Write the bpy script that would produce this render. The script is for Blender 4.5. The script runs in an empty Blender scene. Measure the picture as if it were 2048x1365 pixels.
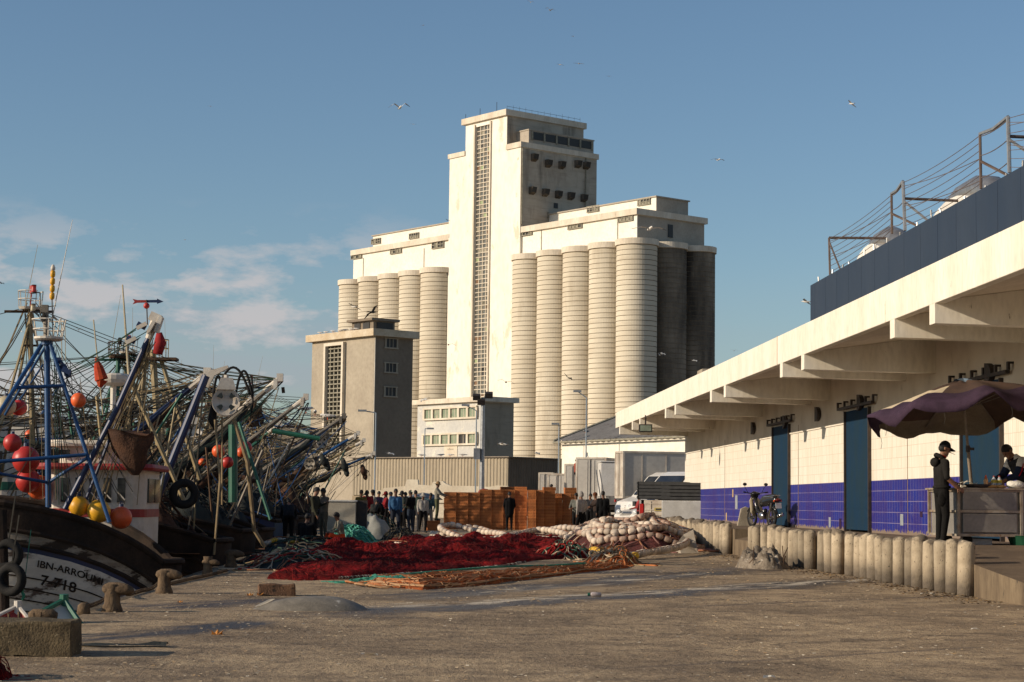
import bpy, math, random
from mathutils import Vector, Matrix, noise, Quaternion
rnd = random.Random(7)
V = Vector
PI = math.pi
scene = bpy.context.scene
COL = scene.collection

# ------------------------------------------------------------------ camera
FP = 3800.0; RHO = 0.012; H = 1.35
psi, th = math.radians(2.5538), math.radians(4.8969)
cf = V((math.sin(psi)*math.cos(th), math.cos(psi)*math.cos(th), math.sin(th)))
cr0 = V((math.cos(psi), -math.sin(psi), 0)); cu0 = cr0.cross(cf)
cr = cr0*math.cos(RHO) + cu0*math.sin(RHO); cu = cu0*math.cos(RHO) - cr0*math.sin(RHO)
CAM = V((0, 0, H))
def ray(px, py): return cf + cr*((px-1024)/FP) - cu*((py-682.5)/FP)
def at(px, py, Y): d = ray(px, py); return CAM + d*(Y/d.y)
def atx(px, py, X): d = ray(px, py); return CAM + d*(X/d.x)
def atp(px, py, p0, n): d = ray(px, py); n = V(n); return CAM + d*((V(p0)-CAM).dot(n)/d.dot(n))
def zg(Y): return 0.004*(min(max(Y, 45), 140)-45)
def gp(px, py, dz=0.0):
    z = dz
    for _ in range(30):
        d = ray(px, py); p = CAM + d*((z-H)/d.z); z = z*0.4 + (zg(p.y)+dz)*0.6
    return V((p.x, p.y, zg(p.y)+dz))
cam = bpy.data.cameras.new('camera'); camo = bpy.data.objects.new('camera', cam); COL.objects.link(camo)
cam.sensor_width = 36; cam.lens = FP/2048*36; cam.clip_end = 20000; cam.clip_start = 0.5
m = Matrix((cr, cu, -cf)).transposed().to_4x4(); m.translation = CAM; camo.matrix_world = m
scene.camera = camo

# ------------------------------------------------------------------ mesh builder
class MB:
    def __init__(s): s.v = []; s.f = []; s.m = []; s.mi = 0; s.sm = []; s.s = False
    def add(s, vs, fs, mi=None):
        b = len(s.v); s.v += [tuple(p) for p in vs]
        for f in fs: s.f.append([b+i for i in f]); s.m.append(s.mi if mi is None else mi); s.sm.append(s.s)
        return s
    def box(s, c, size, R=None, mi=None, taper=1.0):
        hx, hy, hz = size[0]/2, size[1]/2, size[2]/2; c = V(c); out = []
        for z in (-hz, hz):
            k = taper if z > 0 else 1.0
            for x, y in ((-hx, -hy), (hx, -hy), (hx, hy), (-hx, hy)):
                p = V((x*k, y*k, z))
                if R is not None: p = R @ p
                out.append(c+p)
        return s.add(out, [(0,3,2,1),(4,5,6,7),(0,1,5,4),(1,2,6,5),(2,3,7,6),(3,0,4,7)], mi)
    def bar(s, a, b, w, t=None, mi=None, up=V((0,0,1))):
        a, b = V(a), V(b); d = b-a; L = d.length
        if L < 1e-6: return s
        z = d/L; x = z.cross(up)
        if x.length < 1e-3: x = z.cross(V((0,1,0)))
        x.normalize(); y = z.cross(x); R = Matrix((x, y, z)).transposed()
        return s.box((a+b)/2, (w, t or w, L), R, mi)
    def tube(s, pts, r, n=6, mi=None, cap=True, r1=None):
        pts = [V(p) for p in pts]; k = len(pts)
        if k < 2: return s
        vs = []; up = None
        for i in range(k):
            d = (pts[min(i+1, k-1)]-pts[max(i-1, 0)])
            if d.length < 1e-7: d = V((0,0,1))
            d.normalize()
            if up is None: up = d.orthogonal().normalized()
            else:
                up = up - d*up.dot(d)
                if up.length < 1e-4: up = d.orthogonal()
                up.normalize()
            q = d.cross(up)
            if isinstance(r, (list, tuple)): ri = r[i]
            else: ri = r if r1 is None else r+(r1-r)*i/(k-1)
            for j in range(n):
                a = 2*PI*j/n; vs.append(pts[i] + up*(ri*math.cos(a)) + q*(ri*math.sin(a)))
        fs = [(i*n+j, i*n+(j+1)%n, (i+1)*n+(j+1)%n, (i+1)*n+j) for i in range(k-1) for j in range(n)]
        if cap: fs += [tuple(range(n-1, -1, -1)), tuple((k-1)*n+j for j in range(n))]
        return s.add(vs, fs, mi)
    def rope(s, a, b, r, sag=0.0, n=4, k=8, mi=None):
        a, b = V(a), V(b)
        if sag == 0: return s.tube([a, b], r, n, mi)
        return s.tube([a.lerp(b, i/k) - V((0,0,sag*4*(i/k)*(1-i/k))) for i in range(k+1)], r, n, mi)
    def lathe(s, prof, c=(0,0,0), n=24, R=None, mi=None):
        c = V(c); vs = []
        for r, z in prof:
            for j in range(n):
                a = 2*PI*j/n; p = V((r*math.cos(a), r*math.sin(a), z))
                if R is not None: p = R @ p
                vs.append(c+p)
        k = len(prof)
        fs = [(i*n+j, i*n+(j+1)%n, (i+1)*n+(j+1)%n, (i+1)*n+j) for i in range(k-1) for j in range(n)]
        fs += [tuple(range(n-1, -1, -1)), tuple((k-1)*n+j for j in range(n))]
        return s.add(vs, fs, mi)
    def ball(s, c, r, n=12, mi=None, R=None):
        r = (r, r, r) if not isinstance(r, (tuple, list)) else r; c = V(c); vs = []; k = n//2+1
        for i in range(k):
            t = PI*(i+0.02)/(k-1+0.04)
            for j in range(n):
                a = 2*PI*j/n; p = V((r[0]*math.sin(t)*math.cos(a), r[1]*math.sin(t)*math.sin(a), -r[2]*math.cos(t)))
                if R is not None: p = R @ p
                vs.append(c+p)
        fs = [(i*n+j, i*n+(j+1)%n, (i+1)*n+(j+1)%n, (i+1)*n+j) for i in range(k-1) for j in range(n)]
        fs += [tuple(range(n-1, -1, -1)), tuple((k-1)*n+j for j in range(n))]
        return s.add(vs, fs, mi)
    def caps(s, a, b, r0, r1, n=10, mi=None):
        a, b = V(a), V(b); d = b-a; L = d.length; d = d/L if L > 1e-6 else V((0,0,1)); pts = []; rs = []
        for t in (-.98, -.8, -.45, 0): pts.append(a+d*(t*r0)); rs.append(r0*math.sqrt(max(0.02, 1-t*t)))
        for t in (0, .45, .8, .98): pts.append(b+d*(t*r1)); rs.append(r1*math.sqrt(max(0.02, 1-t*t)))
        return s.tube(pts, rs, n, mi)
    def prism(s, poly, axis, mi=None):   # poly: list of 3d points (planar), extruded by vector axis
        poly = [V(p) for p in poly]; ax = V(axis); n = len(poly)
        vs = poly + [p+ax for p in poly]
        fs = [tuple(range(n-1, -1, -1)), tuple(range(n, 2*n))] + [(i, (i+1) % n, n+(i+1) % n, n+i) for i in range(n)]
        return s.add(vs, fs, mi)
    def torus(s, c, R, r, axis, n=20, k=8, mi=None, flat=1.0):
        z = V(axis).normalized(); x = z.orthogonal().normalized(); y = z.cross(x); c = V(c); vs = []
        for i in range(n):
            a = 2*PI*i/n; e = x*math.cos(a)+y*math.sin(a)
            for j in range(k):
                b = 2*PI*j/k; vs.append(c + e*(R+r*math.cos(b)) + z*(r*flat*math.sin(b)))
        fs = [(i*k+j, ((i+1) % n)*k+j, ((i+1) % n)*k+(j+1) % k, i*k+(j+1) % k) for i in range(n) for j in range(k)]
        return s.add(vs, fs, mi)
    def mesh(s, name, mats, off=None):
        me = bpy.data.meshes.new(name)
        vs = s.v if off is None else [(p[0]-off[0], p[1]-off[1], p[2]-off[2]) for p in s.v]
        me.from_pydata(vs, [], s.f)
        for mm in (mats if isinstance(mats, (list, tuple)) else [mats]): me.materials.append(mm)
        me.polygons.foreach_set('material_index', s.m)
        me.polygons.foreach_set('use_smooth', s.sm)
        me.validate(); me.update()
        return me
    def build(s, name, mats, parent=None, world=True, smooth=None, bevel=0, loc=None):
        if smooth: s.sm = [True]*len(s.f)
        off = parent.location if (parent is not None and world) else (loc if loc is not None else None)
        if parent is not None and world and parent.parent is not None: off = parent.location + parent.parent.location
        o = bpy.data.objects.new(name, s.mesh(name, mats, off)); COL.objects.link(o)
        if parent is not None: o.parent = parent
        elif loc is not None: o.location = loc
        if bevel:
            b = o.modifiers.new('bevel', 'BEVEL'); b.width = bevel; b.segments = 2; b.limit_method = 'ANGLE'
        return o
def tag(o, label, cat, group=None, kind=None):
    if label: o['label'] = label
    if cat: o['category'] = cat
    if group: o['group'] = group
    if kind: o['kind'] = kind
    return o
def thing(name, label, cat, loc=(0,0,0), rz=0.0, group=None, kind=None):
    o = bpy.data.objects.new(name, None); COL.objects.link(o); o.location = loc; o.rotation_euler = (0, 0, rz)
    o.empty_display_size = 0.1
    return tag(o, label, cat, group, kind)
def dup(o, loc=None, rot=None, label=None, scale=None):
    def cp(a, par):
        c = a.copy(); COL.objects.link(c)
        if par is not None: c.parent = par
        for ch in a.children: cp(ch, c)
        return c
    c = cp(o, None)
    if loc is not None: c.location = loc
    if rot is not None: c.rotation_euler = rot
    if scale is not None: c.scale = scale
    if label: c['label'] = label
    return c
def rotz(a): return Matrix.Rotation(a, 3, 'Z')

# ------------------------------------------------------------------ materials
def N(nt, t, **kw):
    n = nt.nodes.new(t)
    for k, v in kw.items():
        if k in n.inputs: n.inputs[k].default_value = v
        else: setattr(n, k, v)
    return n
def mixc(nt, fac, a, b, typ='MIX'):
    n = nt.nodes.new('ShaderNodeMix'); n.data_type = 'RGBA'; n.blend_type = typ
    for s, val in ((0, fac), (6, a), (7, b)):
        if isinstance(val, (int, float)): n.inputs[s].default_value = val
        elif isinstance(val, (tuple, list)): n.inputs[s].default_value = tuple(val)[:3]+(1,)
        else: nt.links.new(val, n.inputs[s])
    return n.outputs[2]
def mth(nt, op, a, b=None, c=None, clamp=False):
    n = nt.nodes.new('ShaderNodeMath'); n.operation = op; n.use_clamp = clamp
    for i, val in enumerate((a, b, c)):
        if val is None: continue
        if isinstance(val, (int, float)): n.inputs[i].default_value = val
        else: nt.links.new(val, n.inputs[i])
    return n.outputs[0]
def ramp(nt, fac, stops):
    n = nt.nodes.new('ShaderNodeValToRGB'); e = n.color_ramp.elements
    while len(e) < len(stops): e.new(0.5)
    for i, (p, c) in enumerate(stops):
        e[i].position = p; e[i].color = (c, c, c, 1) if isinstance(c, (int, float)) else tuple(c)[:3]+(1,)
    nt.links.new(fac, n.inputs[0]); return n.outputs[0]
def pos(nt, scale=(1,1,1), kind='world'):
    if kind == 'world': o = N(nt, 'ShaderNodeNewGeometry').outputs['Position']
    else: o = N(nt, 'ShaderNodeTexCoord').outputs['Object']
    mp = N(nt, 'ShaderNodeMapping'); mp.inputs['Scale'].default_value = scale
    nt.links.new(o, mp.inputs[0]); return mp.outputs[0]
def nz(nt, vec, scale, detail=4, rough=0.55, out='Fac'):
    n = N(nt, 'ShaderNodeTexNoise'); n.inputs['Scale'].default_value = scale; n.inputs['Detail'].default_value = detail
    n.inputs['Roughness'].default_value = rough; nt.links.new(vec, n.inputs['Vector']); return n.outputs[0 if out == 'Fac' else 1]
def newmat(name):
    mt = bpy.data.materials.new(name); mt.use_nodes = True; nt = mt.node_tree; return mt, nt, nt.nodes['Principled BSDF']
def bump(nt, bs, h, strength=0.3, dist=0.02):
    b = N(nt, 'ShaderNodeBump'); b.inputs['Strength'].default_value = strength; b.inputs['Distance'].default_value = dist
    nt.links.new(h, b.inputs['Height']); nt.links.new(b.outputs[0], bs.inputs['Normal'])
def setin(nt, bs, name, val):
    if isinstance(val, (int, float)): bs.inputs[name].default_value = val
    elif isinstance(val, (tuple, list)): bs.inputs[name].default_value = tuple(val)[:3]+(1,)
    else: nt.links.new(val, bs.inputs[name])
_cache = {}
def pm(name, c, c2=None, scale=3.0, rough=0.7, metal=0.0, bmp=0.0, bscale=30.0, lo=0.35, hi=0.65, kind='world', spots=None, stretch=(1,1,1), rv=0.0, spec=0.4):
    """generic worn paint / plaster / metal: two tones by noise, optional spots (colour, scale, threshold), bump"""
    if name in _cache: return _cache[name]
    mt, nt, bs = newmat(name); p = pos(nt, stretch, kind)
    c2 = c2 or tuple(x*0.72 for x in c)
    col = mixc(nt, ramp(nt, nz(nt, p, scale, 6), [(lo, 0.0), (hi, 1.0)]), c, c2)
    fine = nz(nt, p, scale*9, 3)
    col = mixc(nt, mth(nt, 'MULTIPLY', ramp(nt, fine, [(0.4, 0.0), (0.75, 1.0)]), 0.35), col, tuple(x*0.6 for x in c2))
    if spots:
        for sc, ss, thr in (spots if isinstance(spots[0], (tuple, list)) and isinstance(spots[0][0], (tuple, list)) else [spots]):
            col = mixc(nt, ramp(nt, nz(nt, p, ss, 7, 0.65), [(thr, 0.0), (thr+0.06, 1.0)]), col, sc)
    if rv:
        oi = N(nt, 'ShaderNodeObjectInfo')
        hsv = N(nt, 'ShaderNodeHueSaturation'); nt.links.new(col, hsv.inputs['Color'])
        nt.links.new(mth(nt, 'ADD', mth(nt, 'MULTIPLY', oi.outputs['Random'], rv), 1-rv/2), hsv.inputs['Value']); col = hsv.outputs[0]
    setin(nt, bs, 'Base Color', col); bs.inputs['Roughness'].default_value = rough; bs.inputs['Metallic'].default_value = metal
    bs.inputs['Specular IOR Level'].default_value = spec if rough < .75 else min(spec, .12)
    if bmp: bump(nt, bs, nz(nt, p, bscale, 5), bmp, 0.02)
    _cache[name] = mt; return mt
# ------------------------------------------------------------------ light
SUN = V((-0.965, -0.26, 0)).normalized()*math.cos(math.radians(20.0)) + V((0, 0, math.sin(math.radians(20.0))))
sl = bpy.data.lights.new('sun', 'SUN'); sl.energy = 4.9; sl.angle = math.radians(0.5); sl.color = (1.0, 0.855, 0.67)
so = bpy.data.objects.new('sun', sl); COL.objects.link(so); so.rotation_euler = SUN.to_track_quat('Z', 'Y').to_euler(); so.location = (0, 0, 60)
w = bpy.data.worlds.new('World'); scene.world = w; w.use_nodes = True; nt = w.node_tree
bg = nt.nodes['Background']; bg.inputs['Strength'].default_value = 0.098
sky = N(nt, 'ShaderNodeTexSky'); sky.sky_type = 'NISHITA'; sky.sun_disc = False
sky.sun_elevation = math.radians(20); sky.sun_rotation = math.atan2(SUN.x, SUN.y); sky.air_density = 1.0; sky.dust_density = 0.6; sky.ozone_density = 2.2
tc = N(nt, 'ShaderNodeTexCoord'); sep = N(nt, 'ShaderNodeSeparateXYZ'); nt.links.new(tc.outputs['Generated'], sep.inputs[0])
el = sep.outputs[2]; ax = sep.outputs[0]
def wmap(scale, loc=(0,0,0)):
    mp = N(nt, 'ShaderNodeMapping'); mp.inputs['Scale'].default_value = scale; mp.inputs['Location'].default_value = loc
    nt.links.new(tc.outputs['Generated'], mp.inputs[0]); return mp.outputs[0]
puff = nz(nt, wmap((1, 1, 2.6), (0.3, 0.1, 0.2)), 16, 8, 0.58)
strat = nz(nt, wmap((1, 1, 8.0), (1.3, 0.4, 0.0)), 5.5, 6, 0.5)
band = mth(nt, 'MULTIPLY', ramp(nt, el, [(0.03, 0.35), (0.07, 1.0), (0.115, 0.85), (0.155, 0.0)]), ramp(nt, mth(nt, 'ADD', ax, 0.5), [(0.46, 1.0), (0.57, 0.0)]))
cl = mth(nt, 'MULTIPLY', ramp(nt, puff, [(0.50, 0.0), (0.60, 1.0)]), band)
band2 = mth(nt, 'MULTIPLY', ramp(nt, el, [(0.0, 0.8), (0.09, 1.0), (0.125, 0.0)]), ramp(nt, mth(nt, 'ADD', ax, 0.5), [(0.44, 1.0), (0.66, 0.25)]))
cs = mth(nt, 'MULTIPLY', ramp(nt, strat, [(0.36, 0.15), (0.62, 1.0)]), band2)
base = mixc(nt, 1.0, sky.outputs[0], (0.93, 1.01, 1.06), 'MULTIPLY')
c1 = mixc(nt, mth(nt, 'MULTIPLY', cs, 0.62), base, (3.7, 3.95, 4.5))
c2 = mixc(nt, mth(nt, 'MULTIPLY', cl, 0.85), c1, (5.9, 5.5, 5.5))
nt.links.new(c2, bg.inputs['Color'])
scene.view_settings.view_transform = 'Standard'; scene.view_settings.look = 'None'
scene.view_settings.exposure = 0.0; scene.view_settings.gamma = 1.0
scene.render.engine = 'CYCLES'
scene.cycles.max_bounces = 5; scene.cycles.diffuse_bounces = 3; scene.cycles.glossy_bounces = 3; scene.cycles.use_denoising = True
# ------------------------------------------------------------------ ground, quay, water
def quay_x(Y): return -3.98-0.0115*(Y-22)
mt, nt, bs = newmat('ground'); p = pos(nt)
g1 = nz(nt, p, 0.35, 6, 0.6); g2 = nz(nt, p, 2.2, 6, 0.65); g3 = nz(nt, p, 22, 4, 0.7); g4 = nz(nt, p, 75, 3, 0.7)
gc = mixc(nt, ramp(nt, g1, [(0.42, 0), (0.58, 1)]), (0.50, 0.365, 0.22), (0.30, 0.215, 0.13))
gc = mixc(nt, mth(nt, 'MULTIPLY', ramp(nt, g2, [(0.42, 0), (0.66, 1)]), 0.75), gc, (0.14, 0.10, 0.066))
gc = mixc(nt, mth(nt, 'MULTIPLY', ramp(nt, g3, [(0.45, 0), (0.66, 1)]), 0.38), gc, (0.12, 0.088, 0.062))
gc = mixc(nt, mth(nt, 'MULTIPLY', ramp(nt, g3, [(0.27, 1), (0.38, 0)]), 0.55), gc, (0.45, 0.36, 0.25))
gc = mixc(nt, ramp(nt, g4, [(0.66, 0), (0.72, 1)]), gc, (0.62, 0.54, 0.42))
gs = nz(nt, pos(nt, (1, .45, 1)), 9, 5, .7)
gc = mixc(nt, mth(nt, 'MULTIPLY', ramp(nt, gs, [(.54, 0), (.68, 1)]), .40), gc, (0.50, 0.40, 0.27))
gc = mixc(nt, mth(nt, 'MULTIPLY', ramp(nt, gs, [(.32, 1), (.44, 0)]), .42), gc, (0.13, 0.093, 0.062))
oil = nz(nt, p, .9, 5, .55)
gc = mixc(nt, mth(nt, 'MULTIPLY', ramp(nt, oil, [(.58, 0), (.66, 1)]), .42), gc, (0.10, 0.072, 0.05))
gc = mixc(nt, mth(nt, 'MULTIPLY', ramp(nt, oil, [(.33, 1), (.40, 0)]), .35), gc, (0.47, 0.35, 0.21))
vo = N(nt, 'ShaderNodeTexVoronoi'); vo.feature = 'DISTANCE_TO_EDGE'; vo.inputs['Scale'].default_value = .22; wv = N(nt, 'ShaderNodeVectorMath', operation='ADD'); nt.links.new(p, wv.inputs[0]); nt.links.new(nz(nt, p, 1.1, 4, .6, 'Color'), wv.inputs[1]); nt.links.new(wv.outputs[0], vo.inputs['Vector'])
gc = mixc(nt, mth(nt, 'MULTIPLY', ramp(nt, vo.outputs['Distance'], [(.0, 1), (.008, 0)]), .6), gc, (0.07, 0.05, 0.035))
gr = 0.88
def streak(a, b, wd, col, rough, amt, nscale, lo, hi, ext=1.0):
    global gc, gr
    A = gp(*a); B = gp(*b); d = (B-A); L = d.length; d.normalize(); n = V((-d.y, d.x, 0))
    vm = N(nt, 'ShaderNodeVectorMath', operation='SUBTRACT'); nt.links.new(p, vm.inputs[0]); vm.inputs[1].default_value = A
    def dot(u):
        q = N(nt, 'ShaderNodeVectorMath', operation='DOT_PRODUCT'); nt.links.new(vm.outputs[0], q.inputs[0]); q.inputs[1].default_value = u; return q.outputs['Value']
    t = mth(nt, 'DIVIDE', dot(d), L)
    off = mth(nt, 'ADD', dot(n), mth(nt, 'MULTIPLY', mth(nt, 'SUBTRACT', g1, 0.5), wd*3))
    band = ramp(nt, mth(nt, 'DIVIDE', mth(nt, 'ABSOLUTE', off), wd), [(0.35, 1), (1.0, 0)])
    ends = mth(nt, 'MULTIPLY', ramp(nt, mth(nt, 'ADD', t, 0.0), [(0.0, 0), (0.12, 1)]), ramp(nt, t, [(0.85, 1), (1.0, 0)]))
    cmb = N(nt, 'ShaderNodeCombineXYZ'); nt.links.new(mth(nt, 'MULTIPLY', dot(d), 0.25), cmb.inputs[0]); nt.links.new(dot(n), cmb.inputs[1])
    nn = nz(nt, cmb.outputs[0], nscale, 6, 0.6)
    fac = mth(nt, 'MULTIPLY', mth(nt, 'MULTIPLY', band, ends), mth(nt, 'MULTIPLY', ramp(nt, nn, [(lo, 0), (hi, 1)]), amt))
    gc = mixc(nt, fac, gc, col)
    gr = mth(nt, 'ADD', mth(nt, 'MULTIPLY', mth(nt, 'SUBTRACT', rough, gr), fac), gr)
WET = (0.040, 0.032, 0.029); PALE = (0.60, 0.52, 0.41)
streak((560, 1240), (1760, 1157), 0.85, WET, 0.36, 0.95, 3.0, 0.30, 0.46)
streak((640, 1222), (1900, 1150), 0.5, PALE, 0.9, 0.9, 3.5, 0.46, 0.56)
streak((780, 1200), (1480, 1142), 0.42, PALE, 0.9, 1.0, 2.6, 0.40, 0.52)
streak((700, 1202), (1560, 1136), 0.9, WET, 0.45, 0.85, 2.0, 0.36, 0.5)
streak((1100, 1150), (1640, 1130), 0.8, (0.11, 0.088, 0.075), 0.5, 0.8, 2.0, 0.4, 0.55)
streak((120, 1283), (560, 1240), 0.42, WET, 0.36, 0.9, 2.0, 0.36, 0.5)
streak((280, 1218), (600, 1195), 0.7, (0.07, 0.056, 0.05), 0.5, 0.9, 2.0, 0.36, 0.5)
streak((1150, 1340), (2048, 1290), 0.10, (0.15, 0.11, 0.08), 0.8, 0.7, 2.0, 0.3, 0.45)
streak((1300, 1218), (2048, 1185), 0.16, (0.15, 0.11, 0.08), 0.8, 0.8, 2.0, 0.3, 0.45)
setin(nt, bs, 'Base Color', gc); setin(nt, bs, 'Roughness', gr); bs.inputs['Specular IOR Level'].default_value = 0.3
bump(nt, bs, mth(nt, 'ADD', mth(nt, 'MULTIPLY', g4, .6), mth(nt, 'ADD', mth(nt, 'MULTIPLY', g3, 1.2), mth(nt, 'MULTIPLY', gs, 2.0))), 0.9, 0.035)
GROUND = mt
b = MB(); b.s = True
ys = [-60, 0] + [4+i*1.6 for i in range(26)] + [45, 60, 80, 100, 120, 140, 175]
xs = [0, .5, 1.2, 2.2, 3.5, 5, 7, 10, 16, 40, 400]
def gz(x, y):
    q = 0.03*(noise.noise(V((x*0.25, y*0.18, 3)))) if 8 < y < 46 and x < 8 else 0
    return zg(y)+q
vs = [(quay_x(y)+dx, y, gz(quay_x(y)+dx, y)) for y in ys for dx in xs]
k = len(xs)
b.add(vs, [(i*k+j, i*k+j+1, (i+1)*k+j+1, (i+1)*k+j) for i in range(len(ys)-1) for j in range(k-1)])
X0 = quay_x(175)
z1 = zg(175)
b.s = False
b.add([(X0, 175, z1), (400, 175, z1), (9000, 175, z1), (9000, 9000, z1), (-9000, 9000, z1), (-9000, 175, z1), (400, 9000, z1)], [(0, 1, 6, 4, 5), (1, 2, 3, 6)])
tag(b.build('quay_ground', GROUND), None, None, kind='structure')
M_conc = pm('concrete', (0.42, 0.36, 0.27), (0.28, 0.23, 0.17), 2.5, 0.9, bmp=0.5, bscale=40, spots=((0.10, 0.08, 0.06), 14, 0.66))
M_conc_dark = pm('concrete_dark', (0.20, 0.155, 0.10), (0.11, 0.085, 0.06), 3.0, 0.95, bmp=0.7, bscale=50, spots=((0.04, 0.033, 0.028), 9, 0.58))
b = MB()
b.add([(quay_x(y)-.001, y, z) for y in (-60, 45, 140, 175) for z in (-4, zg(y)-.035)], [(0, 1, 3, 2), (2, 3, 5, 4), (4, 5, 7, 6)])
b.add([(-9000, 175, -4), (X0, 175, -4), (X0, 175, z1), (-9000, 175, z1)], [(0, 1, 2, 3)])
# coping stones along the edge
for i in range(14):
    y0 = 16+i*9.2
    b.bar((quay_x(y0)-.10, y0, zg(y0)-.16), (quay_x(y0+9.1)-.10, y0+9.1, zg(y0+9.1)-.16), 0.26, 0.24, up=V((0, 0, 1)))
tag(b.build('quay_wall', M_conc_dark), None, None, kind='structure')
mt, nt, bs = newmat('water'); p = pos(nt); bs.inputs['Base Color'].default_value = (0.012, 0.02, 0.022, 1); bs.inputs['Roughness'].default_value = 0.12
bump(nt, bs, nz(nt, p, 2.5, 4), 0.4, 0.1)
b = MB(); b.add([(-600, -60, -1.7), (-3, -60, -1.7), (-3, 175, -1.7), (-600, 175, -1.7)], [(0, 1, 2, 3)])
tag(b.build('water', mt), None, None, kind='structure')

# ------------------------------------------------------------------ market hall
XW, XF, XD = 11.3, 8.35, 8.55
DZ = 0.73; Y0, Y1 = 8.0, 82.6
mt, nt, bs = newmat('market_wall')
g = N(nt, 'ShaderNodeNewGeometry'); sp = N(nt, 'ShaderNodeSeparateXYZ'); nt.links.new(g.outputs['Position'], sp.inputs[0]); p = g.outputs['Position']
cmb = N(nt, 'ShaderNodeCombineXYZ'); nt.links.new(mth(nt, 'ADD', sp.outputs[1], sp.outputs[0]), cmb.inputs[0]); nt.links.new(mth(nt, 'SUBTRACT', sp.outputs[2], 2.04), cmb.inputs[1])
def bricks(c1, c2, mo, wd, hh, ms):
    br = N(nt, 'ShaderNodeTexBrick'); br.offset = 0.0; br.squash = 1.0
    for k_, v_ in (('Color1', c1), ('Color2', c2), ('Mortar', mo)): br.inputs[k_].default_value = tuple(v_)+(1,)
    br.inputs['Scale'].default_value = 1.0; br.inputs['Mortar Size'].default_value = ms; br.inputs['Brick Width'].default_value = wd; br.inputs['Row Height'].default_value = hh
    nt.links.new(cmb.outputs[0], br.inputs['Vector']); return br
bw = bricks((0.76, 0.715, 0.62), (0.70, 0.65, 0.55), (0.54, 0.47, 0.37), 0.125, 0.262, 0.006)
bb = bricks((0.010, 0.020, 0.20), (0.020, 0.019, 0.17), (0.20, 0.17, 0.28), 0.25, 0.262, 0.008)
n1 = nz(nt, p, 0.8, 5); n2 = nz(nt, p, 7, 5)
mpv = N(nt, 'ShaderNodeMapping'); mpv.inputs['Scale'].default_value = (3, 3, 0.35); nt.links.new(p, mpv.inputs[0]); drip = nz(nt, mpv.outputs[0], 2.2, 6)
white = mixc(nt, mth(nt, 'MULTIPLY', ramp(nt, drip, [(0.45, 0), (0.75, 1)]), 0.45), bw.outputs[0], (0.52, 0.42, 0.29))
blue = mixc(nt, mth(nt, 'MULTIPLY', ramp(nt, n1, [(0.42, 0), (0.62, 1)]), 0.5), bb.outputs[0], (0.035, 0.014, 0.12))
blue = mixc(nt, mth(nt, 'MULTIPLY', ramp(nt, n2, [(0.55, 0), (0.72, 1)]), 0.45), blue, (0.10, 0.07, 0.14))
zz = sp.outputs[2]
grime = mth(nt, 'MULTIPLY', ramp(nt, mth(nt, 'ADD', zz, mth(nt, 'MULTIPLY', n2, 0.35)), [(0.98, 1), (1.28, 0)]), 0.9)
blue = mixc(nt, grime, blue, (0.22, 0.165, 0.11))
plaster = mixc(nt, ramp(nt, n1, [(0.4, 0), (0.65, 1)]), (0.62, 0.54, 0.43), (0.52, 0.44, 0.34))
plaster = mixc(nt, mth(nt, 'MULTIPLY', ramp(nt, nz(nt, p, 1.6, 7, 0.7), [(0.6, 0), (0.75, 1)]), 0.6), plaster, (0.25, 0.21, 0.17))
isblue = mth(nt, 'LESS_THAN', zz, 2.04); istile = mth(nt, 'LESS_THAN', zz, 3.61)
col = mixc(nt, isblue, mixc(nt, istile, plaster, white), blue); setin(nt, bs, 'Base Color', col)
setin(nt, bs, 'Roughness', mth(nt, 'ADD', mth(nt, 'MULTIPLY', istile, -0.38), mth(nt, 'ADD', 0.85, mth(nt, 'MULTIPLY', n2, 0.15))))
bs.inputs['Specular IOR Level'].default_value = .22
bump(nt, bs, mth(nt, 'MULTIPLY', bw.outputs['Fac'], istile), -0.35, 0.01)
M_wall = mt
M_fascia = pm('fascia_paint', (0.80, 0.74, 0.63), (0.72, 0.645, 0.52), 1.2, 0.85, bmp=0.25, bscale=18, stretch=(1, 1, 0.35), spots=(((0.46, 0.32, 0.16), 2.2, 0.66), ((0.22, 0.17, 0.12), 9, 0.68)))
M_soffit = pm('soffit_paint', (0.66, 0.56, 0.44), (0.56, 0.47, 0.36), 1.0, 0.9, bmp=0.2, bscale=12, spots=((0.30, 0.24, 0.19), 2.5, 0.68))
M_door = pm('blue_door', (0.007, 0.030, 0.066), (0.013, 0.032, 0.050), 2.0, 0.76, bmp=0.1, bscale=20, stretch=(1, 1, 0.3), spots=((0.20, 0.19, 0.17), 26, 0.73))
M_iron = pm('dark_iron', (0.035, 0.032, 0.032), (0.07, 0.05, 0.04), 8, 0.6, 0.3)
M_panel = pm('blue_panel', (0.017, 0.029, 0.052), (0.024, 0.036, 0.058), 0.9, 0.6, stretch=(1, 1, 0.4), spots=((0.32, 0.32, 0.31), 5.0, 0.71))
M_steel = pm('galvanised', (0.38, 0.38, 0.38), (0.27, 0.27, 0.27), 6, 0.45, 0.6)
hall = thing('market_hall', 'long white fish market hall with blue tile dado and deep cantilevered canopy', 'building', (XW, 52, DZ))
doors = [(58.6, 61.3), (47.9, 50.6), (36.8, 39.5), (26.0, 28.7)]
b = MB(); ztop = 5.2; zd = 3.93
cuts = sorted(doors); y = Y0
for d0, d1 in cuts:
    b.box((XW+.2, (y+d0)/2, (ztop-.3)/2), (.4, d0-y, ztop+.3)); b.box((XW+.2, (d0+d1)/2, (ztop+zd)/2), (.4, d1-d0, ztop-zd)); y = d1
b.box((XW+.2, (y+Y1)/2, (ztop-.3)/2), (.4, Y1-y, ztop+.3))
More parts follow.
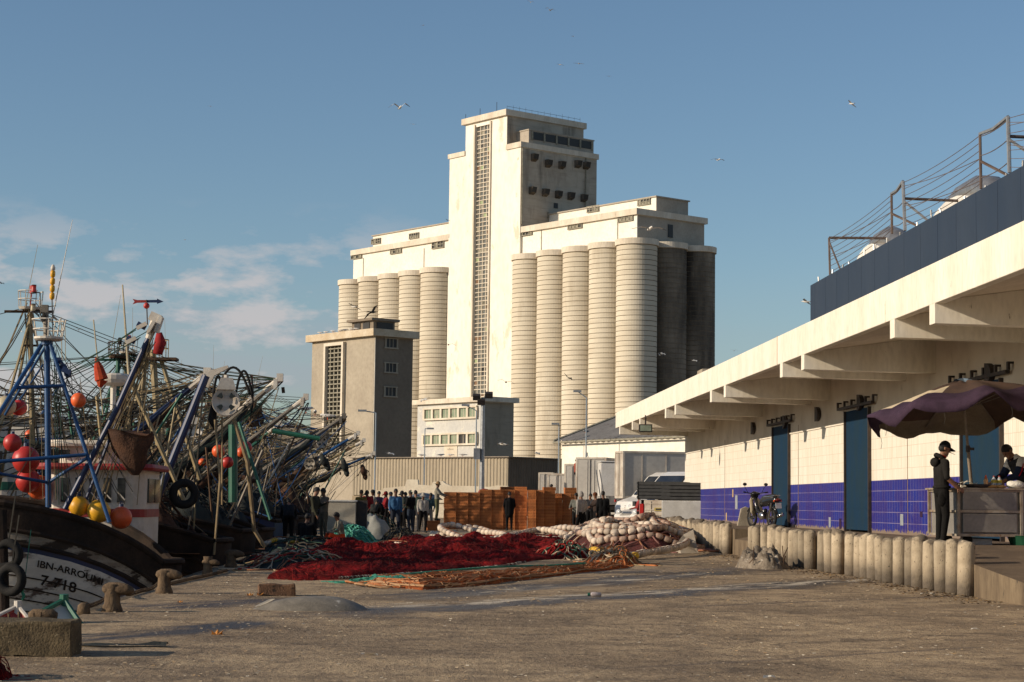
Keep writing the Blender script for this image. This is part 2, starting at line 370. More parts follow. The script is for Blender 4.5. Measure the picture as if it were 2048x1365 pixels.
b.box((XW+12, Y1-.2, (ztop-.3)/2), (23.2, .4, ztop+.3)); b.box((XW+12, Y0+.2, (ztop-.3)/2), (23.2, .4, ztop+.3)); b.box((XW+23.8, 51.3, 2.7), (.4, 62.6, 5))
b.build('wall', M_wall, hall)
b = MB(); b.box((XW-.012, 0, 3.63), (.03, .01, .05))
b = MB()
yy = Y0
for d0, d1 in cuts+[(Y1, Y1)]:
    b.box((XW-.017, (yy+d0)/2, 3.625), (.036, d0-yy-.02, .045)); yy = d1
b.build('tile_ledge', M_fascia, hall)
M_tg = pm('grey_tile', (0.34, 0.36, 0.38), None, 4, 0.5); M_to = pm('bare_patch', (0.55, 0.38, 0.18), None, 4, 0.9); M_td = pm('dark_patch', (0.04, 0.02, 0.05), None, 4, 0.9)
for px_, py_, wy, hz_, mi in ((1375, 1033, .5, .26, 0), (1383, 1036, .26, .3, 1), (1453, 1034, .2, .3, 1), (1466, 987, .22, .28, 1), (1473, 1005, .5, .5, 0), (1660, 1045, .25, .28, 0), (1681, 1048, .25, .28, 2), (1804, 1040, .28, .27, 0), (1843, 1029, .2, .13, 2)):
    q = atx(px_, py_, XW); b = MB(); b.box((XW-.004, q.y, q.z), (.012, wy, hz_)); b.build('patched_tile', (M_tg, M_to, M_td)[mi], hall)
for d0, d1 in doors:
    b = MB()
    b.box((XW+.01, (d0+d1)/2, (zd+DZ)/2+.02), (.09, d1-d0-.06, zd-DZ-.06))
    for zz_ in (1.35, ): b.box((XW-.037, (d0+d1)/2, zz_), (.012, d1-d0-.1, .03))
    dr = b.build('door', M_door, hall)
    for q in (d0-.035, d1+.035): b = MB(); b.box((XW-.02, q, (zd+DZ)/2), (.13, .07, zd-DZ)); b.build('door_frame', M_iron, hall)
    b = MB(); b.box((XW-.10, (d0+d1)/2, zd+.08), (.09, d1-d0+1.3, .07))
    for i in range(6):
        q = d0-.7+i*(d1-d0+1.4)/5; b.box((XW-.10, q, zd+.19), (.05, .10, .16)); b.box((XW-.05, q, zd+.25), (.10, .08, .04))
    b.build('door_rail', M_iron, hall)
for y in (29.0, 34.2, 44.2, 57.3, 71.5): b = MB(); b.box((XW-.003, y, 2.3), (.012, .035, 3.1)); b.build('expansion_joint', pm('joint', (0.30, 0.20, 0.13), None, 5, 0.9), hall)
lp = [(1508, 857), (1572, 845), (1637, 829), (1722, 806), (1980, 748)]
for px_, py_ in lp:
    q = atx(px_, py_, XW); b = MB()
    for i in range(8):
        a0, a1 = -PI/2+PI*i/8, -PI/2+PI*(i+1)/8
        b.prism([(XW-.01, q.y, q.z), (XW-.01, q.y-.42*math.cos(a0), q.z+.21*math.sin(a0)), (XW-.01, q.y-.42*math.cos(a1), q.z+.21*math.sin(a1))], (-.11, 0, 0))
    b.build('lamp_hood', M_iron, hall)
# canopy: sloping fascia beam and thin slab, cantilevered beams
b = MB(); b.box((XF+.09, (Y0+83.6)/2, 5.07), (.18, 83.6-Y0, .68)); b.build('fascia', M_fascia, hall, bevel=.015)
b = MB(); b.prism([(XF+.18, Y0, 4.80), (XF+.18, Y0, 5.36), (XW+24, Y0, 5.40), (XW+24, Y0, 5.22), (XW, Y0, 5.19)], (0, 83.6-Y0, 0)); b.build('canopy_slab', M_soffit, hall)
b = MB(); b.box((XF+.08, 44.9, 5.07), (.19, .03, .7)); b.build('fascia_joint', M_soffit, hall)
for y in (23.1, 31.0, 33.7, 41.85, 44.4, 52.9, 55.5, 63.5, 66.1, 74.1, 76.8, 81.8):
    b = MB(); b.prism([(XF+.0, y-.17, 4.40), (XF+.0, y-.17, 4.732), (XF+.20, y-.17, 4.732), (XF+.20, y-.17, 4.797), (XW, y-.17, 5.185), (XW, y-.17, 4.36)], (0, .34, 0))
    b.build('beam', M_fascia, hall)
# parapet of blue panels, roof frames with barbed wire, roof ducts
b = MB(); XP = 8.85; yend = 43.3; zt = 6.46
y = Y0
while y < yend-.1:
    L = min(1.16, yend-y); b.box((XP, y+L/2, (5.38+zt)/2), (.06, L-.012, zt-5.38)); y += 1.16
b.box((XP+.06, (Y0+yend)/2, 5.9), (.05, yend-Y0, 1.0)); b.box((XP+1.4, yend-.03, 5.9), (2.8, .06, 1.08))
b.build('parapet', M_panel, hall)
b = MB()
for i in range(16): y = 27+i*1.05+rnd.uniform(-.2, .2); b.tube([(XP+.1, y, 6.3), (XP+.1+rnd.uniform(-.05, .05), y+rnd.uniform(-.1, .1), 6.55+rnd.uniform(0, .12))], .018, 5)
b.build('parapet_rod', M_steel, hall)
M_rust = pm('rusty_pipe', (0.10, 0.065, 0.05), (0.16, 0.12, 0.10), 5, 0.7, 0.3)
def px_at(px, py, X=XP+.12): return atx(px, py, X)
wf = thing('wire_fence', 'barbed wire strung on galvanised frames along the edge of the market roof', 'fence', (XP+.12, 40, 6.4))
XQ = XP+.12
F = []
for (pt, pb, p2, h2) in (((1658, 476), (1660, 552), (1708, 478), None), ((1783, 388), (1784, 468), (1806, 363), (1810, 462)), ((1960, 268), (1962, 378), (2016, 234), (2019, 346))):
    b = MB(); A = px_at(*pt); B = px_at(*pb); b.tube([A, B], .024, 6, 1)
    if h2:
        C2 = px_at(*p2); D2 = px_at(*h2); b.tube([C2, D2], .032, 6, 0); b.tube([A, A.lerp(C2, .5)-V((0, 0, .05)), C2], .03, 5, 0)
        b.tube([C2.lerp(D2, .35), C2.lerp(D2, .35)+V((1.5, 0.2, 0))], .028, 5, 1); b.tube([C2.lerp(D2, .4), D2+V((.5, -.7, -.1))], .025, 5, 0); b.tube([A.lerp(B, .5), B+V((.5, -.6, 0))], .025, 5, 1)
        F.append((A, B, C2, D2))
    else:
        b.tube([A, A+V((1.4, -.1, 0))], .03, 6, 1); b.tube([A.lerp(B, .1), B+V((.1, -.7, 0))], .02, 5, 1); F.append((A, B, A, B))
    b.build('post_frame', [M_steel, M_rust], wf)
b = MB()
E_ = [(px_at(2300, 120), px_at(2300, 330), px_at(2300, 120), px_at(2300, 330))]
FF = F+E_
for i in range(len(FF)-1):
    for t in (.03, .16, .3, .45, .6, .75, .9):
        b.rope(FF[i][2].lerp(FF[i][3], t), FF[i+1][0].lerp(FF[i+1][1], t), .006, .06, 4, 10)
    for t in (.1, .5): b.rope(FF[i][2].lerp(FF[i][3], t), FF[i+1][0].lerp(FF[i+1][1], t+.35), .007, .05, 4, 8)
    if FF[i][0] != FF[i][2]:
        for t in (.05, .4, .8): b.rope(FF[i][0].lerp(FF[i][1], t), FF[i][2].lerp(FF[i][3], t), .008, .04, 4, 6)
b.build('barbed_wire', M_rust, wf)
M_duct = pm('duct_white', (0.78, 0.74, 0.66), (0.62, 0.57, 0.50), 2, 0.5, bmp=.1)
M_foil = pm('foil', (0.42, 0.40, 0.37), (0.30, 0.27, 0.24), 5, 0.38, 0.75, bmp=.6, bscale=14)
def duct(px0, px1, pyb, ptop, label):
    """a big round elbow lying on the roof behind the parapet: a white housing with a foil sleeve arching over it"""
    Xc = XP+1.7; A = atx(px0, pyb[0], Xc); B = atx(px1, pyb[1], Xc); yc = (A.y+B.y)/2; ry = abs(A.y-B.y)/2; zb = 5.6; T = atx((px0+px1)/2, ptop, Xc); hz = T.z-zb-.30
    d = thing('roof_duct', label, 'duct', (Xc, yc, 5.4), group='ducts on the market roof')
    b = MB(); n = 20; pts = [(Xc-.5, yc-ry*math.cos(PI*i/n), zb+hz*.93*math.sin(PI*i/n)) for i in range(n+1)]
    b.prism(pts+[(Xc-.5, yc+ry, 5.4), (Xc-.5, yc-ry, 5.4)], (1.0, 0, 0)); b.build('housing', M_duct, d)
    b = MB(); b.s = True
    pts = [(Xc-.05, yc-ry*math.cos(PI*i/n)*1.0, zb+hz*math.sin(PI*i/n)) for i in range(n+1)]
    b.tube(pts, [.26+.02*(i % 2) for i in range(n+1)], 12); b.build('foil_sleeve', M_foil, d)
duct(1728, 1835, (520, 470), 452, 'white domed duct under a foil sleeve, nearest the roof end')
duct(1868, 2050, (430, 370), 350, 'larger white domed duct under a foil sleeve, behind the second wire frame')
b = MB(); q = atx(1413, 742, 8.9); b.box((q.x, q.y, q.z-.25), (.5, 1.3, .55), taper=.85)
tag(b.build('roof_block', M_conc, None, loc=(q.x, q.y, 5.4)), 'small concrete block on the canopy roof edge before the dark silos', 'block')
q = at(1291, 857, 72)
fl = thing('floodlight', 'floodlight hung under the far end of the canopy', 'floodlight', q)
b = MB(); b.box(q, (.5, .16, .3)); b.bar(q+V((0, 0, .15)), q+V((0, 0, .5)), .05); b.build('case', M_iron, fl)
b = MB(); b.box(q+V((0, -.09, 0)), (.42, .02, .22)); b.build('glass', pm('lampglass', (0.3, 0.36, 0.28), None, 4, 0.15), fl)
# loading dock
M_dock = pm('dock_floor', (0.20, 0.145, 0.095), (0.13, 0.095, 0.066), 1.2, 0.9, bmp=.5, bscale=40, spots=((0.36, 0.28, 0.19), 30, 0.68))
M_dockface = pm('dock_face', (0.22, 0.165, 0.105), (0.11, 0.08, 0.055), 2.2, 0.95, bmp=.7, bscale=30, stretch=(1, 1, .3), spots=((0.06, 0.05, 0.04), 6, 0.6))
b = MB()
def slab(y0, y1, z0, z1, xe=XD):
    vs = [(xe, y0, z0), (XW, y0, z0), (XW, y1, z1), (xe, y1, z1), (xe, y0, -.1), (xe, y1, -.1)]
    b.add(vs, [(0, 1, 2, 3)], 0); b.add(vs, [(4, 0, 3, 5)], 1)
slab(22.5, 32.3, 0.0, DZ, 8.5); slab(32.3, 49.0, DZ, DZ); slab(52.3, 83, DZ, DZ)
vs = [(XD, 49, .45), (9.9, 49, DZ), (9.9, 52.3, DZ), (XD, 52.3, .45), (XD, 49, -.1), (XD, 52.3, -.1), (XD, 49, DZ), (XD, 52.3, DZ), (XW, 49, DZ), (XW, 52.3, DZ)]
b.add(vs, [(0, 1, 2, 3), (1, 8, 9, 2)], 0); b.add(vs, [(4, 0, 3, 5), (0, 6, 1), (3, 2, 7)], 1)
b.add([(XD, 83, -.1), (XD, 83, DZ), (XW, 83, DZ), (XW, 83, -.1)], [(0, 1, 2, 3)], 1)
tag(b.build('loading_dock', [M_dock, M_dockface]), None, None, kind='structure')
# posts along the dock face
mt, nt, bs = newmat('post_concrete'); p = pos(nt); sp = N(nt, 'ShaderNodeSeparateXYZ'); nt.links.new(p, sp.inputs[0])
n1 = nz(nt, p, 6, 6); n2 = nz(nt, p, 45, 4); oi = N(nt, 'ShaderNodeObjectInfo')
c = mixc(nt, ramp(nt, n1, [(.38, 0), (.66, 1)]), (0.42, 0.34, 0.235), (0.31, 0.245, 0.165))
c = mixc(nt, ramp(nt, nz(nt, p, 24, 3), [(.655, 0), (.70, 1)]), c, (0.06, 0.045, 0.035))
zc = mth(nt, 'ADD', sp.outputs[2], mth(nt, 'MULTIPLY', mth(nt, 'SUBTRACT', n1, .5), .5))
c = mixc(nt, mth(nt, 'MULTIPLY', ramp(nt, zc, [(.14, 1), (.42, 0)]), .9), c, (0.085, 0.066, 0.048))
c = mixc(nt, mth(nt, 'MULTIPLY', ramp(nt, zc, [(.80, 0), (.86, 1)]), .8), c, (0.10, 0.078, 0.058))
hs = N(nt, 'ShaderNodeHueSaturation'); nt.links.new(c, hs.inputs['Color']); nt.links.new(mth(nt, 'ADD', mth(nt, 'MULTIPLY', oi.outputs['Random'], .55), .68), hs.inputs['Value'])
setin(nt, bs, 'Base Color', hs.outputs[0]); bs.inputs['Roughness'].default_value = .92; bump(nt, bs, n2, .6, .02)
M_post = mt
def postmesh(hh, seed):
    b = MB(); b.s = True; r = .137
    b.lathe([(r*.98, -.08), (r, .1), (r, hh*.5), (r*.985, hh-.05), (r*.9, hh-.012), (r*.5, hh+.012), (.01, hh+.02)], n=18)
    for i, q in enumerate(b.v):
        k_ = .007*noise.noise(V((q[0]*9+seed, q[1]*9, q[2]*5))); b.v[i] = (q[0]*(1+k_*6), q[1]*(1+k_*6), q[2]+(.03*noise.noise(V((q[0]*6+seed, q[1]*6, 0))) if q[2] > hh-.1 else 0))
    return b.mesh('post', M_post)
pmesh = [postmesh(.82+.018*i, i*3.3) for i in range(4)]
near = [29.35, 30.1, 30.65, 31.4, 32.2, 32.75, 33.45, 34.2, 34.8, 35.45, 36.05, 36.65, 37.45]
grp2 = [38.6, 39.35, 40.05]; grp3 = [41.4, 42.1, 42.75, 43.35, 44.1, 44.75, 45.4, 46.0, 46.7]; grp4 = [48.0, 48.65]; far = [52.8+.64*i for i in range(22)]
ords = ['first', 'second', 'third', 'fourth', 'fifth', 'sixth', 'seventh', 'eighth', 'ninth', 'tenth', 'eleventh', 'twelfth', 'thirteenth', 'fourteenth', 'fifteenth', 'sixteenth', 'seventeenth', 'eighteenth', 'nineteenth', 'twentieth', 'twenty first', 'twenty second']
for lst, fmt in ((near, '%s round concrete post counting from the ramp end of the dock'), (grp2, '%s concrete post of the trio between the long post rows'), (grp3, '%s concrete post from the right in the row behind the rubbish heap'), (grp4, '%s concrete post beside the step gap, right of the gap'), (far, '%s concrete post left of the step gap below the purple blue tiles')):
    for i, y in enumerate(lst):
        o = bpy.data.objects.new('dock_post', pmesh[rnd.randrange(4)]); COL.objects.link(o)
        o.location = (XD-.13+rnd.uniform(-.02, .02), y, zg(y)); o.rotation_euler = (rnd.uniform(-.025, .025), rnd.uniform(-.03, .03), rnd.uniform(0, 6)); o.scale = (1, 1, rnd.uniform(.96, 1.05))
        tag(o, fmt % ords[i], 'post', 'concrete posts along the dock')
# ------------------------------------------------------------------ grain elevator
a_ = math.radians(36.8)
U_ = V((-math.sin(a_), math.cos(a_), 0)); W_ = V((math.cos(a_), math.sin(a_), 0))
S0 = V((28.2, 255, 0))
def S(u, v, z, o=None): return (o or S0) + U_*u + W_*v + V((0, 0, z))
SR = Matrix((W_, U_, V((0, 0, 1)))).transposed()     # local x = W (v), y = U (u)
def sbox(b, u0, u1, v0, v1, z0, z1, o=None, mi=None): return b.box(S((u0+u1)/2, (v0+v1)/2, (z0+z1)/2, o), (abs(v1-v0), abs(u1-u0), abs(z1-z0)), SR, mi)
M_sw = pm('silo_white', (0.84, 0.79, 0.69), (0.79, 0.73, 0.62), 0.16, 0.9, bmp=.2, bscale=1.5, stretch=(1, 1, .5), spots=(((0.66, 0.57, 0.44), 0.35, 0.58), ((0.55, 0.43, 0.29), 0.8, 0.66), ((0.40, 0.31, 0.22), 2.2, 0.72)))
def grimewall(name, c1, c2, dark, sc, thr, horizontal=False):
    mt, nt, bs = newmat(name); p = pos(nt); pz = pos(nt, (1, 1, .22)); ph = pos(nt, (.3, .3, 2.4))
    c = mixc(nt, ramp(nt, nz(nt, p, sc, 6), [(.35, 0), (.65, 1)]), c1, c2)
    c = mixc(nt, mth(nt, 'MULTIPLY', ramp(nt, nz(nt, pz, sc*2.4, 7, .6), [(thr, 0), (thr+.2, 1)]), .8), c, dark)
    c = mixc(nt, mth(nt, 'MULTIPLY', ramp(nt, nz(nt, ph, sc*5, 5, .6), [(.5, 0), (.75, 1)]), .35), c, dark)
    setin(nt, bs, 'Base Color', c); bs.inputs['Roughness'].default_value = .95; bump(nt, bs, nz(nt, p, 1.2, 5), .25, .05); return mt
M_sg = grimewall('silo_grimy_shade', (0.50, 0.43, 0.335), (0.37, 0.31, 0.24), (0.12, 0.095, 0.07), .22, .52)  # base toned down as painted shade for the tower side, grime streaks over it
M_sc = grimewall('silo_concrete', (0.60, 0.535, 0.42), (0.53, 0.46, 0.35), (0.33, 0.27, 0.19), .14, .58)
M_sd = grimewall('silo_soot_shade', (0.27, 0.22, 0.16), (0.13, 0.105, 0.078), (0.028, 0.022, 0.017), .13, .42)  # soot streaks on a base darkened for shade on the right barrels
M_edge = pm('silo_ledge', (0.72, 0.64, 0.52), (0.58, 0.50, 0.39), .6, .9, stretch=(1, 1, .3), spots=((.28, .22, .16), 1.2, .66))
M_sgal = pm('gallery_white', (0.83, 0.78, 0.68), (0.77, 0.71, 0.60), 0.3, .9, spots=((.55, .42, .28), .7, .68))
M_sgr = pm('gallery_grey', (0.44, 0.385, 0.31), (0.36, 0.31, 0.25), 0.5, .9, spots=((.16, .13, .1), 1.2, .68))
M_dark = pm('dark_opening', (0.02, 0.018, 0.016), (0.03, 0.027, 0.024), 4, .5)
M_glassd = pm('dusty_glass', (0.075, 0.085, 0.08), (0.17, 0.155, 0.125), 2.0, .25, spots=((.30, .26, .20), 1.1, .62))
M_louv = pm('louvre', (0.34, 0.31, 0.24), (0.22, 0.20, 0.15), 3, .8)
M_ring = pm('ring_joint', (.25, .2, .14), (.16, .125, .085), .6, .95)
elev = thing('grain_elevator', 'tall white grain elevator with a stair tower and two rows of ribbed silos', 'silo building', S0)
M_hop = pm('hopper_soot', (.19, .155, .12), (.08, .065, .05), 1, .9)
# one silo barrel with lapped rings
def silomesh(mat, seed):
    b = MB(); b.s = False; n = 48; prof = [(2.78, -1.0)]; z = 0.0; i = 0
    while z < 36.2: prof += [(2.78, z+.075), (2.775, z+.675), (2.735, z+.68), (2.735, z+.754)]; z += .685
    prof += [(2.76, 36.4), (2.98, 36.4), (3.0, 37.2), (2.6, 37.25)]
    b.lathe(prof, (0, 0, 0), n)
    me = b.mesh('silo', [mat, M_edge, M_ring])
    for i, pl in enumerate(me.polygons):
        pl.use_smooth = False
        if pl.center.z > 36.38: pl.material_index = 1
        elif pl.area < .045: pl.material_index = 2
    return me
ms = [silomesh(M_sc, 0), silomesh(M_sd, 1)]
# ring joint: thin dark line rings as recessed gaps come from the lapped profile
def silo(u, v, k):
    o = bpy.data.objects.new('silo', ms[k]); COL.objects.link(o); o.parent = elev; o.location = S(u, v, 0)-S0; o.rotation_euler = (0, 0, -a_)
for k_ in range(13):
    if k_ in (5, 6, 7): continue
    silo(5.56*k_, 0, 0)
silo(0, 5.56, 1); silo(0, 11.12, 1)
for k_ in (1, 2, 9, 12): silo(5.56*k_, 11.12, 0)
silo(5.56*12, 5.56, 0)
# galleries
def gallery(u0, u1, v1, zt, uu0, uu1, vb0, vb1, ztt, su, label):
    b = MB(); sbox(b, u0, u1, 0, v1, 37.0, zt-.8); g = b.build('gallery', [M_sgal], elev)
    b = MB(); sbox(b, u0+.05, u1, -.06, .3, 37.2, zt-.8) if False else None
    b = MB(); sbox(b, u0-.35, u1+(.35 if su else -.02), -.4, v1+.35, zt-.85, zt); b.build('gallery_ledge', M_edge, elev)
    b = MB(); sbox(b, uu0, uu1, vb0, vb1, zt+.002, ztt); b.build('penthouse', [M_sgal], elev)
    b = MB(); sbox(b, uu0-.2, uu1+.2, vb0-.2, vb1+.2, ztt, ztt+.18); b.build('penthouse_roof', M_sgr, elev)
gallery(0, 24.35, 12.9, 41.6, 1.5, 24.35, 5.0, 11.2, 43.9, False, '')
gallery(41.75, 67.6, 12.9, 42.3, 43.5, 65.3, 2.2, 9, 44.6, True, '')
b = MB(); sbox(b, -.03, -.002, .15, 12.85, 37.0, 40.7); sbox(b, 1.47, 1.498, 5.05, 11.15, 41.6, 43.88); b.build('end_wall_shade', M_sgr, elev)  # thin sheets giving the gallery ends a painted shade tone
def ventwin(u, v, z, wu, hz, n=4):
    b = MB(); sbox(b, u-wu/2, u+wu/2, v-.10, v-.02, z-hz/2, z+hz/2, mi=1)
    for i in range(n+1): q = u-wu/2+wu*i/n; sbox(b, q-.06, q+.06, v-.2, v-.09, z-hz/2, z+hz/2, mi=0)
    for zz_ in (z-hz/2, z+hz/2): sbox(b, u-wu/2-.1, u+wu/2+.1, v-.22, v-.09, zz_-.06, zz_+.06, mi=0)
    sbox(b, u-wu/2, u+wu/2, v-.16, v-.09, z-.05, z+.05, mi=0)
    for i in range(n):
        if rnd.random() < .5: sbox(b, u-wu/2+wu*i/n+.12, u-wu/2+wu*(i+1)/n-.12, v-.14, v-.09, z-hz/2+.1, z-.1 if rnd.random() < .6 else z+hz/2-.1, mi=0)
    b.build('window', [M_louv, M_dark], elev)
def uv_at(px, py, v=0): q = atp(px, py, S(0, v, 0), W_); d = q-S0; return d.dot(U_), q.z
for px_, py_, v, wu in ((1053, 458, 0, 2.7), (1151, 444, 0, 2.9), (1252, 429, 0, 2.9), (714, 506, 0, 2.9), (793, 495, 0, 2.9), (877, 484, 0, 2.9), (1089, 431, 5, 2.2), (1187, 417, 5, 2.4), (1289, 403, 5, 2.4), (753, 482, 2.2, 2.4), (829, 471, 2.2, 2.4)):
    u, z = uv_at(px_, py_, v); ventwin(u, v, z-(.45 if v == 0 else .1), wu, 1.05 if v == 0 else .8)
for px_ in (1083, 1235.5, 728, 849): u, z = uv_at(px_, 470); b = MB(); sbox(b, u-.08, u+.08, -.05, 0, 37.1, 40.8); b.build('wall_joint', M_louv, elev)
b = MB()
q = atp(1340, 459, S(0, 0, 0), U_); d = q-S0; v = d.dot(W_); sbox(b, -.12, -.03, v-.45, v+.45, 38.2, 40.0); b.build('hatch', M_dark, elev)
# stair tower
TL, TR = 41.6, 24.5
b = MB(); sbox(b, TR, 27.8, -.4, 14.5, -1, 53.4); sbox(b, 37.7, TL, -.4, 14.5, -1, 53.9)
sbox(b, 27.8, 31.7, -.4, 14.7, -1, 58.6); sbox(b, 35.2, 37.7, -.4, 14.7, -1, 58.6); sbox(b, 31.7, 35.2, .35, 14.7, -1, 58.6)
sbox(b, 31.7, 35.2, -.4, .35, 57.9, 58.6); sbox(b, 31.7, 35.2, -.4, .35, -1, 13.0)
b.build('tower', M_sw, elev)
b = MB(); sbox(b, TR-.045, TR-.003, -.38, 14.48, 41.8, 53.3); sbox(b, 27.755, 27.797, -.38, 14.68, 53.9, 58.55); b.build('tower_side_shade', M_sg, elev)  # thin sheets over the white tower, shade painted as a darker tone
b = MB(); sbox(b, TR-.25, 27.79, -.6, 14.75, 53.4, 54.2); b.build('tower_ledge', M_edge, elev)
b = MB(); sbox(b, 37.71, TL+.25, -.6, 14.75, 53.9, 54.6); b.build('tower_ledge', M_edge, elev)
b = MB(); sbox(b, 27.5, 37.9+.35, -.85, 15.1, 58.6, 59.5); b.build('tower_cornice', M_edge, elev)
b = MB(); sbox(b, 25.0, 27.75, 1.5, 14.3, 54.25, 56.25); sbox(b, 24.9, 27.75, 1.4, 14.4, 56.25, 56.42); b.build('lift_house', M_sgr, elev)
b = MB(); sbox(b, 24.94, 24.99, 2.1, 13.9, 54.95, 56.1, mi=1)
for i in range(6): q = 2.1+11.8*i/5; sbox(b, 24.85, 24.95, q-.15, q+.15, 54.8, 56.2, mi=0)
b.build('band_window', [M_louv, M_dark], elev)
# stair glazing: 68 rows of four panes behind a concrete grid
b = MB(); sbox(b, 31.7, 35.2, -.10, .34, 13.0, 57.9, mi=1)
nrow = 66; hgt = (57.2-13.6)/nrow
for i in range(nrow+1): z = 13.6+hgt*i; sbox(b, 31.72, 35.18, -.24, -.10, z-.055, z+.055, mi=0)
for j in range(5): q = 31.78+3.36*j/4; sbox(b, q-.06, q+.06, -.20, -.10, 13.0, 57.9, mi=0)
sbox(b, 31.72, 35.18, -.12, .2, 13.0, 13.6, mi=0)
b.build('stair_glazing', [M_edge, M_glassd], elev)
for _ in range(48):
    b = MB()
    i = rnd.randrange(nrow); j = rnd.randrange(4); z = 13.6+hgt*i; q = 31.78+3.36*j/4
    sbox(b, q+.09, q+.75, -.13, -.101, z+.09, z+hgt-.09, )
    b.build('odd_pane', rnd.choice((M_louv, M_louv, pm('brown_pane', (.20, .11, .055), None, 2, .7), pm('green_pane', (.32, .38, .2), None, 2, .5), M_dark)), elev)
for q0 in (31.35, 35.2):
    b = MB(); sbox(b, q0, q0+.32, -.62, -.41, 13.0, 58.3); b.build('fin', M_edge, elev)
for px_, py_ in ((1066, 316), (1094, 328), (1121, 331), (1153, 329), (1170, 332), (1062, 382), (1088, 386), (1114, 390), (1139, 393), (1165, 397)):
    q = atp(px_, py_, S(TR, 0, 0), U_); d = q-S0; v = d.dot(W_); z = q.z
    b = MB()
    b.prism([S(TR-.02, v-.45, z-.6), S(TR-.02, v-.45, z+.55), S(TR-.9, v-.45, z+.5), S(TR-.7, v-.45, z-.3)], W_*.9, mi=0)
    b.prism([S(TR-.925, v-.4, z+.42), S(TR-.925, v+.4, z+.42), S(TR-.73, v+.4, z-.25), S(TR-.73, v-.4, z-.25)], U_*.05, mi=1)
    b.build('hopper', [M_hop, M_dark, M_hop], elev)
q = atp(1111, 412, S(TR, 0, 0), U_); d = q-S0; v = d.dot(W_); b = MB(); sbox(b, TR-.1, TR-.05, v-.4, v+.4, q.z-.4, q.z+.4); b.build('hatch', M_dark, elev)
b = MB()
for v in (-.2, 12.2): b.tube([S(TR-.15, v, 42), S(TR-.15, v, 53.3)], .10, 6)
b.build('drain_pipe', M_louv, elev)
b = MB(); z = 59.5
for v in [-.5+1.2*i for i in range(13)]: b.tube([S(27.7, v, z), S(27.7, v, z+.5+rnd.random()*.3)], .022, 4)
for u in (30, 34, 37.5): b.tube([S(u, -.6, z), S(u, -.6, z+rnd.uniform(.7, 1.6))], .05, 4)
b.tube([S(27.7, -.5, z+.45), S(27.7, 13.9, z+.45)], .025, 4)
b.build('roof_railing', M_iron, elev)
# ------------------------------------------------------------------ small grey tower
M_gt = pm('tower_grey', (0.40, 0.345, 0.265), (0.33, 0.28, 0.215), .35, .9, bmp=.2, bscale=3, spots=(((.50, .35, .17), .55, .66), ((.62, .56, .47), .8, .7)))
M_gts = pm('tower_grey_shade', (0.235, 0.19, 0.142), (0.20, 0.16, 0.12), .35, .9, bmp=.2, bscale=3)  # darker copy of the tower wall colour, shade put into it
GO = V((-5.2, 185, 0))
gtw = thing('weigh_tower', 'small grey square tower with a latticed stair window before the silos', 'tower building', GO)
gb = lambda b, *a, mi=None: sbox(b, *a, o=GO, mi=mi)
b = MB(); gb(b, 0, 5.15, 0, 4.7, -1, 17.5); gb(b, 9.2, 10.9, 0, 4.7, -1, 17.5) if False else None
gb(b, 8.0, 10.9, 0, 4.7, -1, 17.5); gb(b, 5.15, 8.0, .5, 4.7, -1, 17.5); gb(b, 5.15, 8.0, 0, .5, 16.9, 17.5); gb(b, 5.15, 8.0, 0, .5, -1, 6.2)
b.build('wall', M_gt, gtw)
b = MB(); gb(b, -.03, -.002, .02, 4.68, -1, 17.4); b.build('side_wall_shade', M_gts, gtw)
b = MB(); gb(b, -.55, 11.4, -.5, 5.1, 17.5, 18.2); b.build('cornice', pm('cornice_worn', (.62, .53, .40), (.48, .37, .24), .8, .9, spots=((.22, .17, .12), 1.5, .64)), gtw)
b = MB(); gb(b, 5.17, 7.98, .4, .48, 6.2, 16.9, mi=1)
for i in range(24): z = 6.4+.445*i; gb(b, 5.2, 7.95, -.02, .38, z-.06, z+.06, mi=0)
for j in range(4): q = 5.6+2.05*j/3; gb(b, q-.07, q+.07, .05, .39, 6.2, 16.9, mi=0)
b.build('stair_lattice', [M_louv, M_dark], gtw)
b = MB(); gb(b, 4.85, 5.15, -.35, .0, 6, 17.2); gb(b, 8.0, 8.3, -.35, .0, 6, 17.2); gb(b, 5.15, 8.0, -.35, -.02, 16.9, 17.2); b.build('window_surround', M_edge, gtw)
b = MB()
for _ in range(26):
    i = rnd.randrange(23); j = rnd.randrange(3); gb(b, 5.68+.683*j, 5.6+.683*(j+1), .34, .397, 6.47+.445*i, 6.78+.445*i)
b.build('sky_pane', pm('pale_pane', (.42, .44, .46), (.35, .3, .24), 2, .3), gtw)
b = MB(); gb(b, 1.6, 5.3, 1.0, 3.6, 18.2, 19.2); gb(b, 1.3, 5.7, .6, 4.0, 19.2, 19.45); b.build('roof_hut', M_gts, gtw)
b = MB(); gb(b, 1.5, 1.58, 1.4, 3.3, 18.35, 19.05); gb(b, 2.2, 3.3, .93, .99, 18.35, 19.05); gb(b, 3.8, 4.8, .93, .99, 18.35, 19.05); b.build('hut_opening', M_dark, gtw)
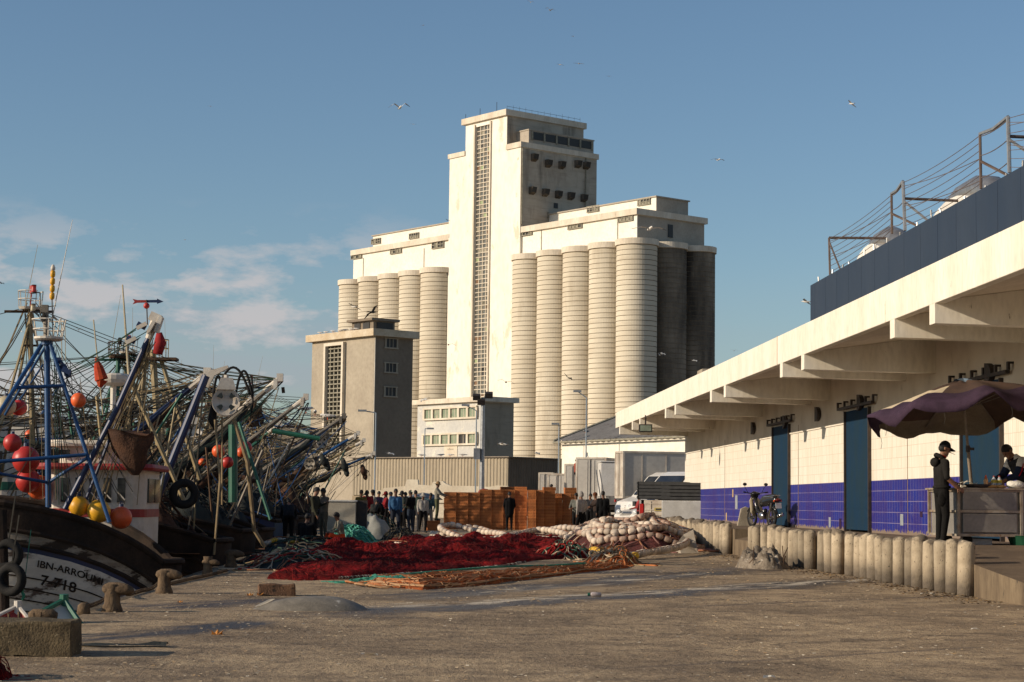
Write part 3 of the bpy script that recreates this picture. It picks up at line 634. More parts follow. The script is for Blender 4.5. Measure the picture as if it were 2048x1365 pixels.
for px_, py_ in ((782, 687), (781, 736), (780, 784)):
    q = atp(px_, py_, S(0, 0, 0, GO), U_); d = q-GO; v = d.dot(W_); z = q.z
    f = MB(); gb(f, -.14, -.035, v-.78, v-.62, z-.42, z+.42); gb(f, -.14, -.035, v+.62, v+.78, z-.42, z+.42); gb(f, -.16, -.035, v-.85, v+.85, z-.55, z-.42); gb(f, -.16, -.035, v-.85, v+.85, z+.42, z+.52)
    for k_ in (-.2, .2): gb(f, -.09, -.04, v+k_-.03, v+k_+.03, z-.42, z+.42)
    fw = f.build('window', M_gt, gtw)
    f = MB(); gb(f, -.06, -.035, v-.62, v+.62, z-.42, z+.42); o_ = f.build('pane', M_dark, None, loc=GO); o_.parent = fw; o_.location = (0, 0, 0)
b = MB(); b.tube([S(-.1, .05, -1, GO), S(-.1, .05, 17.4, GO)], .07, 6); b.build('drain_pipe', M_edge, gtw)
# ------------------------------------------------------------------ office block
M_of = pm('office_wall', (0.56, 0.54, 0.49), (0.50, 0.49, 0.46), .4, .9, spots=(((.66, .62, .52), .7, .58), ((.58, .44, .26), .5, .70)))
M_ofs = grimewall('office_side_shade', (.34, .29, .22), (.28, .24, .18), (.15, .12, .09), .4, .5)  # wall colour darkened to paint in the shaded side, streaked with grime
M_green = pm('green_blind', (0.16, 0.22, 0.14), (0.26, 0.29, 0.2), 1.4, .5, spots=((.42, .36, .26), 1.2, .6))
OO = V((6.4, 210, 0)); ofb = thing('office_block', 'low pale office block with two rows of green blinds at the tower foot', 'building', OO)
ob = lambda b, *a, mi=None: sbox(b, *a, o=OO, mi=mi)
b = MB(); ob(b, 0, 12.4, 0, 4.2, -1, 12.6); b.build('wall', M_of, ofb)
b = MB(); ob(b, -.03, -.002, .02, 4.18, -1, 12.5); b.build('side_wall_shade', M_ofs, ofb)
b = MB(); ob(b, -.5, 12.9, -.45, 4.6, 12.6, 13.15); b.build('cornice', M_edge, ofb)
for pyc, pxa, pxb in ((827, 850, 955), (879, 848, 955)):
    ua = (atp(pxa, pyc, OO, W_)-OO).dot(U_); ub = (atp(pxb, pyc, OO, W_)-OO).dot(U_); z = atp(900, pyc, OO, W_).z; hh = .62
    f = MB()
    for z0 in (z-hh, z+hh): ob(f, ub-.1, ua+.1, -.28, -.002, z0-.1, z0+.1)
    nW = 6
    for i in range(nW+1): q = ub+(ua-ub)*i/nW; ob(f, q-.17, q+.17, -.24, -.002, z-hh+.1, z+hh-.1)
    fw = f.build('window', M_edge, ofb)
    for i in range(nW):
        q0 = ub+(ua-ub)*i/nW+.19; q1 = ub+(ua-ub)*(i+1)/nW-.19
        f = MB(); ob(f, q0, q1, -.06, -.003, z-hh+.1, z+hh-.1, mi=0 if rnd.random() < .75 else 1)
        for e in ((q0+q1)/2,): ob(f, e-.03, e+.03, -.09, -.06, z-hh+.1, z+hh-.1, mi=2)
        o_ = f.build('pane', [M_green, M_dark, M_edge], None, loc=OO); o_.parent = fw; o_.location = (0, 0, 0)
b = MB(); q = atp(902, 903, OO, W_); u = (q-OO).dot(U_); ob(b, u-1.2, u+1.2, -.06, -.003, q.z-.7, q.z+.7); b.build('wall_plaque', M_edge, ofb)
b = MB(); q = atp(902, 899, OO, W_); u = (q-OO).dot(U_)
for i in range(7): ob(b, u-.5+.16*i, u-.42+.16*i, -.07, -.061, q.z-.08, q.z+.02+.12*rnd.random())
b.build('plaque_script', M_louv, ofb)
# ------------------------------------------------------------------ corrugated shed
def frame2(ang):
    u = V((-math.sin(ang), math.cos(ang), 0)); w_ = V((math.cos(ang), math.sin(ang), 0)); return u, w_, Matrix((w_, u, V((0, 0, 1)))).transposed()
M_cor = pm('corrugated_tan', (0.37, 0.305, 0.215), (0.31, 0.255, 0.18), .8, .7, .1, stretch=(1, 1, .3), spots=((.30, .21, .12), 2.5, .66))
M_cord = pm('corrugated_shade', (0.17, 0.13, 0.095), (0.12, 0.095, 0.07), .8, .75, .1, stretch=(1, 1, .3))  # darker copy of the tan sheet, the shaded face put into colour
CO = V((6.5, 150, .38)); u2, w2, R2 = frame2(math.radians(50))
shed = thing('corrugated_shed', 'low shed clad in tan corrugated sheet below the silos', 'shed', CO)
def corr(b, P, d, nrm, L, z0, z1, pitch=.33, amp=.05):
    n = int(L/pitch*2); pts = []
    for i in range(n+1):
        for q, k_ in ((i-.3, i % 2), (i+.3, i % 2)): pts.append(P+d*(max(0, min(n, q))*pitch/2)+nrm*(amp*k_))
    b.add([p_+V((0, 0, z)) for p_ in pts for z in (z0, z1)], [(2*i, 2*i+2, 2*i+3, 2*i+1) for i in range(len(pts)-1)])
b = MB(); corr(b, CO, u2, -w2, 16.5, 1.55, 4.62); b.build('cladding', M_cor, shed)
b = MB(); corr(b, CO, w2, -u2, 16, 1.2, 4.62); b.build('cladding', M_cord, shed)
b = MB(); c_ = CO+u2*8.25+w2*8; b.box(c_+V((0, 0, 2.2)), (15.8, 16.3, 4.6), R2); b.build('core', M_cord, shed)
b = MB(); c_ = CO+u2*8.25+w2*8; b.box(c_+V((0, 0, 4.66)), (16.5, 17.0, .07), R2); b.build('roof', pm('shed_roof', (.30, .25, .2), None, 1, .9), shed)
b = MB(); b.box(CO+u2*8.2-w2*.06+V((0, 0, .75)), (.05, 16.4, 1.5), R2); b.build('plinth', pm('plinth', (.33, .26, .17), None, 1, .9), shed)
for i in range(5):
    b = MB(); b.box(CO+u2*(1.6+3.1*i)-w2*.11+V((0, 0, 1.1)), (.05, 2.1, .95), R2); b.build('shutter', M_cor, shed)
b = MB(); b.box(CO+w2*3-u2*.12+V((0, 0, 1.5)), (4.5, .12, .1), R2); b.box(CO+w2*3-u2*.05+V((0, 0, .7)), (4.4, .05, 1.5), R2); b.build('side_gate', M_iron, shed)
# broken white wall before the shed
M_stucco = pm('stucco', (0.72, 0.64, 0.50), (0.62, 0.53, 0.40), .8, .9, bmp=.3, bscale=6, spots=(((.42, .32, .2), 1.0, .64), ((.2, .16, .12), 4, .72)))
WA = at(735, 1000, 131); WB = at(1015, 1000, 128); WA.z = WB.z = .35
bw_ = thing('stucco_wall', 'long low white stucco wall with a broken top edge before the corrugated shed', 'wall', WA)
d = (WB-WA); L = d.length; d.normalize(); nrm = V((d.y, -d.x, 0))
prof = [(0, 1.85), (.11, 1.85), (.115, 2.0), (.27, 2.0), (.275, 2.25), (.285, 2.45), (.36, 2.45), (.365, 2.1), (.46, 2.05), (.47, 2.3), (.54, 2.35), (.56, 2.2), (.60, 2.05), (.75, 2.05), (.87, 2.0), (.92, 2.1), (1.0, 2.08)]
prof = [(t, z+.12-.16*(t < .2)) for t, z in prof]
b = MB(); b.prism([WA]+[WA+d*(L*t)+V((0, 0, z)) for t, z in prof]+[WB], -nrm*.3); b.build('wall', M_stucco, bw_)
b = MB(); b.bar(WA+nrm*.06+V((0, 0, 1.08)), WB+nrm*.06+V((0, 0, 1.08)), .12, .14); b.build('string_course', M_stucco, bw_)
for t in (.30, .35, .42, .60, .66):
    b = MB(); b.box(WA+d*(L*t)+nrm*.02+V((0, 0, .62)), (.5, .06, .6), rotz(math.atan2(d.y, d.x))); b.build('window', M_dark, bw_)
# ------------------------------------------------------------------ white warehouse
HO = V((8.95, 125, .3)); u3, w3, R3 = frame2(math.radians(26))   # u: away along wall to the left-back, w: towards the ridge
M_wh = pm('warehouse_white', (0.83, 0.78, 0.68), (0.78, 0.72, 0.61), .3, .9, spots=((.62, .50, .34), .5, .7))
M_rf = pm('sheet_roof', (0.23, 0.215, 0.20), (0.17, 0.16, 0.15), .8, .75, .2, spots=((.12, .1, .09), 2.2, .6))
wh = thing('white_warehouse', 'white warehouse with a grey gabled sheet roof behind the parked trucks', 'warehouse', HO)
def hp(u, w, z): return HO+u3*u+w3*w+V((0, 0, z))
b = MB(); b.add([hp(0, 0, -1), hp(0, 0, 5.25), hp(0, 8, 8.1), hp(0, 16, 5.25), hp(0, 16, -1), hp(-30, 0, -1), hp(-30, 0, 5.25), hp(-30, 8, 8.1), hp(-30, 16, 5.25), hp(-30, 16, -1)],
    [(0, 1, 2, 3, 4), (5, 9, 8, 7, 6), (0, 5, 6, 1), (4, 3, 8, 9)]); b.build('wall', M_wh, wh)
b = MB(); n = 90
pr = []
for i in range(n+1): pr.append((.3-30.6*i/n, .06*(i % 2)))
for (wa, za, wb, zb) in ((-.45, 5.16, 8, 8.22), (16.45, 5.16, 8, 8.22)):
    b.add([hp(u, w, z+e) for u, e in pr for w, z in ((wa, za), (wb, zb))], [(2*i, 2*i+2, 2*i+3, 2*i+1) for i in range(n)])
b.build('roof', M_rf, wh)
b = MB(); b.tube([hp(.35, -.45, 5.2), hp(.35, 8, 8.3)], .09, 6); b.tube([hp(.3, -.5, 5.1), hp(-30, -.5, 5.1)], .07, 6); b.build('gutter', M_louv, wh)
b = MB(); b.tube([hp(.1, -.1, 5.2), hp(.1, -.1, -1)], .06, 6); b.build('drain_pipe', M_louv, wh)
# ------------------------------------------------------------------ far city
M_far = pm('far_wall', (.50, .42, .32), (.42, .35, .27), .05, .9)
for i, (pa, pb, py_, Y, lab) in enumerate(((505, 560, 868, 420, 'distant tan building block low behind the masts, left one'), (556, 600, 850, 470, 'distant taller tan block beside the grey tower, behind the masts'), (590, 640, 872, 400, 'distant low block tucked against the grey tower'), (380, 470, 884, 520, 'distant long low shed far behind the rigging'), (120, 250, 900, 560, 'distant wide low block far left behind the blue mast'))):
    A = at(pa, py_, Y); B = at(pb, py_, Y+14); t_ = thing('far_building', lab, 'building', (A.x, Y, .38), group='far buildings beyond the harbour')
    b = MB(); b.box(((A.x+B.x)/2, Y+8, A.z/2), (B.x-A.x, 16, A.z)); b.build('wall', M_far, t_)
    b = MB()
    for k_ in range(6):
        for r_ in range(max(1, int(A.z/4.5))):
            b.box((A.x+(B.x-A.x)*(k_+.5)/6, Y-.02, 2.2+r_*3.6), (1.1, .1, 1.3))
    b.build('window', M_dark, t_)
# ------------------------------------------------------------------ lamp posts
M_bluepole = pm('blue_pole', (.22, .28, .34), (.30, .33, .35), 2, .5, .2)
def lamp(px, pyt, Y, label, arm=(-.9, 0, .25), r=.052, mat=None, group='street lamps'):
    T = at(px, pyt, Y); base = V((T.x, Y, zg(Y))); t_ = thing('street_lamp', label, 'street lamp', base, group=group)
    b = MB(); b.tube([base, T], r, 8, r1=r*.7); b.build('pole', mat or M_bluepole, t_)
    b = MB(); b.tube([T, T+V(arm)*.6, T+V(arm)], r*.6, 6); b.build('arm', mat or M_bluepole, t_)
    b = MB(); b.box(T+V(arm)*1.15, (.5, .2, .12)); b.build('lamp_head', M_steel, t_)
    return t_, T
lamp(752, 826, 112, 'slim blue street lamp in front of the grey tower', (-.7, 0, .1))
lamp(953, 822, 120, 'slim blue street lamp beside the tall floodlight mast', (-.6, 0, .3))
lamp(1173, 796, 118, 'street lamp with a raised arm before the silo barrels', (-.5, 0, .35))
lamp(1118, 850, 122, 'short thin lamp post at the warehouse corner', (-.2, 0, .05), .05)
lamp(850, 858, 140, 'thin lamp post with a flat head before the office block', (.35, 0, .02), .05)
lamp(1195, 880, 121, 'thin lamp post with a flat head before the white warehouse wall', (.35, 0, .02), .05)
fm = thing('floodlight_mast', 'thick grey mast with floodlights at its top beside the crate stacks', 'floodlight mast', (at(966, 800, 104).x, 104, zg(104)))
T = at(966, 795, 104); b = MB(); b.tube([(T.x, 104, zg(104)), T], .16, 10, r1=.11); b.build('pole', M_steel, fm)
for dx, dz in ((-.35, 0), (.32, .12), (-.1, -.25)):
    b = MB(); b.box(T+V((dx, -.1, dz)), (.42, .25, .3), Matrix.Rotation(.5, 3, 'X')); b.build('lamp_head', M_iron, fm)
b = MB(); b.box(T+V((-.3, -.12, -7.2+4.1)), (.35, .25, .6)); b.build('switch_box', M_steel, fm)
# ------------------------------------------------------------------ fishing boats along the quay
WZ = -1.7
M_blue = pm('blue_paint', (0.014, 0.075, 0.21), (0.016, 0.055, 0.14), 3, .42, .1, spots=((.35, .33, .3), 22, .73))
M_navy = pm('navy_paint', (0.012, 0.03, 0.10), (0.02, 0.03, 0.07), 3, .45, spots=((.3, .28, .25), 14, .72))
M_whitep = pm('boat_white', (0.70, 0.64, 0.55), (0.58, 0.50, 0.40), 1.5, .6, spots=(((.30, .18, .09), 2.6, .67), ((.10, .08, .07), 9, .74)))
M_redp = pm('boat_red', (0.36, 0.035, 0.03), (0.26, 0.03, 0.025), 3, .55, spots=((.5, .4, .33), 16, .72))
M_greenp = pm('boat_green', (0.02, 0.13, 0.075), (0.02, 0.09, 0.06), 3, .5, spots=((.3, .28, .2), 12, .7))
M_tan = pm('pole_tan', (0.38, 0.29, 0.15), (0.24, 0.18, 0.09), 4, .6, spots=((.14, .09, .05), 8, .64))
M_grey = pm('boom_grey', (0.24, 0.205, 0.16), (0.14, 0.12, 0.095), 4, .6, .15, spots=((.12, .07, .04), 7, .63))
M_rustd = pm('rust_dark', (0.13, 0.075, 0.045), (0.07, 0.045, 0.03), 4, .85, spots=((.25, .12, .05), 8, .62))
M_tar = pm('tarred_wood', (0.045, 0.03, 0.022), (0.022, 0.017, 0.014), 3, .85, bmp=.5, bscale=14, spots=((.16, .11, .07), 6, .70))
M_peel = pm('peeling_paint', (0.36, 0.31, 0.25), (0.20, 0.16, 0.12), 5, .85, bmp=.5, bscale=22, stretch=(.4, 1, 1.4), spots=(((.045, .033, .025), 3.2, .50), ((.55, .50, .42), 9, .66)))
M_plank = pm('hull_white', (0.62, 0.57, 0.50), (0.50, 0.44, 0.37), 2, .7, bmp=.4, bscale=12, stretch=(.3, 1, 1), spots=(((.09, .06, .045), 3.6, .56), ((.23, .10, .07), 4, .66)))
M_rope = pm('rope_dark', (0.045, 0.042, 0.038), (0.08, 0.07, 0.055), 6, .9)
M_ropeg = pm('rope_green', (0.03, 0.075, 0.055), (0.05, 0.07, 0.05), 6, .9)
M_ropet = pm('rope_tan', (0.32, 0.24, 0.14), (0.22, 0.16, 0.09), 6, .9)
M_rubber = pm('rubber', (0.018, 0.017, 0.016), (0.03, 0.028, 0.026), 5, .85, bmp=.3)
M_win = pm('boat_window', (0.012, 0.014, 0.016), (0.03, 0.03, 0.03), 3, .12)
M_deck = pm('deck_wood', (0.16, 0.115, 0.075), (0.10, 0.075, 0.05), 3, .9)
M_netb = pm('net_brown', (0.11, 0.055, 0.032), (0.055, 0.032, 0.024), 2.5, .95, bmp=1, bscale=30)
M_netk = pm('net_black', (0.022, 0.024, 0.024), (0.045, 0.05, 0.045), 3, .95, bmp=1, bscale=30)
M_orange = pm('buoy_orange', (0.78, 0.13, 0.03), (0.62, 0.085, 0.025), 3, .42, spots=(((.35, .14, .07), 6, .64), ((.6, .3, .2), 2.5, .62)))
M_red = pm('buoy_red', (0.50, 0.035, 0.025), (0.42, 0.03, 0.025), 3, .42, spots=(((.24, .05, .04), 6, .63), ((.55, .2, .15), 2.5, .62)))
M_yel = pm('buoy_yellow', (0.80, 0.42, 0.02), (0.62, 0.30, 0.02), 3, .45, spots=(((.36, .2, .05), 6, .62), ((.7, .5, .2), 2.5, .62)))
M_cream = pm('buoy_cream', (0.52, 0.44, 0.28), (0.40, 0.32, 0.2), 3, .5, spots=((.2, .15, .09), 5, .66))
def hullfn(xs, yc, L, B, z0, z1, k=2.2, e=.60):
    def sheer(s): return z0+(z1-z0)*(1-math.exp(-s/k))+ .03*max(0, s-5)
    def hb(s):
        q = B*(e+(1-e)*math.sin(min(1, (s+.05)/3.0)*PI/2)) if s < 3 else B
        if s > L*.62: q *= max(.02, 1-((s-L*.62)/(L*.38))**2)
        return q
    def pt(s, d, side):      # d = depth below the sheer
        zz = sheer(s)-d; dep = sheer(s)-WZ+.4; t = min(1, max(0, d/dep)); f = 1-.30*t**1.4 - .35*max(0, t-.6)
        tuck = .12*t*max(0, 1-s/1.5)
        return V((xs-s-tuck, yc+side*hb(s)*f, zz))
    return sheer, hb, pt
def hull(root, xs, yc, L, B, z0, z1, bands, mats, k=2.2, rub=M_tar, e=.60):
    sheer, hb, pt = hullfn(xs, yc, L, B, z0, z1, k, e)
    ss = [0, .12, .3, .6, 1, 1.5, 2, 2.6, 3.2, 4, 5, 6, 7, 8]+[8+(L-8)*i/6 for i in range(1, 7)]
    ds = [0]; mi = []
    for depth, m_ in bands:
        n = max(1, int((depth-ds[-1])/.18)); a0 = ds[-1]
        for i in range(n): ds.append(a0+(depth-a0)*(i+1)/n); mi.append(m_)
    b = MB(); b.s = True; k_ = len(ds)
    for side in (-1, 1):
        base = len(b.v); pts = [pt(s, d, side) for s in ss for d in ds]
        b.v += [tuple(p) for p in pts]
        for i in range(len(ss)-1):
            for j in range(k_-1):
                f = [base+i*k_+j, base+(i+1)*k_+j, base+(i+1)*k_+j+1, base+i*k_+j+1]
                b.f.append(f if side < 0 else f[::-1]); b.m.append(mi[j]); b.sm.append(True)
    # transom
    base = len(b.v)
    n = 8; row = []
    for i in range(n+1):
        t = -1+2*i/n
        for d in ds:
            p = pt(0, d, 1); hw = abs(p.y-yc); row.append((p.x+.28*(1-t*t), yc+hw*t, p.z))
    b.v += row
    for i in range(n):
        for j in range(k_-1): b.f.append([base+i*k_+j, base+i*k_+j+1, base+(i+1)*k_+j+1, base+(i+1)*k_+j]); b.m.append(mi[j]); b.sm.append(True)
    b.build('hull', mats, root)
    b = MB()      # gunwale cap and rubbing strakes
    for side in (-1, 1): b.tube([pt(s, -.02, side) for s in ss], .06, 6)
    p0 = pt(0, 0, -1); b.tube([(p0.x+.28*(1-t*t), yc+(p0.y-yc)*-t, p0.z+.02) for t in [-1+.25*i for i in range(9)]], .06, 6)
    b.build('gunwale', rub, root)
    b = MB()
    for d in (bands[0][0], bands[1][0]):
        for side in (-1, 1): b.tube([pt(s, d, side) for s in ss], .045, 6)
    b.build('rubbing_strake', rub, root)
    b = MB(); vs = []
    for s in ss: vs += [pt(s, .55, -1), pt(s, .55, 1)]
    b.add(vs, [(2*i, 2*i+2, 2*i+3, 2*i+1) for i in range(len(ss)-1)]); b.build('deck', M_deck, root)
    return sheer, hb, pt
def house(root, x0, x1, yc, wy, z0, z1, mats, win=True, stripe=True, name='wheelhouse', rnd_=.35, nwin=4):
    """rounded cabin: wall body, stripe, window band, overhanging roof"""
    def ring(ex, z):
        xa, xb, w = x0-ex, x1+ex, wy/2+ex; r = rnd_; out = []
        for cx, cy, a0 in ((xb-r, yc+w-r, 0), (xa+r, yc+w-r, 90), (xa+r, yc-w+r, 180), (xb-r, yc-w+r, 270)):
            for i in range(5): a = math.radians(a0+22.5*i); out.append(V((cx+r*math.cos(a), cy+r*math.sin(a), z)))
        return out
    def loft(b, lv, mi=0, capt=True):
        n = 20; vs = []
        for ex, z in lv: vs += ring(ex, z)
        fs = [(i*n+j, i*n+(j+1) % n, (i+1)*n+(j+1) % n, (i+1)*n+j) for i in range(len(lv)-1) for j in range(n)]
        if capt: fs += [tuple(range(n-1, -1, -1)), tuple((len(lv)-1)*n+j for j in range(n))]
        b.add(vs, fs, mi)
    hgt = z1-z0; b = MB(); loft(b, [(0, z0), (0, z1)]); h_ = b.build(name, mats[0], root)
    def sub(b, nm, mt):
        o = b.build(nm, mt, None, loc=root.location); o.parent = h_; o.location = (0, 0, 0); return o
    if stripe: b = MB(); loft(b, [(.012, z0+hgt*.42), (.012, z0+hgt*.52)]); sub(b, 'stripe', mats[1])
    b = MB(); loft(b, [(.16, z1), (.18, z1+.05), (.15, z1+.12)]); sub(b, 'roof', mats[1] if stripe else mats[0])
    if win:
        za, zb = z0+hgt*.60, z0+hgt*.90
        for side in (-1,):
            for i in range(nwin):
                xa = x0+.3+(x1-x0-.6)*i/nwin; xb = x0+.3+(x1-x0-.6)*(i+1)/nwin; y = yc+side*(wy/2+.01)
                f = MB(); f.box(((xa+xb)/2, y, (za+zb)/2), (xb-xa-.12, .05, zb-za)); wn = sub(f, 'window', M_win)
        for i in range(2):
            y = yc-wy/2+.35+(wy-.7)*(i+.5)/2; f = MB(); f.box((x1+.01, y, (za+zb)/2), (.05, (wy-.7)/2-.12, zb-za)); sub(f, 'window', M_win)
    return h_
def ropes(b, lst, r=.012, jit=0):
    for a, c, sag in lst: b.rope(a, c, r, sag, 4, 7)
buoyN = [0]
def buoy(p, r, mt, label, sq=1.0):
    o = thing('buoy', label, 'buoy', p, group='round net buoys on the boats')
    b = MB(); b.s = True; b.lathe([(r*math.sin(PI*i/14)+.001, -r*sq*math.cos(PI*i/14)) for i in range(15)], p, 20); b.build('float', mt, o)
    b = MB(); b.lathe([(r*.22, r*sq*.94), (r*.2, r*sq*1.22), (r*.12, r*sq*1.25)], p, 10); b.torus(V(p)+V((0, 0, r*sq*1.3)), r*.13, r*.04, (0, 1, 0), 10, 5); b.build('eye', M_navy, o); return o
def tyre(p, R, axis, label):
    o = thing('tyre_fender', label, 'tyre', p, group='tyre fenders')
    b = MB(); b.s = True; b.torus(p, R*.72, R*.28, axis, 26, 10, flat=1.05); b.build('tread', M_rubber, o)
    b = MB(); a = V(axis).normalized(); x = V((0, 0, 1))
    b.rope(V(p)+x*R*.7, V(p)+x*R*.7+V((.1, 0, .9)), .016); b.build('lashing', M_rope, o); return o
def powerblock(root, c, R, ax, mats=(M_whitep, M_rustd)):
    ax = V(ax).normalized(); up = V((0, 0, 1)); sd = ax.cross(up).normalized(); c = V(c)
    b = MB(); b.s = False
    RT = Matrix((sd, up, ax)).transposed()
    for sgn in (-1, 1):
        b.lathe([(R*.35, .17*sgn-.02), (R, .22*sgn-.03), (R*1.0, .22*sgn+.03), (R*.35, .17*sgn+.02)], c, 24, RT)
    b.lathe([(R*.55, -.2), (R*.35, 0), (R*.55, .2)], c, 18, RT); blk = b.build('power_block', mats[0], root)
    b = MB()
    for sgn in (-1, 1):
        for i in range(4):
            a = PI/4+PI/2*i; e = (sd*math.cos(a)+up*math.sin(a)); f = (-sd*math.sin(a)+up*math.cos(a)); z = ax*(.262*sgn)
            b.prism([c+z+e*R*.38-f*R*.10, c+z+e*R*.38+f*R*.10, c+z+e*R*.72+f*R*.22, c+z+e*R*.72-f*R*.22], ax*.012*sgn)
    o = b.build('sheave_hole', M_win, None, loc=root.location); o.parent = blk; o.location = (0, 0, 0)
    b = MB()
    b.prism([c+ax*-.3+sd*-R*.7+up*R*.85, c+ax*-.3+sd*R*.7+up*R*.85, c+ax*-.3+sd*R*.42+up*R*1.7, c+ax*-.3+sd*-R*.42+up*R*1.7], ax*.05)
    b.prism([c+ax*.25+sd*-R*.7+up*R*.85, c+ax*.25+sd*R*.7+up*R*.85, c+ax*.25+sd*R*.42+up*R*1.7, c+ax*.25+sd*-R*.42+up*R*1.7], ax*.05)
    b.tube([c+up*R*1.3, c+up*R*2.0], .06, 6); o = b.build('bracket', mats[0], None, loc=root.location); o.parent = blk; o.location = (0, 0, 0)
    return blk
def heap(c, rx, ry, hz, seed, n=22, fuzz=.12):
    """lumpy pile surface"""
    b = MB(); b.s = True; vs = []; c = V(c)
    for i in range(n+1):
        for j in range(n+1):
            u, v = -1+2*i/n, -1+2*j/n; r = math.hypot(u, v); q = max(0, 1-r*r)
            q = q**.6*(.75+.6*noise.noise(V((u*2.2+seed, v*2.2, seed*.7)))+fuzz*2*noise.noise(V((u*7+seed, v*7, 1))))
            vs.append(c+V((u*rx*(1+.1*noise.noise(V((v*3, seed, 0)))), v*ry, max(-.02, q*hz))))
    k = n+1; b.add(vs, [(i*k+j, (i+1)*k+j, (i+1)*k+j+1, i*k+j+1) for i in range(n) for j in range(n)]); return b
def strands(b, c, rx, ry, hz, n, r, seed, mi=0, k=9):
    q = random.Random(seed); c = V(c)
    for _ in range(n):
        a = q.uniform(0, 2*PI); d = q.random()**.5; x, y = d*math.cos(a), d*math.sin(a); h = q.uniform(0, 2*PI); pts = []
        for i in range(k):
            rr = math.hypot(x, y); z = hz*max(0, 1-rr*rr)**.6*q.uniform(.85, 1.1)+r
            pts.append(c+V((x*rx, y*ry, z))); h += q.uniform(-.7, .7); x += .13*math.cos(h); y += .13*math.sin(h)*.8
        b.tube(pts, r, 4, mi)

# --- nearest boat -------------------------------------------------------------
YB = 35.6; XB = -4.75
B1 = thing('fishing_boat', 'nearest fishing boat with peeling white hull, blue tripod mast and red striped wheelhouse', 'fishing boat', (XB-6, YB, WZ), group='fishing boats moored at the quay')
bands1 = [(.43, 0), (.66, 1), (.78, 2), (2.0, 3), (2.8, 3)]
sh1, hb1, pt1 = hull(B1, XB, YB, 15, 1.9, .20, 1.42, bands1, [M_tar, M_peel, M_navy, M_plank], 1.35, e=.30)
b = MB()
for d in (1.22, 1.42, 1.62, 1.82): b.tube([pt1(s*.4, d, -1) for s in range(24)], .016, 4)
b.build('plank_seam', M_tar, B1)
def hulltext(txt, pxc, pyc, hpx, label):
    cu_ = bpy.data.curves.new('t', 'FONT'); cu_.body = txt; cu_.size = 1.0; cu_.align_x = 'CENTER'; cu_.align_y = 'CENTER'; cu_.shear = .15; cu_.offset = .022
    o = bpy.data.objects.new('t', cu_); COL.objects.link(o); dg = bpy.context.evaluated_depsgraph_get()
    me = bpy.data.meshes.new_from_object(o.evaluated_get(dg)); bpy.data.objects.remove(o)
    # find hull parameters at the pixel
    best = None
    for i in range(120):
        for j in range(60):
            s = i*.05; d = .9+j*.025; p = pt1(s, d, -1); q = p-CAM; zz = q.dot(cf); X_ = 1024+FP*q.dot(cr)/zz; Y_ = 682.5-FP*q.dot(cu)/zz
            e = (X_-pxc)**2+(Y_-pyc)**2
            if best is None or e < best[0]: best = (e, s, d)
    _, s0, d0 = best; k = hpx/FP*34/.7
    b = MB(); b.v = []
    for v in me.vertices:
        s = s0-v.co.x*k; d = d0-v.co.y*k; b.v.append(tuple(pt1(s, d, -1)+V((0, -.012, -.003))))
    for p in me.polygons: b.f.append(list(p.vertices)); b.m.append(0); b.sm.append(False)
    b.build('hull_lettering', M_tar, B1)
hulltext('IBN-ARROUMI', 138, 1143, 13.5, '')
hulltext('7-718', 116, 1168, 20, '')
house(B1, at(84, 1000, 37)[0], at(288, 1000, 37)[0], 38.2, 2.4, .35, at(200, 940, 37)[2], [M_whitep, M_redp], nwin=5)
house(B1, at(110, 1000, 37.3)[0], at(245, 1000, 37.3)[0], 38.2, 1.9, at(200, 936, 37)[2], at(200, 893, 37)[2], [M_whitep, M_redp], win=False, stripe=False, name='upper_cabin')
b = MB()
for i in range(6):
    A = at(128+i*27, 985, 36.95); b.bar(A, A+V((.14, 0, -.15)), .03, .02)
b.build('stripe_mark', M_whitep, B1)
b = MB()
for i in range(2): A = at(124+i*70, 905, 37.2); b.box(A, (.3, .05, .10))
b.build('cabin_slit', M_win, B1)
YM = 35.4
def P(x, y, Y=YM): return at(x, y, Y)
b = MB(); b.tube([P(97, 1016), P(94, 690)], .055, 12); b.tube([P(94, 690), P(94, 676)], .11, 12); b.build('mast', M_blue, B1)
for nm, pts, r in (('mast_leg', [(83, 690, 35.4), (-40, 890, 34.2)], .04), ('mast_leg', [(101, 690, 35.3), (219, 1045, 34.9)], .036), ('mast_leg', [(90, 695, 35.6), (10, 830, 37)], .025), ('mast_brace', [(28, 776, 34.9), (127, 772, 35.2)], .034),
    ('mast_brace', [(-10, 924, 34.6), (172, 910, 35.0)], .034), ('mast_brace', [(-10, 946, 34.6), (98, 966, 35.4)], .03), ('mast_brace', [(99, 964, 35.4), (173, 917, 35.0)], .032), ('mast_brace', [(86, 730, 35.5), (40, 800, 36.4)], .018)):
    b = MB(); b.tube([at(*q) for q in pts], r, 10); b.build(nm, M_blue, B1)
b = MB(); b.tube([at(130, 1018, 35.2), at(233, 820, 35.1), at(297, 676, 35.0)], .05, 10); b.tube([at(172, 1000, 35.5), at(250, 800, 35.6), at(300, 690, 35.2)], .03, 8)
b.build('boom', M_navy, B1)
b = MB(); A, C_ = at(297, 678, 35), at(312, 640, 35); b.tube([A, C_], [.062, .09], 10); b.box(at(311, 636, 35), (.2, .2, .16), Matrix.Rotation(.4, 3, 'Y')); b.box(at(318, 650, 35), (.07, .24, .3), Matrix.Rotation(.3, 3, 'Y'))
b.box(at(303, 655, 34.9), (.06, .2, .22), Matrix.Rotation(.5, 3, 'Y')); b.build('boom_head', M_whitep, B1)
b = MB(); c_ = at(97, 679, YM); b.lathe([(.22, -.03), (.27, 0), (.27, .04), (.2, .05)], c_, 16); b.build('mast_platform', M_whitep, B1)
b = MB()
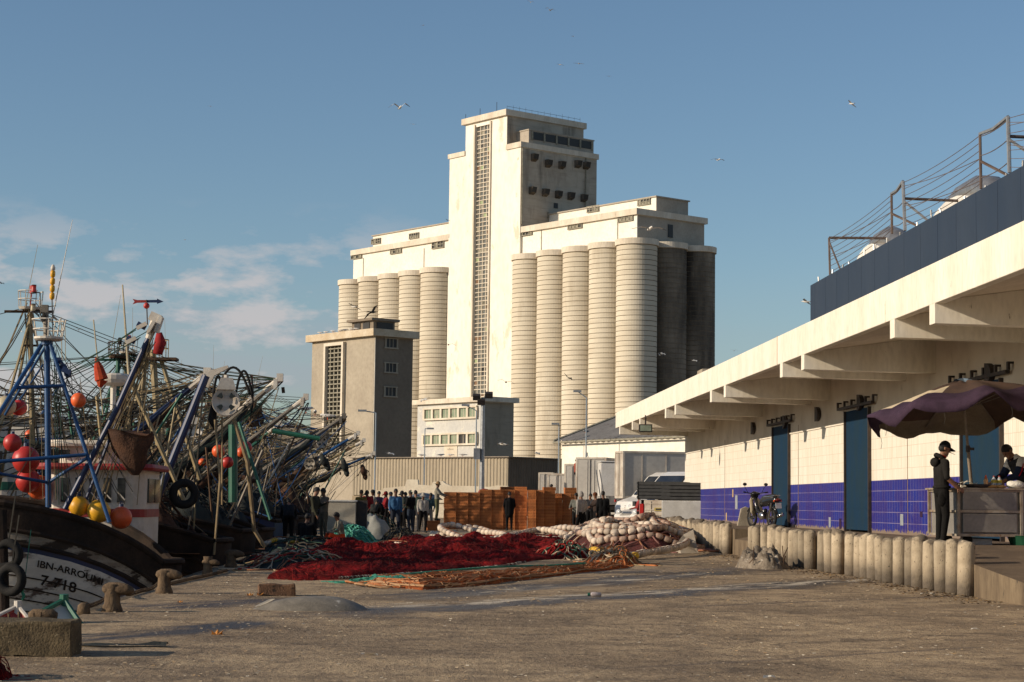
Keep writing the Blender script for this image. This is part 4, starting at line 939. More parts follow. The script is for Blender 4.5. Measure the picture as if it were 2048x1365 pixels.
for i in range(9):
    a = 2*PI*i/9; b.tube([c_+V((.25*math.cos(a), .25*math.sin(a), .04)), c_+V((.31*math.cos(a), .31*math.sin(a), .36))], .012, 5) if i not in (5, 6) else None
for rr, z in ((.28, .18), (.31, .36)): b.tube([c_+V((rr*math.cos(2*PI*i/16), rr*math.sin(2*PI*i/16), z)) for i in range(1, 14)], .013, 5)
b.build('crow_nest_rail', M_whitep, B1)
b = MB(); b.tube([P(92, 678), P(92, 612)], .05, 8); b.box(P(90, 618), (.12, .1, .14)); b.tube([P(82, 640), P(80, 585)], .012, 5); b.tube([P(80, 586), P(66, 584)], .012, 5); b.tube([P(80, 625), P(62, 624)], .012, 5); b.tube([P(82, 640), P(95, 645)], .014, 5)
b.tube([P(104, 600), P(106, 680)], .012, 5); b.tube([P(95, 614), P(112, 612)], .010, 5); b.tube([P(105, 632), P(114, 640)], .02, 5); b.build('lamp_bracket', M_grey, B1)
for px_, py_, mt in ((68, 578, M_red), (66, 616, M_cream)):
    b = MB(); q = P(px_, py_); b.lathe([(.04, -.06), (.045, -.04), (.04, .03), (.045, .05), (.03, .06)], q, 10); o = b.build('signal_lamp', mt, B1)
    b = MB(); b.lathe([(.055, -.085), (.055, -.062)], q, 10); b.lathe([(.048, .062), (.04, .075)], q, 10); o2 = b.build('lamp_cap', M_iron, None, loc=B1.location); o2.parent = o; o2.location = (0, 0, 0)
b = MB(); b.lathe([(.055, -.09), (.06, 0), (.05, .08)], P(90, 634), 10); b.build('siren', M_rubber, B1)
b = MB(); b.tube([P(104, 640), P(145, 440)], .012, 5, r1=.005); b.build('antenna', M_whitep, B1)
fs_ = thing('float_stick', 'stick of yellow cork floats with a white tip standing above the nearest mast', 'float marker', P(104, 602))
b = MB(); b.s = True
q = P(104, 598)
for i in range(4): b.lathe([(.02, 0), (.045, .03), (.047, .09), (.042, .125), (.02, .135)], q+V((0, 0, .137*i-.02)), 12)
b.build('yellow_float', M_yel, fs_)
b = MB(); b.s = True; b.lathe([(.03, 0), (.043, .02), (.043, .06), (.02, .11), (.005, .115)], q+V((0, 0, .525)), 12); b.build('white_tip', M_whitep, fs_)
vane = thing('wind_vane', 'red and blue arrow wind vane with a red ball at the boom head', 'wind vane', at(295, 640, 35))
b = MB(); b.tube([at(295, 650, 35), at(293, 600, 35)], .012, 6); b.build('spindle', M_iron, vane)
b = MB(); b.s = True; b.ball(at(293, 612, 35), .058, 14); b.build('ball', M_red, vane)
b = MB(); b.prism([at(x, y, 35) for x, y in ((293, 600.5), (293, 605.5), (274, 606), (265, 609), (269, 603.5), (265, 598), (274, 600.5))], (0, .02, 0)); b.build('tail', M_redp, vane)
b = MB(); b.prism([at(x, y, 35) for x, y in ((293, 600.5), (314, 600), (314, 597.5), (327, 603.5), (314, 608), (314, 605.5), (293, 605.5))], (0, .02, 0)); b.build('arrow_head', M_navy, vane)
b = MB()
for i in range(4): b.rope(at(133, 738+i*5, 35.3), at(272+i*3, 660-i*5 if i < 2 else 684-i*3, 35), .011, .03)
for x0, y0, x1, y1 in ((133, 748, 300, 660), (128, 745, 160, 800), (160, 800, 200, 830), (120, 772, 125, 1000), (112, 700, 118, 1010), (108, 690, 113, 1000)): b.rope(P(x0, y0), P(x1, y1, 35.1), .010, .02)
b.build('rigging', M_ropeg, B1)
b = MB()
for i in range(14):
    t = i/14; A = at(302+rnd.uniform(-8, 10), 650+rnd.uniform(0, 40), 35+rnd.uniform(-.1, .1)); C_ = at(150+rnd.uniform(-20, 130), rnd.uniform(940, 1040), 35.6+rnd.uniform(-.4, .6)); b.rope(A, C_, .010, rnd.uniform(0, .1))
for i in range(6): b.rope(at(60+i*20, 700+rnd.uniform(0, 60), 35.5), at(60+i*26, 1000, 35.5), .007, rnd.uniform(0, .08))
b.build('rigging', M_ropet, B1)
b = MB()
for i in range(22):
    A = at(rnd.uniform(100, 140), rnd.uniform(690, 800), 35.5); C_ = at(rnd.uniform(-30, 330), rnd.uniform(820, 1020), 35.5+rnd.uniform(-.5, 2.0)); b.rope(A, C_, .008, rnd.uniform(0, .2))
b.build('rigging', M_rope, B1)
b = MB()
b = None
for i in range(3): b = MB(); b.box(P(117+i*9, 722+i*12), (.10, .08, .12), Matrix.Rotation(i*.7, 3, 'Y')); b.torus(P(120+i*8, 728+i*10, 35.3), .05, .02, (.2, 1, 0), 12, 6); b.build('pulley', M_navy, B1)
for x, y in ((283, 652), (262, 680), (133, 742)): b = MB(); b.box(at(x, y, 34.95), (.17, .06, .09), Matrix.Rotation(.5, 3, 'Y')); b.build('pulley', M_navy, B1)
for x, y in ((283, 652), (262, 681)):
    b = MB(); b.box(at(x, y, 34.88), (.20, .05, .07), Matrix.Rotation(-.5, 3, 'Y')); b.build('pulley', M_whitep, B1)
b = MB(); b.lathe([(.16, 0), (.3, .05), (.33, .12), (.33, .2), (.28, .24)], at(227, 772, 38.5), 20); b.lathe([(.05, -.5), (.06, 0)], at(227, 772, 38.5), 8); b.build('radar_dome', M_whitep, B1)
b = MB(); pts = [at(192, 716, 37), at(197, 735, 37), at(203, 760, 37)]; b.tube(pts, [.02, .09, .13], 10); b.tube([at(203, 760, 37), at(200, 775, 37)], [.13, .03], 8); b.build('furled_flag', pm('flag_red', (.5, .085, .03), (.36, .04, .02), 9, .8), B1)
b = MB(); b.tube([at(187, 640, 37), at(206, 830, 37)], .014, 6); b.tube([at(245, 570, 38.6), at(258, 760, 38.6)], .016, 6, r1=.03); b.tube([at(122, 635, 38), at(124, 720, 38)], .01, 5); b.tube([at(130, 650, 38), at(131, 720, 38)], .008, 5); b.build('antenna', M_cream, B1)
for x, y, r, Y, mt, lb in ((157, 801, 15, 34.9, M_orange, 'bright orange buoy hanging just right of the blue mast brace'), (25, 886, 18, 34.9, M_red, 'red buoy hanging at the far left beside the mast leg'), (52, 920, 27, 36.2, M_red, 'largest red buoy behind the blue crossbar at left'), (56, 962, 24, 36.6, M_red, 'red buoy under the largest red buoy'), (78, 975, 24, 36.9, M_orange, 'faded orange buoy tucked beside the wheelhouse edge'),
    (158, 1013, 20, 35.5, M_yel, 'left yellow buoy on the gunwale before the wheelhouse'), (198, 1023, 23, 35.4, M_yel, 'right yellow buoy on the gunwale under the blue leg'), (242, 1036, 22, 35.6, M_orange, 'orange buoy on the gunwale right of the yellow pair'), (12, 812, 20, 37.5, M_cream, 'cream buoy hung high at the far left edge'), (38, 816, 16, 37.8, M_red, 'dull red buoy hung high beside the cream one'), (150, 1030, 14, 35.9, M_red, 'small red buoy half hidden below the left yellow buoy')):
    buoy(at(x, y, Y), r/FP*Y, mt, lb)
nb = thing('net_bag', 'brown bundled net slung from ropes before the red roof edge', 'net bag', at(258, 905, 35.2))
b = MB(); b.s = True; c_ = at(258, 905, 35.2); vs = []
n, k = 22, 12
for i in range(k+1):
    t = i/k
    for j in range(n):
        a = 2*PI*j/n; r = .40*(1-.85*t**1.6)*(1+.22*noise.noise(V((math.cos(a)*2, math.sin(a)*2, t*3)))+.08*math.sin(a*9)); vs.append(c_+V((r*math.cos(a)+.12*t, r*.7*math.sin(a), .36-.78*t+.06*math.sin(a*2)*(1-t))))
b.add(vs, [(i*n+j, i*n+(j+1) % n, (i+1)*n+(j+1) % n, (i+1)*n+j) for i in range(k) for j in range(n)]+[tuple(range(n))]); b.build('net', M_netb, nb)
b = MB()
for j in range(5): b.rope(c_+V((.38*math.cos(j*1.3), .25*math.sin(j*1.3), .36)), at(285+j*6, 720, 35.1), .01)
b.build('sling', M_ropet, nb)
tyre(at(16, 1110, 33.2), .28, (.25, 1, 0), 'upper tyre fender hanging at the left frame edge on the hull')
tyre(at(22, 1160, 33.1), .29, (.35, 1, 0), 'lower tyre fender hanging at the left frame edge on the hull')
tyre(at(368, 988, 38), .30, (-.3, 1, 0), 'tyre fender hung on the dark hull right of the wheelhouse')
b = MB(); b.tube([at(2, 1020, 33.3), at(8, 1240, 33.2)], .10, 10)
tag(b.build('mooring_pile', M_tar, None, loc=at(8, 1240, 33.2)), 'dark timber pile standing at the left frame edge by the hull', 'pile')
b = MB(); A = at(47, 1080, 33.3); b.rope(at(62, 1060, 33.4), at(46, 1190, 33.2), .008, 0); pts = [at(46+rnd.uniform(-4, 4), 1160+i*5, 33.1) for i in range(9)]; b.tube(pts, [.02+.015*rnd.random() for _ in pts], 5)
tag(b.build('green_line', pm('green_rope', (.06, .26, .16), (.04, .16, .1), 9, .9), None, loc=A), 'frayed green rope end dangling before the white hull', 'rope')

# --- the rest of the fleet ------------------------------------------------------
pole_mats = [M_rustd, M_tan, M_rustd, M_whitep, M_grey, M_blue, M_greenp, M_tan, M_grey, M_navy]
names_ = ['second', 'third', 'fourth', 'fifth', 'sixth', 'seventh', 'eighth', 'ninth', 'tenth', 'eleventh', 'twelfth', 'thirteenth', 'fourteenth', 'fifteenth']
def fleetboat(i, Y, xs, label, mastm, boomm, hullm, housem, tip, hero=False, small=False, group='fishing boats moored at the quay'):
    q = random.Random(100+i); g = zg(Y); yc = Y
    R = thing('fishing_boat', label, 'fishing boat', (xs-5, yc, WZ), group=group)
    z0, z1 = q.uniform(.45, .65)+g, q.uniform(1.25, 1.5)+g
    sheer, hb, pt = hull(R, xs, yc, 13, 1.75, z0, z1, [(.5, 0), (.8, 1), (.95, 2), (2.6, 3)], hullm, q.uniform(1.8, 2.6))
    hx = xs-q.uniform(4.6, 5.6); house(R, hx-2.6, hx, yc, 2.2, sheer(5)-.5, sheer(5)+q.uniform(1.3, 1.7), housem, nwin=4)
    if q.random() < .7: house(R, hx-2.2, hx-.6, yc, 1.7, sheer(5)+1.55, sheer(5)+2.2, housem, win=False, stripe=False, name='upper_cabin', rnd_=.2)
    mx = xs-q.uniform(3.0, 4.2); mz = q.uniform(4.6, 6.3)+g; mb = sheer(4)-.5
    mt_ = V((mx+q.uniform(-.3, .5), yc+q.uniform(-.3, .3), mz)); mf = V((mx, yc, mb))
    b = MB(); b.tube([mf, mt_], .07, 8, r1=.05); b.build('mast', mastm, R)
    for k_, (dx, dy) in enumerate(((-1.1, -.9), (-1.1, .9), (1.2, -.8), (1.1, .8))[:q.choice((2, 3, 4))]):
        b = MB(); b.tube([mt_-V((0, 0, .3)), mf+V((dx, dy, 0))], .035, 6); b.build('mast_leg', mastm, R)
    b = MB()
    for t in (.35, .6, .82): c_ = mf.lerp(mt_, t); b.tube([c_-V((.5*(1.1-t), .6*(1-t), 0)), c_+V((.55*(1.1-t), .5*(1-t), .02))], .025, 5)
    b.tube([mt_-V((.55, 0, .12)), mt_+V((.5, .1, -.1))], .03, 6); b.build('crosstree', mastm if q.random() < .6 else M_rustd, R)
    b = MB(); cn = mt_+V((0, 0, -.05)); b.lathe([(.22, -.02), (.26, .03)], cn, 10)
    for k_ in range(7): a = .9*k_; b.tube([cn+V((.24*math.cos(a), .24*math.sin(a), 0)), cn+V((.27*math.cos(a), .27*math.sin(a), .38))], .013, 4)
    for z in (.2, .38): b.tube([cn+V((.26*math.cos(.5*k_), .26*math.sin(.5*k_), z)) for k_ in range(12)], .012, 4)
    b.build('crow_nest', M_rustd if q.random() < .5 else M_whitep, R)
    b = MB()
    for k_ in range(q.choice((1, 2, 2))):
        a0 = mt_+V((q.uniform(-.3, .3), q.uniform(-.2, .2), -.1)) if k_ == 0 else V((hx-1.5, yc+q.uniform(-.6, .6), sheer(5)+1.6)); b.tube([a0, a0+V((q.uniform(-.15, .35), 0, q.uniform(1.2, 2.4)))], .011, 4, r1=.005)
    b.build('antenna', M_cream, R)
    b = MB(); lp_ = mt_+V((.05, -.1, .35)); b.lathe([(.05, -.08), (.05, .08), (.03, .1)], lp_, 8); b.tube([mt_, lp_], .015, 4); b.build('signal_lamp', q.choice((M_red, M_rubber, M_cream)), R)
    bf = mf+V((.3, q.uniform(-.3, .3), .5)); tip = V(tip)
    b = MB(); b.tube([bf, bf.lerp(tip, .97)], q.uniform(.07, .11), 8, r1=.06); bo = b.build('boom', boomm, R)
    d = (tip-bf).normalized(); b = MB(); b.tube([tip-d*.5, tip], .08, 8); b.box(tip+V((0, 0, .03)), (.16, .2, .2)); b.box(tip-d*.25+V((.08, -.05, .02)), (.1, .1, .28)); b.build('boom_head', M_whitep if q.random() < .5 else M_grey, R)
    t2 = tip+V((q.uniform(-2.2, -.9), q.uniform(-1, 1), q.uniform(-1.2, .2)))
    b = MB(); b.tube([mf+V((.2, .6, .4)), t2], .05, 7, r1=.04); b.build('boom', q.choice(pole_mats), R)
    if q.random() < .65 and not hero: powerblock(R, t2-V((0, 0, .5)), q.uniform(.2, .28), (q.uniform(-.5, .7), -1, 0), (q.choice((M_whitep, M_grey, M_rustd)), M_rustd))
    # after mast with its own legs, derrick and stays
    ax_ = xs-q.uniform(7.4, 9.4); am = V((ax_+q.uniform(-.4, .4), yc+q.uniform(-.4, .4), q.uniform(3.9, 5.3)+g)); af = V((ax_, yc, sheer(8)-.4)); am_ = q.choice((M_grey, M_tan, M_rustd, mastm, M_whitep))
    b = MB(); b.tube([af, am], .06, 8, r1=.045); b.build('after_mast', am_, R)
    for dx in (-.9, 1.0): b = MB(); b.tube([am-V((0, 0, .2)), af+V((dx, q.uniform(-.8, .8), 0))], .03, 6); b.build('mast_leg', am_, R)
    b = MB(); c_ = af.lerp(am, .7); b.tube([c_-V((.6, .3, 0)), c_+V((.6, -.3, .05))], .025, 5); b.tube([am-V((.35, 0, .05)), am+V((.35, 0, -.05))], .022, 5); b.build('crosstree', am_, R)
    b = MB(); b.tube([af+V((.2, 0, .4)), am+V((q.uniform(1.4, 2.6), q.uniform(-.8, .8), q.uniform(-1.2, -.2)))], .05, 7, r1=.035); b.build('boom', q.choice(pole_mats), R)
    b = MB()
    for _ in range(16): A = q.choice((am, am, c_)); C_ = q.choice((mt_, mf.lerp(mt_, .6), V((ax_+q.uniform(-3, 3), yc+q.uniform(-1.5, 1.5), z1)), tip.lerp(bf, q.uniform(.2, .7)), V((hx-1, yc, sheer(5)+1.6)))); b.rope(A, C_, q.choice((.010, .014, .018)), q.choice((0, .05, .2, .4)), 4, 6)
    b.build('rigging', q.choice((M_rope, M_ropeg, M_rope, M_ropet)), R)
    # hoses and arched pipe near the booms
    b = MB()
    for k_ in range(3):
        A = t2+V((q.uniform(-.3, .3), q.uniform(-.2, .2), 0)); C_ = mf.lerp(mt_, q.uniform(.2, .7)); m_ = A.lerp(C_, .5)+V((q.uniform(0, .6), 0, q.uniform(-.9, .8))); b.tube([A.lerp(m_, t).lerp(m_.lerp(C_, t), t) for t in [j/8 for j in range(9)]], .022, 5)
    b.build('hose', M_rubber if q.random() < .5 else M_rustd, R)
    nr = 14 if small else 26
    for mtl, cnt in ((M_rope, nr), (M_ropet, nr-2), (q.choice((M_ropeg, M_rope, M_ropet, M_blue)), nr//2)):
        b = MB()
        for _ in range(cnt):
            A = q.choice((mt_, mt_, tip, t2, mf.lerp(mt_, q.uniform(.3, .9)), bf.lerp(tip, q.uniform(.3, 1))))+V((q.uniform(-.12, .12), q.uniform(-.15, .15), q.uniform(-.25, .1)))
            C_ = q.choice((tip, t2, V((xs-q.uniform(.0, 3), yc+q.uniform(-1.4, 1.4), z0+.1)), V((xs-q.uniform(3, 11), yc+q.choice((-1.6, 1.6)), z1)), V((hx-1, yc, sheer(5)+1.6)), mf+V((q.uniform(-1, 1), q.uniform(-1, 1), .3))))
            if (A-C_).length > .7: b.rope(A, C_, q.choice((.010, .014, .022)), q.choice((0, .05, .12, .25, .45, .8)), 4, 6)
        for k_ in range(3): b.rope(mt_+V((0, 0, -.05*k_)), tip+V((0, 0, -.08*k_)), .011, .02*k_)
        b.build('rigging', mtl, R)
    for _ in range(7 if not small else 3): b = MB(); A = q.choice((mt_, tip, t2)).lerp(mf, q.uniform(0, .5)); b.box(A+V((q.uniform(-.2, .2), q.uniform(-.3, .3), q.uniform(-.3, 0))), (.08, .07, .15), Matrix.Rotation(q.uniform(-1, 1), 3, 'Y')); b.build('pulley', M_rustd, R)
    for ms_, cnt in ((q.choice((M_tan, M_grey)), 5), (q.choice((M_whitep, M_blue, M_greenp, M_rustd)), 4)):      # deck clutter: stanchions and spars laid up
        for k_ in range(cnt):
            b = MB(); x = xs-q.uniform(.3, 6.5); y = yc+q.uniform(-1.4, 1.4); zb = z0-.3; L_ = q.uniform(1.2, 4.2); b.tube([(x, y, zb), (x+q.uniform(-.5, .7)*L_, y+q.uniform(-.4, .4), zb+L_*.85)], q.uniform(.018, .04), 5); b.build('deck_spar', ms_, R)
    for k_ in range(2):      # winch drums
        b = MB(); c_ = V((xs-q.uniform(1.5, 3.6), yc+q.uniform(-1, 1), z0+.25)); b.lathe([(.12, -.4), (.34, -.38), (.34, -.33), (.16, -.3), (.16, .3), (.34, .33), (.34, .38), (.12, .4)], c_, 14, Matrix(((0, 0, 1), (1, 0, 0), (0, 1, 0)))); b.box(c_+V((0, 0, -.3)), (.7, .3, .4)); b.build('winch', q.choice((M_rustd, M_navy, M_grey, M_greenp)), R)
    # net hung in folds from the boom
    for _ in range(2 if not small else 1):
     A = bf.lerp(tip, q.uniform(.3, .8)); C_ = mf.lerp(mt_, q.uniform(.3, .55)); b = MB(); b.s = True; pts = [A.lerp(C_, t)-V((0, 0, .9*4*t*(1-t)*q.uniform(.6, 1))) for t in [j/9 for j in range(10)]]
     b.tube(pts, [.05+.14*math.sin(PI*(j+.4)/10)*q.uniform(.5, 1.4) for j in range(10)], 9); b.build('hung_net', q.choice((M_netk, M_netb, M_netk, M_rustd)), R)
    c_ = (xs-1.9, yc, z0-.25); b = heap(c_, 1.7, 1.4, q.uniform(1.0, 1.7), i*1.7, 18, .2); strands(b, c_, 1.5, 1.3, 1.3, 40, .016, i)
    tag(b.build('net_pile', q.choice((M_netb, M_netk, M_netk)), None, loc=V(c_)), '%s net heap on the stern deck of the %s boat from the camera' % (q.choice(('dark',)), names_[i] if i < len(names_) else 'outer'), 'net', 'net heaps on the boat sterns') if not small else b.build('net_pile', M_netk, R)
    return R, mt_, tip, t2, mf, sheer, hx
HM = [[M_tar, M_peel, M_navy, M_plank], [M_tar, M_tar, M_rustd, M_tar], [M_tar, M_peel, M_redp, M_tar], [M_navy, M_tar, M_blue, M_tar], [M_tar, M_rustd, M_greenp, M_tar]]
HS = [[M_whitep, M_redp], [M_whitep, M_blue], [M_whitep, M_greenp], [M_grey, M_navy], [M_whitep, M_navy]]
# (Y, boom tip pixel, mast, boom, hull, house, label)
fleet = [(41.6, (415, 748), 1, 0, 'fishing boat with a blue boom and the big white power block beside the arrow vane', M_tan, M_navy),
 (48.5, (560, 758), 1, 2, 'dark hulled fishing boat with a long grey boom reaching above the green mast', M_greenp, M_grey),
 (55.0, (503, 800), 4, 4, 'fishing boat with a tan lattice mast topped by a dark platform', M_tan, M_tan),
 (61.0, (612, 796), 3, 1, 'dark fishing boat with twin tan masts under the perched gulls', M_tan, M_grey),
 (67.0, (560, 850), 2, 3, 'fishing boat with a green crossbeam between leaning booms', M_greenp, M_greenp),
 (73.0, (688, 834), 1, 0, 'fishing boat with the bright steel boom leaning before the grey tower', M_tan, M_grey),
 (79.0, (655, 872), 1, 2, 'fishing boat with brown booms low before the tower foot', M_grey, M_rustd),
 (85.0, (716, 868), 4, 4, 'fishing boat with a light blue boom tip before the grey tower', M_blue, M_blue),
 (91.0, (690, 888), 1, 1, 'fishing boat with white booms among the crowded rigging', M_whitep, M_whitep),
 (97.0, (728, 882), 2, 3, 'fishing boat with a tan boom just left of the blue street lamp', M_tan, M_tan),
 (103.0, (748, 908), 3, 4, 'farthest fishing boat with blue booms beside the street lamp', M_blue, M_blue)]
info = []
for i, (Y, tp, hm, hs, lb, mm, bm) in enumerate(fleet):
    T = at(tp[0], tp[1], Y); info.append(fleetboat(i, Y, quay_x(Y)-.25, lb, mm, bm, HM[hm], HS[hs], T, hero=(i == 0)))
outer = [(62, -15.5, 'outer fishing boat far left with orange floats behind the blue mast', M_whitep), (72, -17.5, 'outer fishing boat far left, second one behind the blue mast', M_tan), (82, -17, 'outer fishing boat behind the arrow vane', M_grey), (92, -19, 'outer fishing boat behind the furled red flag', M_blue), (104, -19, 'outer fishing boat seen between the blue boom and lattice mast', M_tan), (116, -20, 'outer fishing boat behind the white power block', M_whitep), (118, -9, 'distant fishing boat behind the green crossbeam', M_tan), (128, -14, 'most distant outer fishing boat low behind the rigging', M_grey)]
for j, (Y, xs, lb, mm) in enumerate(outer):
    q = random.Random(j+5); fleetboat(20+j, Y, xs, lb, mm, q.choice(pole_mats), HM[j % 5], HS[j % 5], (xs+.5, Y+q.uniform(-1, 1), q.uniform(4.2, 5.2)), small=True, group='fishing boats moored farther out')
# the big power block and crane arm of the second boat
R2_ = info[0][0]; YY = 41.2
powerblock(R2_, at(451, 806, YY), .30, (.15, -1, .05))
b = MB(); b.prism([at(405, 770, YY), at(418, 742, YY), at(455, 731, YY), at(457, 736, YY), at(428, 752, YY), at(416, 776, YY)], (0, .14, 0)); b.build('crane_arm', M_whitep, R2_)
b = MB()
for x0, x1, yt in ((425, 447, 752), (433, 500, 735), (470, 505, 742)): b.tube([at(x0+(x1-x0)*t, yt+55*(2*t-1)**2, YY) for t in [j/12 for j in range(13)]], .028, 7)
b.tube([at(500+6*math.cos(t), 790+40*math.sin(t), YY) for t in [-1.4+.35*j for j in range(9)]], .02, 6); b.tube([at(430, 790, YY), at(424, 840, YY), at(432, 860, YY)], [.05, .10, .04], 8); b.build('hose', M_rubber, R2_)
b = MB(); b.tube([at(316, 992, 41), at(412, 752, 41)], .085, 10); b.build('boom', M_navy, R2_)
b = MB(); b.tube([at(444, 835, YY), at(444, 1010, 41)], .022, 6); b.tube([at(468, 840, YY), at(495, 925, YY), at(508, 1060, 41.5), at(530, 1095, 41.5)], .045, 7); b.tube([at(430, 840, 41), at(440, 960, 40.8), at(428, 1110, 40.5)], .026, 6); b.build('mooring_line', M_ropet, R2_)
b = MB(); b.tube([at(478, 845, 46.5), at(541, 1040, 46)], .04, 8); b.tube([at(466, 850, 47), at(466, 1005, 47)], .11, 10); b.tube([at(545, 862, 47), at(640, 878, 47)], .06, 8); b.build('derrick_post', M_greenp, info[1][0])
b = MB(); 
for p0, p1, r in ((at(262, 765, 40), at(372, 1010, 40), .045), (at(305, 700, 44), at(318, 890, 44), .08), (at(290, 720, 44), at(278, 900, 44), .06), (at(322, 720, 44), at(400, 960, 44), .05), (at(300, 705, 44), at(250, 880, 44), .045)): b = MB(); b.tube([p0, p1], r, 8); b.build('mast_leg', M_tan, info[2][0])
b = MB(); b.box(at(318, 719, 44), (.85, .5, .06)); b.build('mast_platform', M_rustd, info[2][0])
b = MB()
for z in (0, .25, .45): b.tube([at(318, 719, 44)+V((.16*math.cos(t*.6)+.05, .16*math.sin(t*.6), z)) for t in range(11)], .012, 4)
for t in range(6): b.tube([at(318, 719, 44)+V((.16*math.cos(t)+.05, .16*math.sin(t), 0)), at(318, 719, 44)+V((.16*math.cos(t)+.05, .16*math.sin(t), .45))], .012, 4)
b.build('crow_nest', M_tan, info[2][0])
b = MB(); b.s = True; c_ = at(318, 685, 40); b.tube([c_+V((0, 0, .2)), c_+V((.03, 0, 0)), c_+V((-.02, 0, -.25))], [.06, .13, .1], 9)
tag(b.build('furled_flag', pm('tarp_red', (.35, .03, .03), (.22, .02, .02), 8, .8), None, loc=c_), 'dark red bundle tied below the white boom head', 'bundle')
for x, y, r, Y, mt, lb in ((437, 903, 13, 46, M_orange, 'pale orange float between the green mast and the power block'), (455, 925, 12, 46, M_red, 'red float left of the green mast'), (492, 895, 12, 52, M_red, 'red float right of the green mast'), (483, 905, 10, 52.5, M_orange, 'orange float just behind the green mast'), (405, 925, 8, 50, M_orange, 'small orange float left of the boom crossing'), (60, 870, 10, 50, M_orange, 'small orange buoy deep in the rigging at far left')):
    buoy(at(x, y, Y), r/FP*Y, mt, lb)
# blue gill net tangles, hanging nets at the far booms
for i, (x, y, Y, rx, rz_) in enumerate(((690, 935, 90, .16, .8), (728, 945, 98, .13, .7), (650, 925, 78, .22, .6))):
    c_ = at(x, y, Y); b = MB(); b.s = True
    pts = [c_+V((rx*1.6*(t-.5)*2, .1*math.sin(t*9), rz_*(.5-t))) for t in [j/7 for j in range(8)]]; pts = [c_+V((rx*1.5*(.5-j/7), .1*math.sin(j), rz_*(j/7-.5))) for j in range(8)]
    b.tube(pts, [.06+.10*math.sin(PI*(j+.5)/8)*(1+.3*math.sin(j*2.1)) for j in range(8)], 9); strands(b, c_-V((0, 0, .2)), .3, .2, .4, 8, .012, i)
    tag(b.build('hanging_net', (M_netk, M_netb)[i % 2], None, loc=c_), ('dark net roll slung between booms, %s' % ('above the crowd', 'beside the street lamp', 'before the bright steel boom', 'under the boom tips at the tower corner', 'behind the grey boom')[i]), 'net', 'nets slung from the booms')
# ------------------------------------------------------------------ quay furniture and nets
def spline(pts, step):
    pts = [V(p) for p in pts]; out = []; n = len(pts)
    for i in range(n-1):
        p0, p1, p2, p3 = pts[max(0, i-1)], pts[i], pts[i+1], pts[min(n-1, i+2)]; k = max(2, int((p2-p1).length/.04))
        for j in range(k):
            t = j/k; out.append(.5*((2*p1)+(p2-p0)*t+(2*p0-5*p1+4*p2-p3)*t*t+(3*p1-p0-3*p2+p3)*t**3))
    out.append(pts[-1]); res = [out[0]]; acc = 0
    for a, b_ in zip(out, out[1:]):
        d = (b_-a).length; acc += d
        while acc >= step: acc -= step; res.append(b_ - (b_-a)*(acc/d if d > 0 else 0))
    return res
M_bol = pm('bollard_iron', (0.17, 0.115, 0.068), (0.085, 0.058, 0.038), 9, .9, bmp=.8, bscale=26, spots=((.06, .045, .035), 12, .62))
def bollard(px, py, s, label, lean=0.0):
    c = gp(px, py); t_ = thing('bollard', label, 'bollard', c, group='iron mooring bollards on the quay edge')
    b = MB(); b.s = True; b.lathe([(.19*s, -.03), (.175*s, .03), (.135*s, .10), (.125*s, .26), (.14*s, .33)], c, 16); b.build('stem', M_bol, t_)
    b = MB(); b.s = True; b.tube([c+V((-.17, .0, .35))*s, c+V((-.14, 0, .365))*s, c+V((-.06, 0, .385))*s, c+V((.1, -.02, .39))*s, c+V((.24, -.05, .375))*s, c+V((.33, -.06, .35))*s, c+V((.36, -.06, .34))*s], [.02*s, .075*s, .105*s, .105*s, .09*s, .06*s, .02*s], 12); b.build('head', M_bol, t_)
bollard(224, 1224, .72, 'rusty bollard with a mushroom head, nearer of the two standing clear on the quay edge')
bollard(328, 1187, .72, 'rusty bollard with a mushroom head, farther of the two standing clear on the quay edge')
bollard(462, 1136, .74, 'far bollard with a long head beside the tangled rope heap')
bollard(415, 1150, .6, 'low dark bollard wrapped in chain before the boat sterns')
ch = []
def chain(pts, label, s=1.0):
    t_ = thing('mooring_chain', label, 'chain', pts[0]); P_ = spline(pts, .066*s); b = MB()
    for i in range(len(P_)-1):
        d = (P_[i+1]-P_[i]).normalized(); a = d.cross(V((0, 0, 1))).normalized() if i % 2 else d.cross(d.cross(V((0, 0, 1)))).normalized()
        c = (P_[i]+P_[i+1])/2; e = d; f = a.cross(d)
        b.tube([c+e*(0.058*s*math.cos(t*PI/5))+f*(.03*s*math.sin(t*PI/5)) for t in range(11)], .011*s, 5)
    b.build('chain_link', M_bol, t_)
chain([gp(172, 1225)+V((0, 0, .10)), gp(180, 1220)+V((0, 0, .05)), gp(205, 1209)+V((0, 0, .05)), gp(217, 1206)+V((0, 0, .12))], 'rusty chain lying from the iron stub to the nearer bollard', .8)
chain([gp(246, 1199)+V((0, 0, .10)), gp(258, 1193)+V((0, 0, .03)), gp(283, 1186)+V((0, 0, .03)), gp(304, 1181)+V((0, 0, .03)), gp(318, 1178)+V((0, 0, .10))], 'rusty chain lying between the two clear bollards', .8)
chain([gp(340, 1172)+V((0, 0, .03)), gp(375, 1163)+V((0, 0, .03)), gp(412, 1155)+V((0, 0, .03)), gp(455, 1144)+V((0, 0, .03))], 'dark chain lying towards the far bollard', .8)
c = gp(167, 1228); b = MB(); b.s = True; b.lathe([(.09, -.05), (.075, .05), (.07, .10), (.03, .13)], c, 10)
tag(b.build('iron_stub', M_bol, None, loc=c), 'small rusty iron stub on the quay edge at the chain end', 'iron stub')
